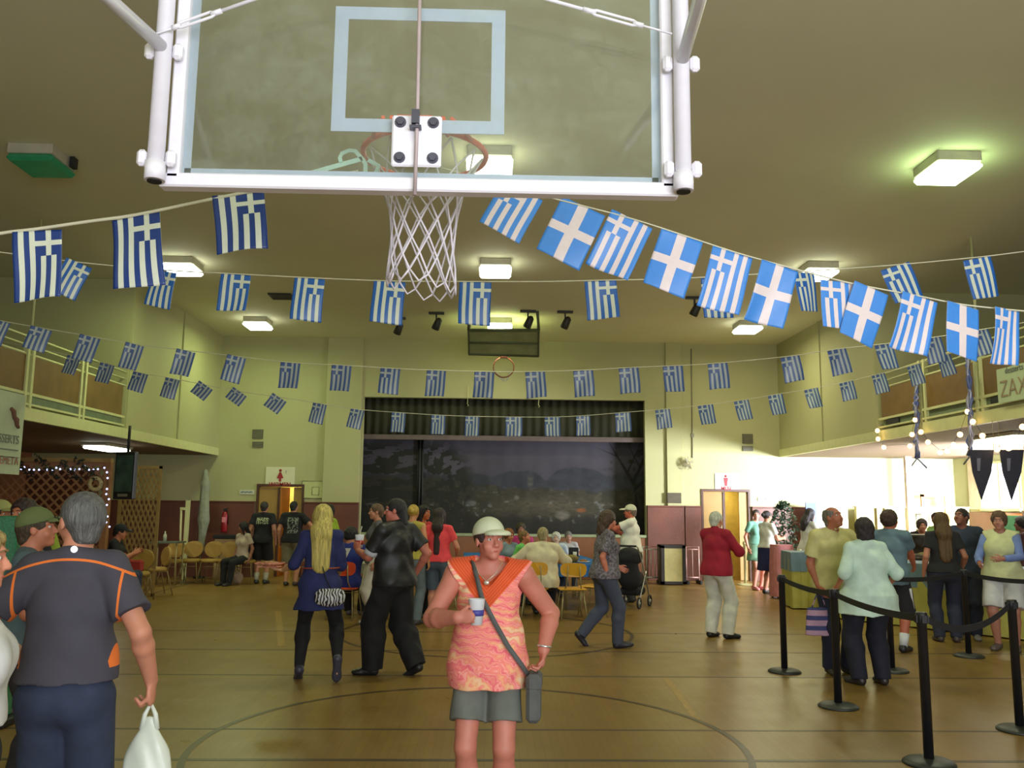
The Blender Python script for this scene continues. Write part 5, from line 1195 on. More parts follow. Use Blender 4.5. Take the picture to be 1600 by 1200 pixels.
def bunting(Y, flags, cordpts, cr, tone, canton, cordlabel, lab, group, cordm=None):
    pts = [at(x, y, Y) for x, y in cordpts]
    # smooth the cord
    sm = []
    for i in range(len(pts)-1):
        p0, p1, p2, p3 = pts[max(i-1, 0)], pts[i], pts[i+1], pts[min(i+2, len(pts)-1)]
        for t in (0, .25, .5, .75): sm.append(.5*((2*p1)+(p2-p0)*t+(2*p0-5*p1+4*p2-p3)*t*t+(3*p1-p0-3*p2+p3)*t**3))
    sm.append(pts[-1])
    tag(MB().tube(sm, cr, 6).build('cord', cordm or m_cord), cordlabel, 'cord')
    for k, f in enumerate(flags):
        x, y, w, hpx = f[:4]; kd = f[4] if len(f) > 4 else 'stripes'; lean = f[5] if len(f) > 5 else 0; yaw = f[6] if len(f) > 6 else 0; cn = f[7] if len(f) > 7 else canton
        p = at(x, y, Y); q_ = at(x, y+hpx, Y); size = (p.z-q_.z)/1.5; wd = (at(x+w/2, y, Y)-at(x-w/2, y, Y)).length
        o = bpy.data.objects.new('flag', get_flag(kd, tone, cn, (k*7+int(x)) % 3)); C.objects.link(o)
        o.location = (p.x, Y, p.z+cr*.2); o.scale = (wd, size, size); 
        # slope of the cord at this point
        a = min(range(len(cordpts)-1), key=lambda i: abs((cordpts[i][0]+cordpts[i+1][0])/2-x)); sl = math.atan2(-(cordpts[a+1][1]-cordpts[a][1]), cordpts[a+1][0]-cordpts[a][0])
        o.rotation_euler = (R(-4+(k*5 % 9)), -sl*.6+R(lean), R(yaw))
        tag(o, lab(k, len(flags), kd), 'flag', group)
bunting(3.55, [(58, 361, 74, 110, 'stripes', -2, 6, 'R'), (212, 338, 78, 114, 'stripes', -4, -5, 'R'), (372, 303, 80, 92, 'stripes', -1, 4, 'R')],
        [(-90, 384), (0, 365), (57, 358), (140, 346), (212, 336), (318, 314), (372, 303), (480, 282), (560, 268)], .0075, 'deep', 'R', 'thick white cord rising to the backboard at upper left',
        lambda k, n, kd: ['large blue and white striped flag, leftmost in the picture', 'large striped flag half over the left ceiling lamp', 'large striped flag just under the left end of the backboard'][k], 'large flags left of the backboard')
rl = [(817, 298, 70, 78, 'stripes', 18, 0, 'L'), (912, 322, 74, 94, 'cross', 16, 0), (988, 342, 70, 92, 'stripes', 17, 0, 'L'), (1066, 368, 68, 92, 'cross', 8, 0), (1145, 394, 66, 94, 'stripes', 6, 5, 'L'), (1219, 415, 62, 94, 'cross', 6, 8), (1310, 440, 62, 74, 'stripes', -6, 12, 'L'), (1362, 450, 60, 88, 'cross', 12, 10), (1438, 464, 62, 88, 'stripes', 8, 10, 'L'), (1505, 477, 58, 84, 'cross', 4, 14), (1574, 483, 52, 86, 'stripes', 0, 20, 'L')]
pic = ['large slanting striped flag just right of the basketball net', 'first of the light blue flags with a broad white cross, under the backboard corner']
nc = {1: 'first', 3: 'second', 5: 'third', 7: 'fourth', 9: 'last'}; ns = {0: '', 2: 'first', 4: 'second', 6: 'third', 8: 'fourth', 10: 'last'}
bunting(4.15, rl, [(690, 262), (760, 282), (817, 298), (860, 309), (912, 322), (988, 342), (1066, 367), (1145, 393), (1219, 414), (1310, 438), (1362, 449), (1438, 463), (1505, 476), (1600, 486), (1680, 492)], .004, 'light', 'L', 'thin cord of the large flags falling right from the backboard',
        lambda k, n, kd: (pic[0] if k == 0 else ('%s large light blue flag with white cross, counting right from the backboard' % nc[k] if kd == 'cross' else '%s large striped flag after the net-side one, between the cross flags at right' % ns[k])), 'large flags right of the backboard')
r2 = [(124, 411, 40, 56, 'stripes', 16, 20, 'R'), (258, 424, 44, 56, 'stripes', 10, -16, 'R'), (369, 429, 47, 58, 'stripes', 2, 0, 'R'), (484, 435, 48, 66, 'stripes', 2, 0, 'R'), (609, 440, 50, 66, 'stripes', 2, 0, 'R'), (743, 441, 50, 66, 'stripes', 1, 0, 'R'), (938, 439, 50, 60, 'stripes', -3, 0, 'R'), (1119, 434, 48, 62, 'stripes', -2, 0, 'L'), (1256, 426, 38, 60, 'stripes', -6, 20, 'L'), (1398, 416, 48, 56, 'stripes', -16, 0, 'L'), (1526, 404, 44, 62, 'stripes', -7, 0, 'L')]
bunting(6.0, r2, [(-120, 380), (0, 394), (124, 410), (258, 422), (369, 428), (484, 434), (609, 439), (743, 440), (850, 440), (938, 438), (1040, 436), (1119, 432), (1256, 424), (1398, 414), (1526, 402), (1600, 393), (1700, 380)], .0045, 'mid', 'R', 'second cord of flags crossing the hall below the basketball net',
        lambda k, n, kd: '%s flag from the left on the second string, level with the net' % ORD[k], 'flags on the second string')
r3 = [(3, 502, 26, 38), (65, 513, 32, 36), (141, 526, 31, 40), (211, 538, 28, 40), (291, 548, 29, 40), (370, 557, 29, 41), (454, 567, 31, 40), (534, 571, 31, 40), (610, 576, 31, 40), (682, 579, 30, 41), (757, 581, 31, 41), (836, 581, 31, 41), (911, 579, 31, 41), (982, 575, 31, 40), (1051, 572, 31, 40), (1121, 568, 31, 40), (1234, 557, 30, 40), (1307, 546, 30, 40), (1380, 538, 28, 40), (1456, 528, 28, 40), (1530, 516, 28, 40)]
r3 = [f+('stripes', (8 if f[0] < 400 else 2) if f[0] < 800 else -3 if f[0] < 1150 else -7, 14 if f[0] < 450 else 0) for f in r3]
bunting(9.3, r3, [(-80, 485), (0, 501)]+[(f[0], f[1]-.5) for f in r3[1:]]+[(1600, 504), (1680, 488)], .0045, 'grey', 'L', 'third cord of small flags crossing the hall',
        lambda k, n, kd: '%s flag from the left on the third string of small flags' % ORD[k], 'flags on the third string')
r4 = [(116, 557, 20, 29), (168, 569, 22, 30), (220, 583, 23, 30), (270, 592, 22, 31), (322, 602, 26, 22), (375, 612, 26, 20), (437, 621, 26, 24), (500, 631, 22, 31), (559, 640, 22, 30), (623, 645, 22, 31), (685, 649, 22, 30), (738, 651, 22, 31), (803, 652, 26, 30), (863, 652, 24, 30), (911, 650, 22, 31), (973, 645, 24, 30), (1035, 640, 23, 30), (1102, 633, 24, 30), (1158, 626, 23, 31), (1211, 617, 23, 31), (1267, 608, 22, 30), (1322, 597, 22, 29), (1372, 585, 21, 30), (1427, 571, 21, 31), (1474, 556, 22, 32)]
r4 = [f+('stripes', (28 if 310 < f[0] < 450 else 6) if f[0] < 600 else (-5 if f[0] > 980 else 0), 10 if f[0] < 450 else 0) for f in r4]
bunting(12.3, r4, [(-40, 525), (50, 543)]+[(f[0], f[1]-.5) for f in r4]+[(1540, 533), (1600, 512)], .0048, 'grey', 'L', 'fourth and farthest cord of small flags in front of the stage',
        lambda k, n, kd: '%s flag from the left on the farthest string' % ORD[k], 'flags on the farthest string')
# ================================================================== queue barriers
m_post = mat('black_post', (24, 24, 28), .4, var=.1); m_base = mat('worn_black_base', (40, 44, 38), .45, var=.25)
def stanchion(x, y, label, h=1.0, m=None, mb_=None, r=.033, rb=.17):
    t = tag(empty('stanchion', (x, y, 0)), label, 'barrier post')
    MB().lathe([(.001, 0), (rb, 0), (rb, .012), (rb*.86, .028), (.05, .04), (.001, .042)], n=32).build('base', mb_ or m_base, t)
    MB().lathe([(r, .03), (r, h-.08), (r*1.18, h-.075), (r*1.18, h-.005), (r, h), (.001, h)], n=20).build('post', m or m_post, t)
    MB().b2((-r*1.35, -r*.5, h-.07), (r*1.35, r*.5, h-.02)).b2((-r*.5, -r*1.35, h-.07), (r*.5, r*1.35, h-.02)).build('belt_clip', m or m_post, t)
    return t
def belt(a, b, label, z=.955, sag=.05, w=.05):
    a, b = Vector(a), Vector(b); d = (b-a).normalized(); a = a+d*.045; b = b-d*.045; q = MB(); vs = []; n = 12; nrm = Vector((-d.y, d.x, 0))*.0015
    for i in range(n+1):
        t = i/n; p = a.lerp(b, t); zz = z-sag*4*t*(1-t)
        for s, dz_ in ((1, w/2), (1, -w/2), (-1, -w/2), (-1, w/2)): vs.append((p.x+s*nrm.x, p.y+s*nrm.y, zz+dz_))
    fs = [(4*i+k, 4*i+(k+1) % 4, 4*i+4+(k+1) % 4, 4*i+4+k) for i in range(n) for k in range(4)]+[(3, 2, 1, 0), (4*n, 4*n+1, 4*n+2, 4*n+3)]
    return tag(q.add(vs, fs, 0, False).build('belt', mat('black_belt', (30, 30, 33), .7)), label, 'barrier belt')
s1 = fl(1226, 1050); s2 = fl(1310, 1105); s3 = fl(1452, 1194); s4 = fl(1394, 1049); s5 = fl(1514, 1026); s6 = fl(1594, 1142)
for p, l in ((s1, 'black queue post nearest the stage side, left end of the barrier'), (s2, 'black queue post in front of the cream polo man'), (s3, 'nearest black queue post, its base cut by the lower edge'), (s4, 'black queue post half behind the mint blouse woman'), (s5, 'black queue post between the legs of the couple at right'), (s6, 'black queue post at the right edge with broad base')): stanchion(p.x, p.y, l)
s7 = Vector((s6.x+.9, s6.y+1.9, 0))
belt(s1, s2, 'black belt from the left end post to the second post', sag=.025); belt(s2, s3, 'black belt from the second post down to the nearest post', sag=.03)
belt(s4, s5, 'black belt behind the mint blouse to the couple', sag=.03); belt(s5, at(1640, 930, 9.2).to_2d().to_3d(), 'black belt from the couple to the right edge', sag=.03)
belt(s3, s6, 'black belt from the nearest post to the right edge post', z=.955, sag=.12)
m_ivory = mat('ivory_post', (196, 190, 140), .45); 
p7, p8 = fl(1165, 914), fl(1252, 942)
stanchion(p7.x, p7.y, 'slim ivory rope post near the teal dress', .96, m_ivory, m_ivory, .028, .19); stanchion(p8.x, p8.y, 'slim ivory rope post in front of the blue counter', .96, m_ivory, m_ivory, .028, .19)
for a, b, l in ((p7, p8, 'pale rope hanging between the two ivory posts'), (p8, Vector((p8.x+.55, p8.y-1.0, 0)), 'pale rope running right from the second ivory post')):
    tag(MB().tube([(a.x+(b.x-a.x)*t, a.y+(b.y-a.y)*t, .90-.22*4*t*(1-t)) for t in [k/12 for k in range(13)]], .010, 6).build('rope', mat('pale_rope', (206, 204, 180), .7)), l, 'rope')
# ================================================================== chairs
def chair(name, label, x, y, rz, ms, ml, round_=False, group=None):
    t = tag(empty(name, (x, y, 0), R(rz)), label, 'chair', group)     # front faces local +y
    if round_: MB().lathe([(.001, .44), (.20, .44), (.215, .455), (.215, .485), (.19, .505), (.001, .51)], (0, .02, 0), 22).build('seat', ms, t)
    else: MB().box((0, .02, .45), (.42, .42, .022), bev=.012).build('seat', ms, t)
    vs = []; fs = []; n = 12
    def outline(k):
        a = 2*math.pi*k/28; c, s = math.cos(a), math.sin(a); e = .55 if not round_ else .9
        return (.20*abs(c)**e*(1 if c > 0 else -1)*(1-.12*(s < 0)*abs(s)), (.17 if round_ else .105)*abs(s)**e*(1 if s > 0 else -1))
    zc = .74 if not round_ else .70
    for yo in (0, .022 if not round_ else .04):
        for k in range(28): x_, z_ = outline(k); vs.append((x_, -.20+yo-.35*(x_*x_) * -1-.10*(z_), zc+z_))
    fs = [tuple(range(28)), tuple(reversed(range(28, 56)))]+[(k, 28+k, 28+(k+1) % 28, (k+1) % 28) for k in range(28)]
    MB().add(vs, fs).build('backrest', ms, t)
    for s in (-1, 1):
        MB().tube([(s*.15, .16, .44), (s*.20, .24, 0)], .011, 8).build('leg', ml, t)
        MB().tube([(s*.15, -.15, .44), (s*.20, -.26, 0)], .011, 8).build('leg', ml, t)
        MB().tube([(s*.13, -.14, .43), (s*.10, -.215, .56), (s*.09, -.235, .80 if not round_ else .76)], .010, 8).build('back_support', ml, t)
    MB().tube([(-.17, .18, .36), (.17, .18, .36)], .007, 6).tube([(-.15, .16, .432), (.15, .16, .432), (.15, -.15, .432), (-.15, -.15, .432)], .009, 6, closed=True).build('seat_frame', ml, t)
    return t
m_yel = mat('yellow_shell', (216, 160, 20), .35, var=.05); m_orn = mat('orange_shell', (216, 74, 28), .35, var=.05); m_tan = mat('tan_pad', (156, 124, 54), .6, var=.08)
m_leg = mat('warm_metal_leg', (150, 138, 96), .4, .3); m_legt = mat('tan_metal_leg', (130, 108, 64), .5)
def gx(px, Y): return at(px, 900, Y).x
chair('shell_chair', 'yellow shell chair under the broad man in cream', gx(836, 13.72), 13.62, -6, m_yel, m_leg)
chair('shell_chair', 'empty yellow shell chair right of the broad man in cream', gx(893, 13.5), 13.5, 4, m_yel, m_leg)
chair('shell_chair', 'yellow shell chair half behind the woman in mottled grey', gx(933, 13.9), 13.95, 60, m_yel, m_leg)
chair('shell_chair', 'bright yellow chair at the far right side of the blue table', gx(918, 16.6), 16.6, 100, m_yel, m_leg)
chair('shell_chair', 'yellow chair beside the coral T-shirt woman', gx(711, 14.8), 14.8, -20, m_yel, m_leg)
chair('shell_chair', 'orange chair beside the coral T-shirt woman', gx(700, 14.0), 14.0, 70, m_orn, m_leg)
chair('shell_chair', 'orange shell chair under the blue jersey man', gx(541, 13.4), 13.36, -8, m_orn, m_leg)
for k, (px_, Y, rz) in enumerate(((268, 18.7, 176), (297, 18.9, 184), (328, 18.9, 178), (355, 18.85, 182), (383, 18.8, 180))):
    chair('padded_chair', '%s chair from the left in the row of tan round-backed chairs' % ORD[k], gx(px_, Y), Y, rz, m_tan, m_legt, True, 'tan chairs along the left back wall')
chair('padded_chair', 'tan chair turned sideways by the lattice screen', gx(243, 16.4), 16.4, 130, m_tan, m_legt, True)
chair('padded_chair', 'tan chair with a red bag on it beside the black-capped man', gx(214, 15.4), 15.4, 175, m_tan, m_legt, True)
tag(MB().box((gx(211, 15.42), 15.40, .60), (.26, .14, .2), bev=.03).build('red_bag', cloth('red_bag', (150, 44, 34))), 'small red bag on the tan chair by the lattice', 'bag')
chair('padded_chair', 'tan chair under the black-capped man', gx(178, 14.6), 14.62, -80, m_tan, m_legt, True)
# ================================================================== tables
def cloth_table(name, label, cx_, cy_, L, Wd, rz, mtop, drop, skirt=None, h=.75):
    t = tag(empty(name, (cx_, cy_, 0), R(rz)), label, 'table')
    MB().box((0, 0, h-.015), (L, Wd, .03), bev=.006).build('tabletop', mat('table_board', (150, 140, 116), .5), t)
    for sx in (-1, 1):
        for sy in (-1, 1): MB().tube([(sx*(L/2-.12), sy*(Wd/2-.1), 0), (sx*(L/2-.12), sy*(Wd/2-.1), h-.03)], .016, 8).build('leg', m_leg, t)
    # draped cloth
    def drape(z0, z1, off, m, nm, top):
        per = []; n = 26; a, b = L/2+off, Wd/2+off
        for k in range(n): per.append((-a+2*a*k/n, -b))
        for k in range(8): per.append((a, -b+2*b*k/8))
        for k in range(n): per.append((a-2*a*k/n, b))
        for k in range(8): per.append((-a, b-2*b*k/8))
        N_ = len(per); vs = []; 
        for z, amp in ((z1, 0), ((z0+z1)/2, .012), (z0, .022)):
            for k, (x, y) in enumerate(per):
                s = 1+amp*math.sin(k*1.9)/max(.3, math.hypot(x, y)); vs.append((x*s, y*s, z))
        fs = [(i*N_+k, (i+1)*N_+k, (i+1)*N_+(k+1) % N_, i*N_+(k+1) % N_) for i in range(2) for k in range(N_)]
        if top: fs.append(tuple(range(N_)))
        return MB().add(vs, fs, 0, False).build(nm, m, t)
    if skirt is not None: drape(.02, h-.01, .006, skirt, 'table_skirt', False)
    drape(h-drop, h+.004, .012, mtop, 'tablecloth', True)
    return t
m_bluec = mat('bright_blue_tablecloth', (44, 120, 204), .5, var=.08, scale=4); m_gb = mat('grey_blue_tablecloth', (112, 138, 156), .5, var=.08, scale=4); m_ys = mat('yellow_green_skirt', (176, 170, 84), .7, var=.08, scale=6)
cloth_table('banquet_table', 'long banquet table under bright blue cloth beside the cream shirt', gx(893, 15.7), 15.75, .78, 2.5, 4, m_bluec, .20)
cloth_table('banquet_table', 'banquet table under blue cloth behind the capped woman', gx(758, 16.6), 16.6, .78, 2.2, 2, m_bluec, .2)
cloth_table('banquet_table', 'banquet table in front of the blue jersey man', gx(582, 14.4), 14.5, 1.0, .75, -4, mat('dim_white_cloth', (150, 150, 130), .6), .15)
# food and cups on the blue table
m_plate = mat('white_plate', (220, 220, 206), .4); 
def dish(x, y, z, lab, kind):
    if kind == 'plate':
        t = tag(empty('plate', (x, y, z)), lab, 'plate'); MB().lathe([(.001, 0), (.07, 0), (.12, .018), (.118, .022), (.068, .006), (.001, .006)]).build('dish', m_plate, t)
        MB().ball((0, 0, .03), (.07, .06, .028), 10).build('food', mat('brown_food', (150, 106, 50), .7, var=.4, scale=40), t)
    if kind == 'bowl':
        t = tag(empty('basket', (x, y, z)), lab, 'basket'); MB().lathe([(.001, 0), (.09, 0), (.14, .09), (.132, .09), (.085, .008), (.001, .008)]).build('bowl', mat('olive_basket', (118, 96, 44), .7, var=.3, scale=30), t)
        MB().ball((0, 0, .08), (.11, .10, .05), 12).build('bread', mat('olive_food', (130, 116, 50), .7, var=.4, scale=30), t)
    if kind == 'cup':
        t = tag(empty('cup', (x, y, z)), lab, 'cup'); MB().lathe([(.001, 0), (.028, 0), (.038, .10), (.036, .10), (.027, .004), (.001, .004)]).build('beaker', m_plate, t)
    return t
zt_ = .754+.002
dish(gx(893, 14.9), 14.9, zt_, 'basket of bread in the middle of the blue table', 'bowl'); dish(gx(878, 14.75), 14.75, zt_, 'white plate stacked with food beside the cream shirt', 'plate'); dish(gx(912, 14.8), 14.85, zt_, 'white plate with orange food right of the basket', 'plate'); dish(gx(880, 15.3), 15.5, zt_, 'white cup on the blue table behind the basket', 'cup'); dish(gx(899, 16.2), 16.3, zt_, 'small white cup at the far end of the blue table', 'cup')
tag(MB().b2((gx(896, 16.6)-.09, 16.5, zt_), (gx(896, 16.6)+.09, 16.62, zt_+.17), bev=.01).build('napkin_box', m_black), 'small black box at the far end of the blue table', 'box')
# ================================================================== serving counters at the right
ca = Vector((at(1262, 900, 15.2).x, 15.2, 0))
cloth_table('serving_table', 'left serving table with grey-blue cloth and yellow-green skirt behind the ivory post', ca.x+.25, 15.25, 1.15, .7, -6, m_gb, .32, m_ys, .95)
c1 = at(1440, 900, 12.7); c2 = at(1600, 900, 11.6)
cc = (c1+c2)/2; d = c2-c1; ang = math.degrees(math.atan2(d.y, d.x))
cloth_table('serving_table', 'long serving table with grey-blue cloth behind the queue at right', cc.x-.12, cc.y+.62, 3.5, .75, ang, m_gb, .34, m_ys, .92)
# sneeze guard with food trays on the counter
m_clear = bpy.data.materials.new('clear_guard'); m_clear.use_nodes = True; nt = m_clear.node_tree; nt.nodes.clear()
o_ = nt.nodes.new('ShaderNodeOutputMaterial'); t1 = nt.nodes.new('ShaderNodeBsdfTransparent'); g1 = nt.nodes.new('ShaderNodeBsdfGlossy'); x1 = nt.nodes.new('ShaderNodeMixShader'); x1.inputs[0].default_value = .14; g1.inputs['Roughness'].default_value = .15
nt.links.new(t1.outputs[0], x1.inputs[1]); nt.links.new(g1.outputs[0], x1.inputs[2]); nt.links.new(x1.outputs[0], o_.inputs[0])
gp = at(1428, 872, 13.7); t = tag(empty('sneeze_guard', (gp.x, gp.y, .935)), 'clear food guard over trays on the serving counter', 'food guard')
MB().box((0, 0, .20), (.9, .01, .34), rot=Matrix.Rotation(R(-14), 3, 'X')).build('pane', m_clear, t); MB().box((0, .12, .37), (.9, .3, .012)).build('top_shelf', mat('grey_shelf', (150, 148, 138), .4), t)
for s in (-1, 1): MB().tube([(s*.44, 0, 0), (s*.44, .08, .37)], .012, 8).build('upright', m_leg, t)
for k in range(3):
    tr_ = tag(empty('food_tray', (gp.x-.28+.28*k, gp.y+.2, .936)), ['food tray at the left end of the guard', 'food tray in the middle under the guard', 'food tray at the right end of the guard'][k], 'tray')
    MB().b2((-.12, -.15, 0), (.12, .15, .06), bev=.01).build('pan', mat('steel_pan', (150, 150, 146), .3, .7), tr_); MB().ball((0, 0, .06), (.1, .13, .03), 10).build('food', mat('food_%d' % k, ((170, 120, 90), (150, 130, 50), (190, 180, 120))[k], .7, var=.3, scale=30), tr_)
# low dividing wall, posts and equipment behind the counter
m_low = mat('low_cream_wall', (198, 192, 130), .7, var=.04)
xa, xb = at(1338, 800, YB-.6).x, XRR-.02
struct('wall_kitchen_low', MB().b2((xa, YB-.62, 0), (xb, YB-.5, 1.74)), m_low)
struct('trim_kitchen_ledge', MB().b2((xa-.02, YB-.66, 1.74), (xb, YB-.46, 1.775), bev=.01), mat('ledge_white', (220, 216, 200), .6))
for x_, l in ((1372, 'left'), (1385, 'right')): p = at(x_, 800, YB-.7); tag(MB().b2((p.x-.035, YB-.72, 0), (p.x+.035, YB-.625, 1.73)).build('brown_batten', mat('batten_brown', (110, 96, 60), .6)), '%s of two thin brown uprights on the low cream wall' % l, 'post')
px_ = at(1423, 750, YB-.8).x; struct('trim_column', MB().b2((px_-.07, YB-.75, 0), (px_+.07, YB-.63, ZSR)), mat('pink_beige_column', (206, 184, 176), .6))
# beige wall return and brown wainscot on the right side wall
struct('trim_beige_return', MB().b2((XRR-.03, 19.55, 1.72), (XRR-.001, YB-.66, ZSR)), mat('beige_return', (196, 182, 150), .7))
for a, b in ((13.2, 15.4), (15.41, 17.2), (17.21, 18.9), (18.91, YB-.64)): struct('baseboard_right_wainscot', MB().b2((XRR-.04, a, 0), (XRR-.001, b, 1.66), bev=.006), m_brown)
ow = at(1535, 830, 19.2)
dd = tag(empty('door_3', (XRR, 18.3, 0)), kind='structure')
for nm, mb, m_ in (('door_leaf', MB().b2((XRR-.09, 17.9, .01), (XRR-.045, 18.8, 1.64), bev=.01), m_doore), ('door_frame', MB().b2((XRR-.08, 17.82, 0), (XRR-.045, 17.89, 1.7)).b2((XRR-.08, 18.81, 0), (XRR-.045, 18.88, 1.7)), m_browntrim), ('handle', MB().tube([(XRR-.09, 18.7, 1.0), (XRR-.14, 18.7, 1.0), (XRR-.14, 18.6, 1.0)], .012, 6), m_leg)):
    o = mb.build(nm, m_); o.parent = dd; o.matrix_parent_inverse = Matrix.Translation(-dd.location)
# orange-lit doorway to the kitchen, in the corner
od = tag(empty('door_4', (at(1466, 800, YB-.4).x, YB-.45, 0)), kind='structure'); a0, a1 = at(1440, 780, YB-.46).x, at(1477, 780, YB-.46).x
for nm, mb, m_ in (('door_frame', MB().b2((a0, YB-.455, 1.775), (a0+.07, YB-.40, 2.06)).b2((a0, YB-.455, 2.0), (a1, YB-.40, 2.06)), mat('lit_frame', (214, 120, 60), .5)), ('lit_opening', MB().b2((a1-.12, YB-.66, 1.40), (a1, YB-.625, 2.0)), mat('orange_glow', (255, 160, 60), .5, emit=(255, 170, 70), estr=1.3))):
    o = mb.build(nm, m_); o.parent = od; o.matrix_parent_inverse = Matrix.Translation(-od.location)
rk = at(1446, 815, YB-.9); t = tag(empty('steel_rack', (rk.x, rk.y, 0)), 'small steel rack standing against the low cream wall', 'rack')
for s in (-1, 1):
    for v in (-1, 1): MB().tube([(s*.15, v*.12, 0), (s*.15, v*.12, 1.62)], .014, 6).build('upright', m_grille, t)
for z in (.4, .9, 1.25, 1.60): MB().b2((-.16, -.13, z-.012), (.16, .13, z+.012)).build('shelf', m_grille, t)
gb = at(1592, 812, 14.4); t = tag(empty('green_board', (gb.x, gb.y, 0)), 'green board standing at the right edge below the window', 'board')
MB().b2((-.30, -.02, .9), (.5, .02, 1.62), bev=.01).build('panel', mat('green_panel', (96, 150, 104), .6), t); MB().b2((-.28, -.02, 0), (-.22, .02, .9)).b2((.42, -.02, 0), (.48, .02, .9)).build('stand', m_leg, t)
# blue banner and food picture board
bb = at(1267, 800, YB-.5); t = tag(empty('menu_board', (bb.x, bb.y, 0)), 'menu board with food pictures and a blue side panel behind the counter', 'board')
wA = (at(1276, 800, YB-.5).x-at(1260, 800, YB-.5).x); wB = at(1325, 800, YB-.5).x-at(1276, 800, YB-.5).x
MB().b2((-wA/2, -.02, .7), (wA/2, .02, 1.84)).build('blue_panel', mat('blue_banner', (58, 74, 130), .6), t)
mm = mat('food_picture', (206, 200, 168), .5, var=.1); N = NT(mm); vt = N.nt.nodes.new('ShaderNodeTexVoronoi'); vt.inputs['Scale'].default_value = 5.2; tz = N.nt.nodes.new('ShaderNodeTexCoord'); N.nt.links.new(tz.outputs['Object'], vt.inputs['Vector'])
n9 = N.nt.nodes.new('ShaderNodeTexNoise'); n9.inputs['Scale'].default_value = 7; N.nt.links.new(tz.outputs['Object'], n9.inputs['Vector'])
N.set(N.mix(N('LESS_THAN', vt.outputs['Distance'], .27), N.mix(N('GREATER_THAN', n9.outputs['Fac'], .55), N.base(), lin((90, 96, 80))), lin((120, 60, 56))))
MB().b2((wA/2, -.02, 1.28), (wA/2+wB, .02, 1.80)).build('picture_panel', mm, t); MB().b2((wA/2, -.02, .8), (wA/2+wB, .02, 1.27)).build('lower_panel', mat('grey_violet_panel', (96, 84, 92), .6), t)
for s in (-.05, wB): MB().b2((s-.03, -.015, 0), (s+.03, .015, .8)).build('stand', m_leg, t)
rb_ = at(1282, 822, 15.3); t = tag(empty('red_flower', (rb_.x, rb_.y, .956)), 'red flowers in a dark pot on the left serving table', 'flowers')
# ================================================================== potted tree near the right door
pt = at(1224, 800, 18.9); t = tag(empty('potted_tree', (pt.x, pt.y, 0)), 'leafy green potted tree against the right end of the brown wainscot', 'plant')
MB().lathe([(.001, 0), (.14, 0), (.19, .3), (.17, .3), (.13, .25), (.001, .25)]).build('pot', mat('terracotta_dark', (110, 64, 50), .6), t)
MB().tube([(0, 0, .2), (.02, 0, .7), (-.02, .01, 1.3)], [.025, .02, .012], 8).build('trunk', mat('bark', (70, 52, 36), .8), t)
rp_ = random.Random(3); vs = []; fs = []
for k in range(760):
    z = rp_.uniform(.55, 1.85); rad = .34*math.sin(min(1, (z-.45)/1.42)*math.pi)**.6*rp_.random()**.4; a = rp_.uniform(0, 6.28); c = Vector((rad*math.cos(a), rad*math.sin(a)*.8, z))
    d1 = Vector((rp_.uniform(-1, 1), rp_.uniform(-1, 1), rp_.uniform(-.9, .3))).normalized()*.075; d2 = d1.cross(Vector((rp_.uniform(-1, 1), rp_.uniform(-1, 1), 1))).normalized()*.02
    i = len(vs); vs += [c-d1, c+d2, c+d1, c-d2]; fs.append((i, i+1, i+2, i+3))
tag(MB().add(vs, fs).build('foliage', mat('dark_leaf', (26, 48, 26), .6, var=.35, scale=20), t), kind='stuff')
pb = at(1222, 880, 16.8); t = tag(empty('pink_covered_table', (pb.x, pb.y, 0)), 'tall narrow stand covered with a pink cloth below the potted tree', 'table')
MB().b2((-.17, -.17, .97), (.17, .17, 1.0)).build('tabletop', m_leg, t)
q = MB(); vs = []; n = 40
for z, r0 in ((1.004, .20), (.5, .215), (.04, .23)):
    for k in range(n): a = 2*math.pi*k/n; e = .6; vs.append((r0*(abs(math.cos(a))**e)*(1 if math.cos(a) > 0 else -1)+(.012*math.sin(k*2.1) if z < .9 else 0), r0*(abs(math.sin(a))**e)*(1 if math.sin(a) > 0 else -1), z))
MB().add(vs, [(i*n+k, (i+1)*n+k, (i+1)*n+(k+1) % n, i*n+(k+1) % n) for i in range(2) for k in range(n)]+[tuple(range(n))]).build('pink_cloth', cloth('pink_cloth', (196, 126, 132)), t)
for s in (-1, 1):
    for v in (-1, 1): MB().tube([(s*.15, v*.15, 0), (s*.15, v*.15, .97)], .015, 6).build('leg', m_leg, t)
# ================================================================== trolleys by the stage
m_chr = mat('chrome_frame', (176, 180, 168), .3, .6)
def frame_rack(px0, px1, Y, h, lab, bars, m_):
    a, b = at(px0, 880, Y).x, at(px1, 880, Y).x; t = tag(empty('folding_rack', ((a+b)/2, Y, 0)), lab, 'rack'); w = (b-a)/2
    MB().tube([(-w, 0, .08), (-w, 0, h), (w, 0, h), (w, 0, .08)], .018, 8).build('frame', m_, t); MB().tube([(-w, 0, .14), (w, 0, .14)], .016, 8).build('lower_bar', m_, t); MB().tube([(-w, 0, h-.06), (w, 0, h-.06)], .012, 8).build('upper_bar', m_, t)
    for k in range(bars): x_ = -w+2*w*(k+1)/(bars+1); MB().tube([(x_, 0, .14), (x_, 0, h-.06)], .011, 6).build('bar', m_, t)
    for s in (-1, 1): MB().b2((s*w-.03, -.2, 0), (s*w+.03, .2, .08), bev=.01).build('foot', m_black, t)
frame_rack(1004, 1030, 19.6, .82, 'chrome folding rack beside the man with the white cap', 3, m_chr)
frame_rack(1072, 1092, 19.7, .82, 'pinkish metal rack right of the beige cabinet', 1, mat('pink_metal', (176, 140, 130), .4, .3))
bx = at(1051, 880, 19.4).x; t = tag(empty('cabinet', (bx, 19.5, 0)), 'beige cabinet with a dark frame standing right of the stage', 'cabinet')
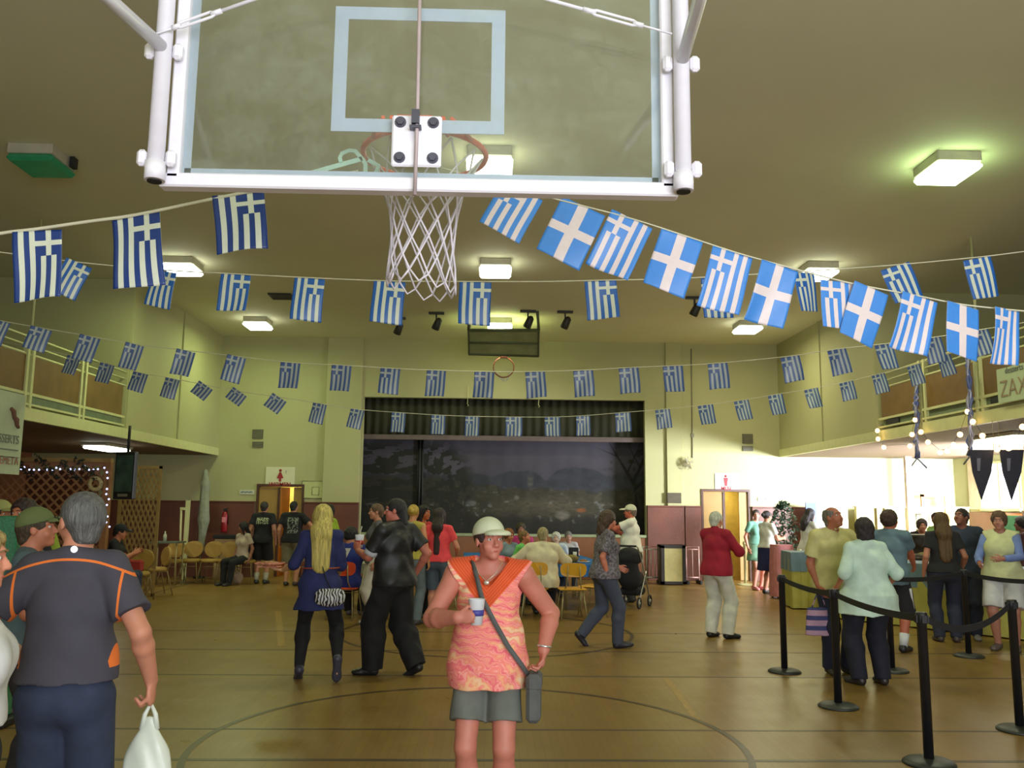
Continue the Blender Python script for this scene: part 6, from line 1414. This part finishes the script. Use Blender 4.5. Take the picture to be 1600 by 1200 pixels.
MB().b2((-.27, -.2, .02), (-.20, .25, .86)).b2((.20, -.2, .02), (.27, .25, .86)).b2((-.27, -.2, .80), (.27, .25, .87)).b2((-.27, -.2, .02), (.27, .25, .08)).build('dark_frame', mat('cabinet_frame', (44, 38, 34), .5), t)
MB().b2((-.20, -.19, .08), (.20, .24, .80), bev=.005).build('beige_panel', mat('cabinet_beige', (184, 172, 112), .5), t)
# ================================================================== stroller
sp = fl(988, 948); t = tag(empty('stroller', (sp.x, sp.y, 0), R(-30)), 'black folded-hood stroller between the two walkers near the stage', 'stroller')
m_sf = cloth('black_stroller_cloth', (26, 27, 32)); 
for sx in (-.22, .22):
    for sy in (-.26, .26):
        w = MB().tube([(sx, sy+.085*math.cos(a), .095+.085*math.sin(a)) for a in [2*math.pi*k/20 for k in range(20)]], .016, 8, closed=True).build('wheel', mat('tyre', (22, 22, 24), .6), t)
        MB().lathe([(.03, -.015), (.03, .015)], (sx, sy, .095), 12, rot=Matrix.Rotation(R(90), 3, 'Y')).tube([(sx, sy-.07, .095), (sx, sy+.07, .095)], .006, 5).tube([(sx, sy, .025), (sx, sy, .165)], .006, 5).build('hub', m_chr, w)
    MB().tube([(sx, .26, .11), (sx, .05, .55), (sx, -.3, 1.02), (sx, -.38, 1.04)], .012, 8).build('frame_tube', m_chr, t); MB().tube([(sx, -.26, .11), (sx, .1, .6)], .012, 8).build('frame_tube', m_chr, t)
MB().tube([(-.22, -.38, 1.04), (.22, -.38, 1.04)], .018, 10).build('handle', m_black, t)
q = SDF(); q.cone((0, .12, .45), (0, -.10, .48), .17, .19, .05).cone((0, -.12, .5), (0, -.2, .82), .18, .16, .06); sdf_obj('seat', q, .02, m_sf, t)
q = SDF(); q.ell((0, -.12, .84), (.22, .26, .17)).ell((0, -.02, .74), (.18, .22, .16), sub=True).plane((0, 0, .76), (0, .3, -1.)); sdf_obj('canopy', q, .018, m_sf, t)
MB().b2((-.18, -.15, .2), (.18, .2, .34), bev=.04).build('basket', m_sf, t)
# ================================================================== lattice screens, garland and screen at left
m_lat = mat('lattice_wood', (136, 92, 52), .6, var=.2); m_lat2 = mat('lattice_pale', (140, 112, 62), .6, var=.2)
def lattice(x0, x1, y, z0, z1, step, m_, lab, slope=1.0, w=.028):
    t = tag(empty('lattice_screen', ((x0+x1)/2, y, z0)), lab, 'screen'); W_, H_ = x1-x0, z1-z0; cnt = 0; cs = []
    for sgn in (1, -1):
        k = -int(H_/step)-1
        while k*step < W_+step:
            # line x = k*step + z/slope (sgn) clipped to the rectangle
            s0 = k*step if sgn > 0 else W_-k*step
            za = 0; zb_ = H_; xa_ = s0; xb_ = s0+sgn*H_/slope
            t0, t1 = 0, 1; dx = xb_-xa_
            for lo, hi in ((0, W_),):
                if abs(dx) > 1e-9:
                    u0, u1 = (lo-xa_)/dx, (hi-xa_)/dx
                    if u0 > u1: u0, u1 = u1, u0
                    t0, t1 = max(t0, u0), min(t1, u1)
            if t1-t0 > .03:
                a = Vector((xa_+dx*t0-W_/2, sgn*.006, H_*t0)); b = Vector((xa_+dx*t1-W_/2, sgn*.006, H_*t1)); d = b-a
                cs.append((a, b, d))
            k += 1
    for a, b, d in cs[:300]:
        MB().box((a+b)/2, (d.length, .009, w), rot=Matrix.Rotation(-math.atan2(d.z, d.x), 3, 'Y')).build('slat', m_, t)
    for a, b in (((-W_/2, 0, 0), (-W_/2, 0, H_)), ((W_/2, 0, 0), (W_/2, 0, H_)), ((-W_/2, 0, H_), (W_/2, 0, H_)), ((-W_/2, 0, 0), (W_/2, 0, 0))):
        a, b = Vector(a), Vector(b); c = (a+b)/2; MB().box(c, (abs(b.x-a.x)+.05, .03, abs(b.z-a.z)+.05)).build('frame_rail', m_, t)
    return t
YL = 16.2
lattice(at(186, 800, YL).x, at(247, 800, YL).x, YL, .03, at(210, 730, YL).z, .085, m_lat2, 'pale brown lattice screen standing right of the television', 2.4, .03)
lattice(at(-30, 800, 13.4).x, at(165, 800, 13.4).x, 13.4, .9, at(80, 724, 13.4).z, .15, m_lat, 'dark brown lattice screen behind the crowd at far left', 1.0, .03)
x0_, x1_ = at(-30, 800, 13.4).x, at(172, 800, 13.4).x; zt2 = at(100, 722, 13.4).z
t = tag(empty('booth_frame', ((x0_+x1_)/2, 13.35, 0)), 'wooden booth frame around the dark lattice at far left', 'booth frame')
MB().b2((-(x1_-x0_)/2, -.05, zt2), ((x1_-x0_)/2, .05, zt2+.06)).build('top_beam', m_lat2, t); MB().b2(((x1_-x0_)/2-.09, -.05, 0), ((x1_-x0_)/2, .05, zt2)).build('post', m_lat, t); MB().b2((-(x1_-x0_)/2, -.02, .03), ((x1_-x0_)/2-.09, .02, .9)).build('lower_board', mat('dark_board', (60, 40, 28), .6), t)
# dark cloth behind the lattice
tag(MB().b2((x0_, 14.6, .0), (at(150, 800, 14.6).x, 14.64, 2.2)).build('back_cloth', cloth('rust_brown_cloth', (84, 44, 24))), 'rust brown cloth hanging behind the dark lattice', 'cloth')
for k, (px_, py_) in enumerate(((38, 716), (74, 712), (112, 720), (135, 716))):
    p = at(px_, py_, 13.25); rq = random.Random(k); q = MB()
    for j in range(46):
        t_ = j/46; c = Vector((p.x+.34*(t_-.5)+.02*rq.uniform(-1, 1), 13.25+rq.uniform(-.03, .03), p.z-.30*t_+.10*rq.uniform(-.5, .5)))
        q.tube([c, c+Vector((rq.uniform(-.05, .05), rq.uniform(-.03, .03), rq.uniform(-.05, .03)))], .009, 4)
    tag(q.build('garland', mat('dark_green_garland', (28, 34, 22), .8)), '%s dark garland swag from the left on the booth beam' % ORD[k], 'garland', kind='stuff')
m_led = mat('cool_led', (210, 220, 255), .3, emit=(190, 200, 255), estr=2.6)
def lights(nm, lab, cat, pts, rad, m_, wire, dx=0):
    t = tag(empty(nm, pts[0]), lab, cat); o0 = Vector(pts[0])
    MB().tube([Vector(p)-o0+Vector((0, 0, rad*.8)) for p in pts], .003, 4).build('wire', wire, t)
    b0 = MB().ball((0, 0, 0), (rad, rad, rad), 8).build('bulb', m_, t, loc=Vector(pts[0])-o0)
    for p in pts[1:]: link_copy(b0, t, Vector(p)-o0)
    return t
lights('string_lights', 'cool white string lights along the top of the dark lattice', 'string lights', [at(x, y, 13.3) for x, y in ((33, 733), (38, 730), (46, 734), (53, 734), (61, 734), (74, 734), (82, 734), (88, 731), (94, 733), (103, 728), (110, 733), (117, 734), (124, 733), (132, 728), (139, 734), (146, 734), (153, 733), (163, 731))], .015, m_led, m_black)
lights('string_lights', 'cool white string lights down the booth post beside the television', 'string lights', [at(x, y, 13.28) for x, y in ((167, 738), (168, 747), (167, 764), (166, 772), (170, 780), (167, 789), (164, 798), (168, 807), (166, 816), (171, 823))], .015, m_led, m_black)
wt = at(149, 756, 13.3); tag(MB().tube([(wt.x+.085*math.cos(a), 13.3, wt.z+.085*math.sin(a)) for a in [2*math.pi*k/20 for k in range(20)]], .03, 8, closed=True).build('flower_wreath', mat('pale_wreath', (176, 160, 110), .8, var=.4, scale=30)), 'small pale wreath hung on the dark lattice', 'wreath')
tv = at(196, 743, 13.0); t = tag(empty('television', (tv.x, tv.y, tv.z), R(-22)), 'dark upright television hanging by the booth corner', 'television')
MB().b2((-.19, -.03, -.35), (.19, .04, .35), bev=.012).build('housing', mat('tv_black', (26, 30, 26), .4), t); MB().b2((-.155, -.036, -.24), (.155, -.03, .30)).build('screen', mat('tv_screen', (52, 74, 60), .15, var=.5, scale=4), t); MB().b2((-.09, -.036, -.31), (.09, -.03, -.27)).build('speaker_strip', m_grille, t); MB().tube([(0, .02, .35), (0, .02, ZSR-.10-tv.z)], .02, 8).build('mount_pole', m_black, t); MB().tube([(-.05, .02, .1), (-.22, .36, .1), (-.36, .50, .1)], .02, 6).build('mount_arm', m_black, t)
# furled flag, white stand, side table, green stand
fp = at(320, 740, 20.1); t = tag(empty('furled_flag', (fp.x, 20.15, 0)), 'tall furled grey flag on a pole against the left back wall', 'flag')
MB().tube([(0, 0, .04), (0, 0, 2.46)], .014, 8).build('pole', m_leg, t); MB().lathe([(.001, 0), (.14, 0), (.13, .03), (.001, .05)]).build('base', m_black, t)
q = SDF(); q.cone((0, 0, 2.40), (.01, 0, 2.1), .05, .10, .05).cone((.01, 0, 2.1), (.02, 0, 1.3), .10, .115, .05).cone((.02, 0, 1.3), (0, 0, .75), .115, .07, .05).cone((0, 0, .75), (-.02, 0, .62), .07, .09, .03).noise(.012, 60, 50, 5); sdf_obj('cloth', q, .018, cloth('dim_grey_flag', (136, 140, 118)), t)
wp = at(289, 815, 19.9); t = tag(empty('white_stand', (wp.x, 19.9, 0)), 'pale two-legged stand left of the furled flag', 'stand')
MB().b2((.0, -.03, 0), (.09, .03, 1.74)).build('upright', m_cream, t); MB().tube([(-.10, 0, 1.55), (-.08, 0, .9), (.0, -.02, .1)], .026, 8).build('strut', m_ivory, t); MB().b2((-.12, -.025, 1.52), (.04, .025, 1.58)).build('cross_piece', m_cream, t)
tp = at(262, 842, 18.3); t = tag(empty('side_table', (tp.x, 18.3, 0)), 'small grey-green table left of the tan chair row', 'table')
MB().b2((-.3, -.25, .86), (.3, .25, .89)).build('tabletop', mat('grey_green_top', (84, 92, 76), .5), t)
for s in (-1, 1):
    for v in (-1, 1): MB().tube([(s*.26, v*.2, 0), (s*.26, v*.2, .86)], .014, 6).build('leg', m_leg, t)
t = tag(empty('bottle', (tp.x-.02, 18.2, .892)), 'small pale bottle on the grey-green table', 'bottle'); MB().lathe([(.001, 0), (.035, 0), (.035, .13), (.012, .17), (.012, .21), (.001, .21)]).build('glass', mat('pale_bottle', (170, 176, 150), .3), t)
gp = at(22, 806, 7.0); t = tag(empty('display_stand', (gp.x, 7.0, 0)), 'glittery green display stand at the far left edge', 'display stand')
mgl = mat('glitter_green', (34, 110, 74), .25, var=.35, scale=60, spec=.8)
MB().b2((-.08, -.08, .06), (.075, .08, gp.z), bev=.01).build('column', mgl, t); MB().b2((-.16, -.14, 0), (.13, .14, .06), bev=.01).build('plinth', m_black, t)
cs_ = at(352, 838, 19.95); t = tag(empty('low_cabinet', (cs_.x+.05, 19.9, 0)), 'low cabinet with dark top behind the tan chairs', 'cabinet')
MB().b2((-.25, -.2, .9), (.35, .2, .98), bev=.01).build('dark_top', m_black, t); MB().b2((-.22, -.17, .0), (.32, .17, .9), bev=.01).build('pale_body', mat('cabinet_pale', (150, 124, 80), .6), t)
t = tag(empty('floor_bag', (at(370, 890, 18.7).x, 18.75, 0)), 'pale bag on the floor under the fourth tan chair', 'bag'); q = SDF(); q.ell((0, 0, .13), (.13, .1, .13)).plane((0, 0, 0.005), (0, 0, -1.)).noise(.01, 30, 30, 30); sdf_obj('sack', q, .02, cloth('pale_pink_sack', (160, 136, 116)), t); MB().tube([(-.06, 0, .24), (0, 0, .32), (.06, 0, .24)], .008, 6).build('handle', m_leg, t)
# ================================================================== banners on the balcony fronts
ba = atX(41, 640, XL-0.0+.08); X_ = XL+.09
b0_ = atX(40, 618, X_); b1_ = atX(30, 742, X_); yy1 = b0_.y; yy0 = yy1-2.6
t = tag(empty('banner', (X_, yy1, b1_.z)), 'white cloth banner with faint lettering hanging on the left balcony', 'banner'); Hb = b0_.z-b1_.z
vs = []; nx = 20
for i in range(nx+1):
    for z in (0, Hb*.5, Hb): vs.append((.01*math.sin(i*1.1)*(1-z/Hb), -2.6*i/nx, z))
MB().add([(x+o, y, z) for o in (0, .006) for x, y, z in vs], [(3*i+j, 3*i+3+j, 3*i+4+j, 3*i+1+j) for i in range(nx) for j in range(2)]+[(3*i+j+63, 3*i+1+j+63, 3*i+4+j+63, 3*i+3+j+63) for i in range(nx) for j in range(2)], 0, True).build('cloth', cloth('banner_cloth_left', (170, 180, 150), var=.04), t)
m_bt = mat('banner_text_grey', (104, 110, 100), .8); m_br = mat('banner_text_red', (150, 104, 90), .8); m_bb = mat('banner_mark_brown', (112, 78, 60), .8)
ML = lambda yoff, z: frame_mat((.022, yoff, z), (0, 1, 0), (0, 0, 1))
text_mesh('DESSERTS', .16, 'lettering', m_bt, t, ML(-.10, Hb*.42), .002, 'RIGHT'); text_mesh('ZEMETA', .15, 'lettering', m_br, t, ML(-.07, Hb*.16), .002, 'RIGHT')
MB().b2((.018, -1.6, Hb*.29), (.024, -.10, Hb*.305)).build('rule_line', m_bt, t); MB().b2((.018, -.9, Hb*.205), (.024, -.07, Hb*.213)).build('rule_line', m_bt, t)
MB().tube([(.02, -.36, Hb*.80), (.02, -.30, Hb*.77), (.02, -.27, Hb*.70), (.02, -.21, Hb*.67), (.02, -.19, Hb*.61), (.02, -.14, Hb*.58)], [.02, .035, .03, .04, .03, .02], 8).build('red_brown_mark', m_bb, t)
X_ = XR-.09; b0_ = atX(1557, 578, X_); b1_ = atX(1557, 632, X_)
t = tag(empty('banner', (X_, b0_.y, b1_.z)), 'white cloth banner with tall Greek letters hanging on the right balcony', 'banner'); Hb = b0_.z-b1_.z
MB().b2((-.004, -2.6, 0), (.004, 0, Hb), bev=.001).build('cloth', cloth('banner_cloth_right', (178, 190, 150), var=.04), t)
MR = lambda yoff, z: frame_mat((-.010, yoff, z), (0, -1, 0), (0, 0, 1))
text_mesh('\u0396\u0391\u03a7\u0391\u03a1\u039f\u03a0\u039b\u0391\u03a3\u03a4\u0395\u0399\u039f', .30, 'lettering', mat('banner_text_tan', (150, 130, 100), .8), t, MR(-.06, .17), .002, 'LEFT'); text_mesh('desserts', .12, 'lettering', m_bt, t, MR(-.2, .42), .002, 'LEFT')
# ================================================================== warm string lights, streamers and pennants on the right balcony
m_warm = mat('warm_bulb', (255, 220, 170), .3, emit=(255, 200, 130), estr=5)
wb = [(1371, 673), (1372, 686), (1381, 699), (1422, 697), (1425, 679), (1430, 656), (1439, 675), (1450, 691), (1469, 707), (1480, 705), (1490, 695), (1500, 679), (1512, 643), (1520, 659), (1535, 681), (1548, 694), (1558, 702), (1576, 700), (1590, 688), (1598, 667)]
lights('string_lights', 'warm yellow bulb string looping under the right balcony edge', 'string lights', [atX(x, y, XR-.12) for x, y in wb], .042, m_warm, m_black)
for (x, y0_, y1_, l) in ((1431, 596, 716, 'left blue and silver streamer hanging down a right balcony post'), (1514, 560, 712, 'right blue and silver streamer hanging down a balcony post')):
    a = atX(x, y0_, XR-.10); b = atX(x+2, y1_, XR-.10); q = MB(); rq = random.Random(x)
    for k in range(4):
        pts = [a.lerp(b, j/14)+Vector((rq.uniform(-.03, .03), rq.uniform(-.04, .04), 0)) for j in range(15)]; q.tube(pts, [.018+.01*rq.random() for _ in pts], 5, mi=k % 2)
    q.tube([b, b+Vector((.1, -.1, -.16))], .012, 5, mi=0).tube([b, b+Vector((-.05, .1, -.12))], .012, 5, mi=1)
    tag(q.build('streamer', [mat('streamer_blue', (84, 96, 150), .3), mat('streamer_silver', (150, 150, 170), .25, .4)]), l, 'streamer')
for (x, l) in ((1533, 'left of two dark pointed pennants against the bright window'), (1580, 'right of two dark pointed pennants against the bright window')):
    Yp = 11.6; a = at(x-18, 703, Yp); b = at(x+20, 703, Yp); c = at(x+1, 782, Yp); mdl = at(x+16, 738, Yp); mdr = at(x-13, 738, Yp)
    t = tag(empty('pennant', ((a.x+b.x)/2, Yp, a.z)), l, 'pennant'); o0 = Vector(t.location)
    MB().prism([p-o0 for p in (a, b, mdl, c, mdr)], (0, .012, 0)).build('cloth', cloth('dark_pennant', (50, 50, 66), var=.2), t)
    MB().prism([at(x-7, 716, Yp-.01)-o0, at(x-1, 716, Yp-.01)-o0, at(x-2, 736, Yp-.01)-o0, at(x-6, 736, Yp-.01)-o0], (0, -.004, 0)).build('pale_patch', mat('pennant_patch', (110, 112, 130), .7), t)
    MB().tube([(a-o0), (a-o0)+Vector((0, 0, ZSR-a.z))], .004, 4).build('hanging_string', m_leg, t); MB().tube([(b-o0), (b-o0)+Vector((0, 0, ZSR-a.z))], .004, 4).build('hanging_string', m_leg, t)
# ================================================================== things that people hold
def WP(P, p): return P['W'](p)
# white plastic bag in the near man's hand
hp = WP(P1, P1['wr'][1]+P1['hd'][1]*.10)
t = tag(empty('carrier_bag', (hp.x, hp.y, hp.z-.62)), 'white plastic carrier bag hanging from the near man\'s hand', 'bag')
q = SDF(); n_ = (0, 1, 0)
q.cone((0, 0, .55), (0, 0, .40), .025, .07, .03, n_, .5).cone((0, 0, .40), (.02, 0, .14), .075, .15, .05, n_, .6).ell((.02, 0, .12), (.165, .11, .13), None, .05).noise(.006, 40, 30, 26)
mbag = mat('thin_white_plastic', (206, 214, 200), .35, var=.08, scale=6); N = NT(mbag); X, Y_, Z = N.xyz()
nA = N.nt.nodes.new('ShaderNodeTexNoise'); nA.inputs['Scale'].default_value = 9; tA = N.nt.nodes.new('ShaderNodeTexCoord'); N.nt.links.new(tA.outputs['Object'], nA.inputs['Vector'])
blob = N('LESS_THAN', N('ADD', N('MULTIPLY', X, X), N('MULTIPLY', N('POWER', N('SUBTRACT', Z, .13), 2), 1.4)), N('MULTIPLY', nA.outputs['Fac'], .022))
redm = AND(N, blob, N('GREATER_THAN', N('ABSOLUTE', N('SUBTRACT', X, .0)), .055))
N.set(N.mix(redm, N.mix(blob, N.base(), lin((96, 88, 88))), lin((120, 44, 52))))
sdf_obj('sack', q, .009, mbag, t)
for s in (-1, 1): MB().tube([(s*.03, 0, .52), (s*.022, .0, .58), (0, 0, .625)], [.014, .010, .006], 8).build('handle', mbag, t)
# phone in his other hand
hp = WP(P1, P1['wr'][-1]+P1['hd'][-1]*.09); tag(MB().box(hp, (.05, .03, .10), rot=Matrix.Rotation(R(40), 3, 'Y'), bev=.006).build('phone', mat('silver_phone', (150, 146, 150), .25, .4)), 'small silver phone in the near man\'s left hand', 'phone')
# dark tote at the far left
hp = WP(P2, P2['wr'][1]); t = tag(empty('tote_bag', (hp.x-.06, hp.y-.02, hp.z-.34)), 'black tote bag hanging at the far left edge', 'bag'); q = SDF(); q.cone((0, 0, .0), (0, 0, .22), .15, .14, .02, (1, 0, 0), .5).noise(.006, 30, 30, 30); sdf_obj('sack', q, .012, cloth('black_tote', (30, 29, 32), bump=.2), t)
MB().tube([(-.0, -.08, .2), (0, -.03, .35), (0, .05, .35), (0, .09, .2)], .007, 6).build('handle', m_black, t)
# cup in the front woman's hand
hp = P20['wr'][1]+P20['hd'][1]*.082+np.array([-.012, -.046, 0]); c = WP(P20, hp); t = tag(empty('cup', (c.x, c.y, c.z-.045)), 'white plastic cup in the hand of the woman in the tie-dye top', 'cup')
MB().lathe([(.001, 0), (.030, 0), (.042, .125), (.044, .128), (.040, .125), (.028, .004), (.001, .004)], n=28).build('beaker', mat('white_cup', (222, 226, 230), .35, var=.02), t)
MB().lathe([(.0365, .045), (.0385, .075)], n=28).build('blue_mark', mat('cup_blue', (70, 70, 150), .5), t)
# crossbody bag and strap
T = P20['T']; st = [(.115, -.03, 1.395), (.085, .06, 1.39), (.055, .125, 1.325), (.02, .170, 1.22), (-.05, .190, 1.10), (-.12, .180, .98), (-.19, .14, .88), (-.235, .08, .80)]
bagm = cloth('olive_grey_bag', (88, 90, 88), bump=.2); rt = tag(empty('crossbody_bag', P20['W']((-.25, .07, .62)), R(174)), 'olive grey crossbody bag on a long strap at the woman\'s hip', 'bag')
o0 = np.array((-.25, .07, .62)); q = MB(); vs = []
for k, p in enumerate(st):
    p = np.array(p); nx_ = np.array(st[min(k+1, len(st)-1)])-np.array(st[max(k-1, 0)]); nx_ = nx_/np.linalg.norm(nx_); sd = np.cross(nx_, unit((p[0]*.8, p[1]+.05, 0))); sd = unit(sd)*.0125; up = unit(np.cross(sd, nx_))*.002
    for z_ in (sd+up, -sd+up, -sd-up, sd-up): vs.append(tuple(p-o0+z_))
n = len(st); q.add(vs, [(4*i+k, 4*i+(k+1) % 4, 4*i+4+(k+1) % 4, 4*i+4+k) for i in range(n-1) for k in range(4)]+[(3, 2, 1, 0), (4*n-4, 4*n-3, 4*n-2, 4*n-1)], 0, True); q.build('strap', bagm, rt)
MB().box((0, 0, .09), (.075, .17, .24), bev=.02).build('pouch', bagm, rt); MB().box((-.002, 0, .17), (.082, .176, .09), bev=.02).build('flap', bagm, rt)
# tray of food and zebra bag of the blonde
c = WP(P11, P11['wr'][-1]+P11['hd'][-1]*.085+np.array([-.03, 0, .028])); t = tag(empty('food_tray', (c.x-.02, c.y, c.z)), 'red checked paper tray of food in the blonde woman\'s left hand', 'tray')
MB().prism([(-.11, -.075, 0), (.11, -.075, 0), (.11, .075, 0), (-.11, .075, 0)], (0, 0, .006)).tube([(-.13, -.09, .035), (.13, -.09, .035), (.13, .09, .035), (-.13, .09, .035)], .006, 5, closed=True).build('dish', mat('red_white_paper', (206, 130, 110), .6, var=.4, scale=60), t); MB().ball((0, 0, .03), (.10, .07, .03), 12).build('food', mat('mixed_food', (170, 120, 84), .7, var=.5, scale=50), t)
zr = P11['W']((.10, -.235, .84)); t = tag(empty('shoulder_bag', zr, R(10)), 'black and white zebra-striped shoulder bag on the blonde woman', 'bag')
mz = bpy.data.materials.new('zebra_print'); mz.use_nodes = True; N = NT(mz); wv = N.nt.nodes.new('ShaderNodeTexWave'); wv.inputs['Scale'].default_value = 11; wv.inputs['Distortion'].default_value = 7; wv.inputs['Detail'].default_value = 1; wv.inputs['Detail Scale'].default_value = 1.4; tz = N.nt.nodes.new('ShaderNodeTexCoord'); N.nt.links.new(tz.outputs['Object'], wv.inputs['Vector'])
N.set(N.mix(N('GREATER_THAN', wv.outputs['Fac'], .5), lin((24, 24, 28)), lin((190, 190, 190))))
q = SDF(); q.cone((-.07, 0, -.02), (.07, 0, -.02), .075, .075, .03, (0, 1, 0), .55).ell((.0, 0, -.05), (.13, .055, .06), None, .03); sdf_obj('pouch', q, .008, mz, t)
M0 = Matrix.Translation(zr) @ Matrix.Rotation(R(10), 4, 'Z'); loc = lambda p: M0.inverted() @ P11['W'](p)
MB().tube([loc(p) for p in ((-.10, -.015, 1.44), (-.095, -.09, 1.40), (-.05, -.145, 1.28), (0, -.150, 1.15), (.05, -.175, 1.0), (.10, -.22, .90))], .006, 6).build('strap', m_black, t)
# cup in the man in black's hand
c = WP(P12, P12['wr'][-1]+P12['hd'][-1]*.075+np.array([.05, .0, 0])); t = tag(empty('cup', (c.x, c.y, c.z-.03)), 'white and red paper cup with straw held by the man in black', 'cup')
MB().lathe([(.001, 0), (.033, 0), (.047, .13), (.045, .132), (.001, .134)], n=24).build('beaker', mat('white_cup', (222, 226, 230), .35, var=.02), t); MB().lathe([(.038, .03), (.0435, .075)], n=24).build('red_band', mat('cup_red', (176, 40, 44), .5), t); MB().tube([(0, 0, .13), (.02, 0, .22)], .004, 6).build('straw', m_plate, t)
# camera held up by the man in the white polo
c = WP(P24, P24['wr'][-1]+P24['hd'][-1]*.10+np.array([.03, .02, 0])); t = tag(empty('camera', c), 'small bluish camera held up by the man in the white polo', 'camera'); MB().box((0, 0, 0), (.04, .12, .08), bev=.01).build('camera_body', mat('blue_grey_camera', (84, 96, 130), .3), t); MB().lathe([(.025, 0), (.025, .03)], (-.02, 0, 0), 14, rot=Matrix.Rotation(R(-90), 3, 'Y')).build('lens', m_black, t)
# striped cloth bag between the couple at the barrier
c = WP(P30, P30['wr'][1]+P30['hd'][1]*.10); t = tag(empty('striped_bag', (c.x-.04, c.y, c.z-.46)), 'striped pink and navy cloth bag in the cream polo man\'s hand', 'bag')
mst = mat('striped_cloth', (176, 140, 160), .8, var=.08); N = NT(mst); X, Y_, Z = N.xyz(); N.set(N.mix(N('GREATER_THAN', N('SINE', N('MULTIPLY', Z, 62)), .15), N.base(), lin((60, 64, 110))))
q = SDF(); q.cone((0, 0, .05), (0, 0, .33), .15, .12, .02, (0, 1, 0), .35, True, True).noise(.005, 30, 30, 30); sdf_obj('sack', q, .012, mst, t); MB().tube([(-.07, 0, .32), (-.02, 0, .45), (.04, 0, .45), (.08, 0, .32)], .007, 6).build('handle', mst, t)
# red flowers
t = bpy.data.objects['red_flower']; MB().lathe([(.001, 0), (.05, 0), (.07, .1), (.001, .1)]).build('pot', m_black, t)
for k in range(7): a = k*.9; MB().tube([(0, 0, .08), (.06*math.cos(a), .05*math.sin(a), .2)], .004, 5).build('stem', mat('dark_leaf', (26, 48, 26), .6), t); MB().ball((.07*math.cos(a), .06*math.sin(a), .22), (.035, .035, .028), 8).build('bloom', mat('red_bloom', (190, 40, 36), .6), t)
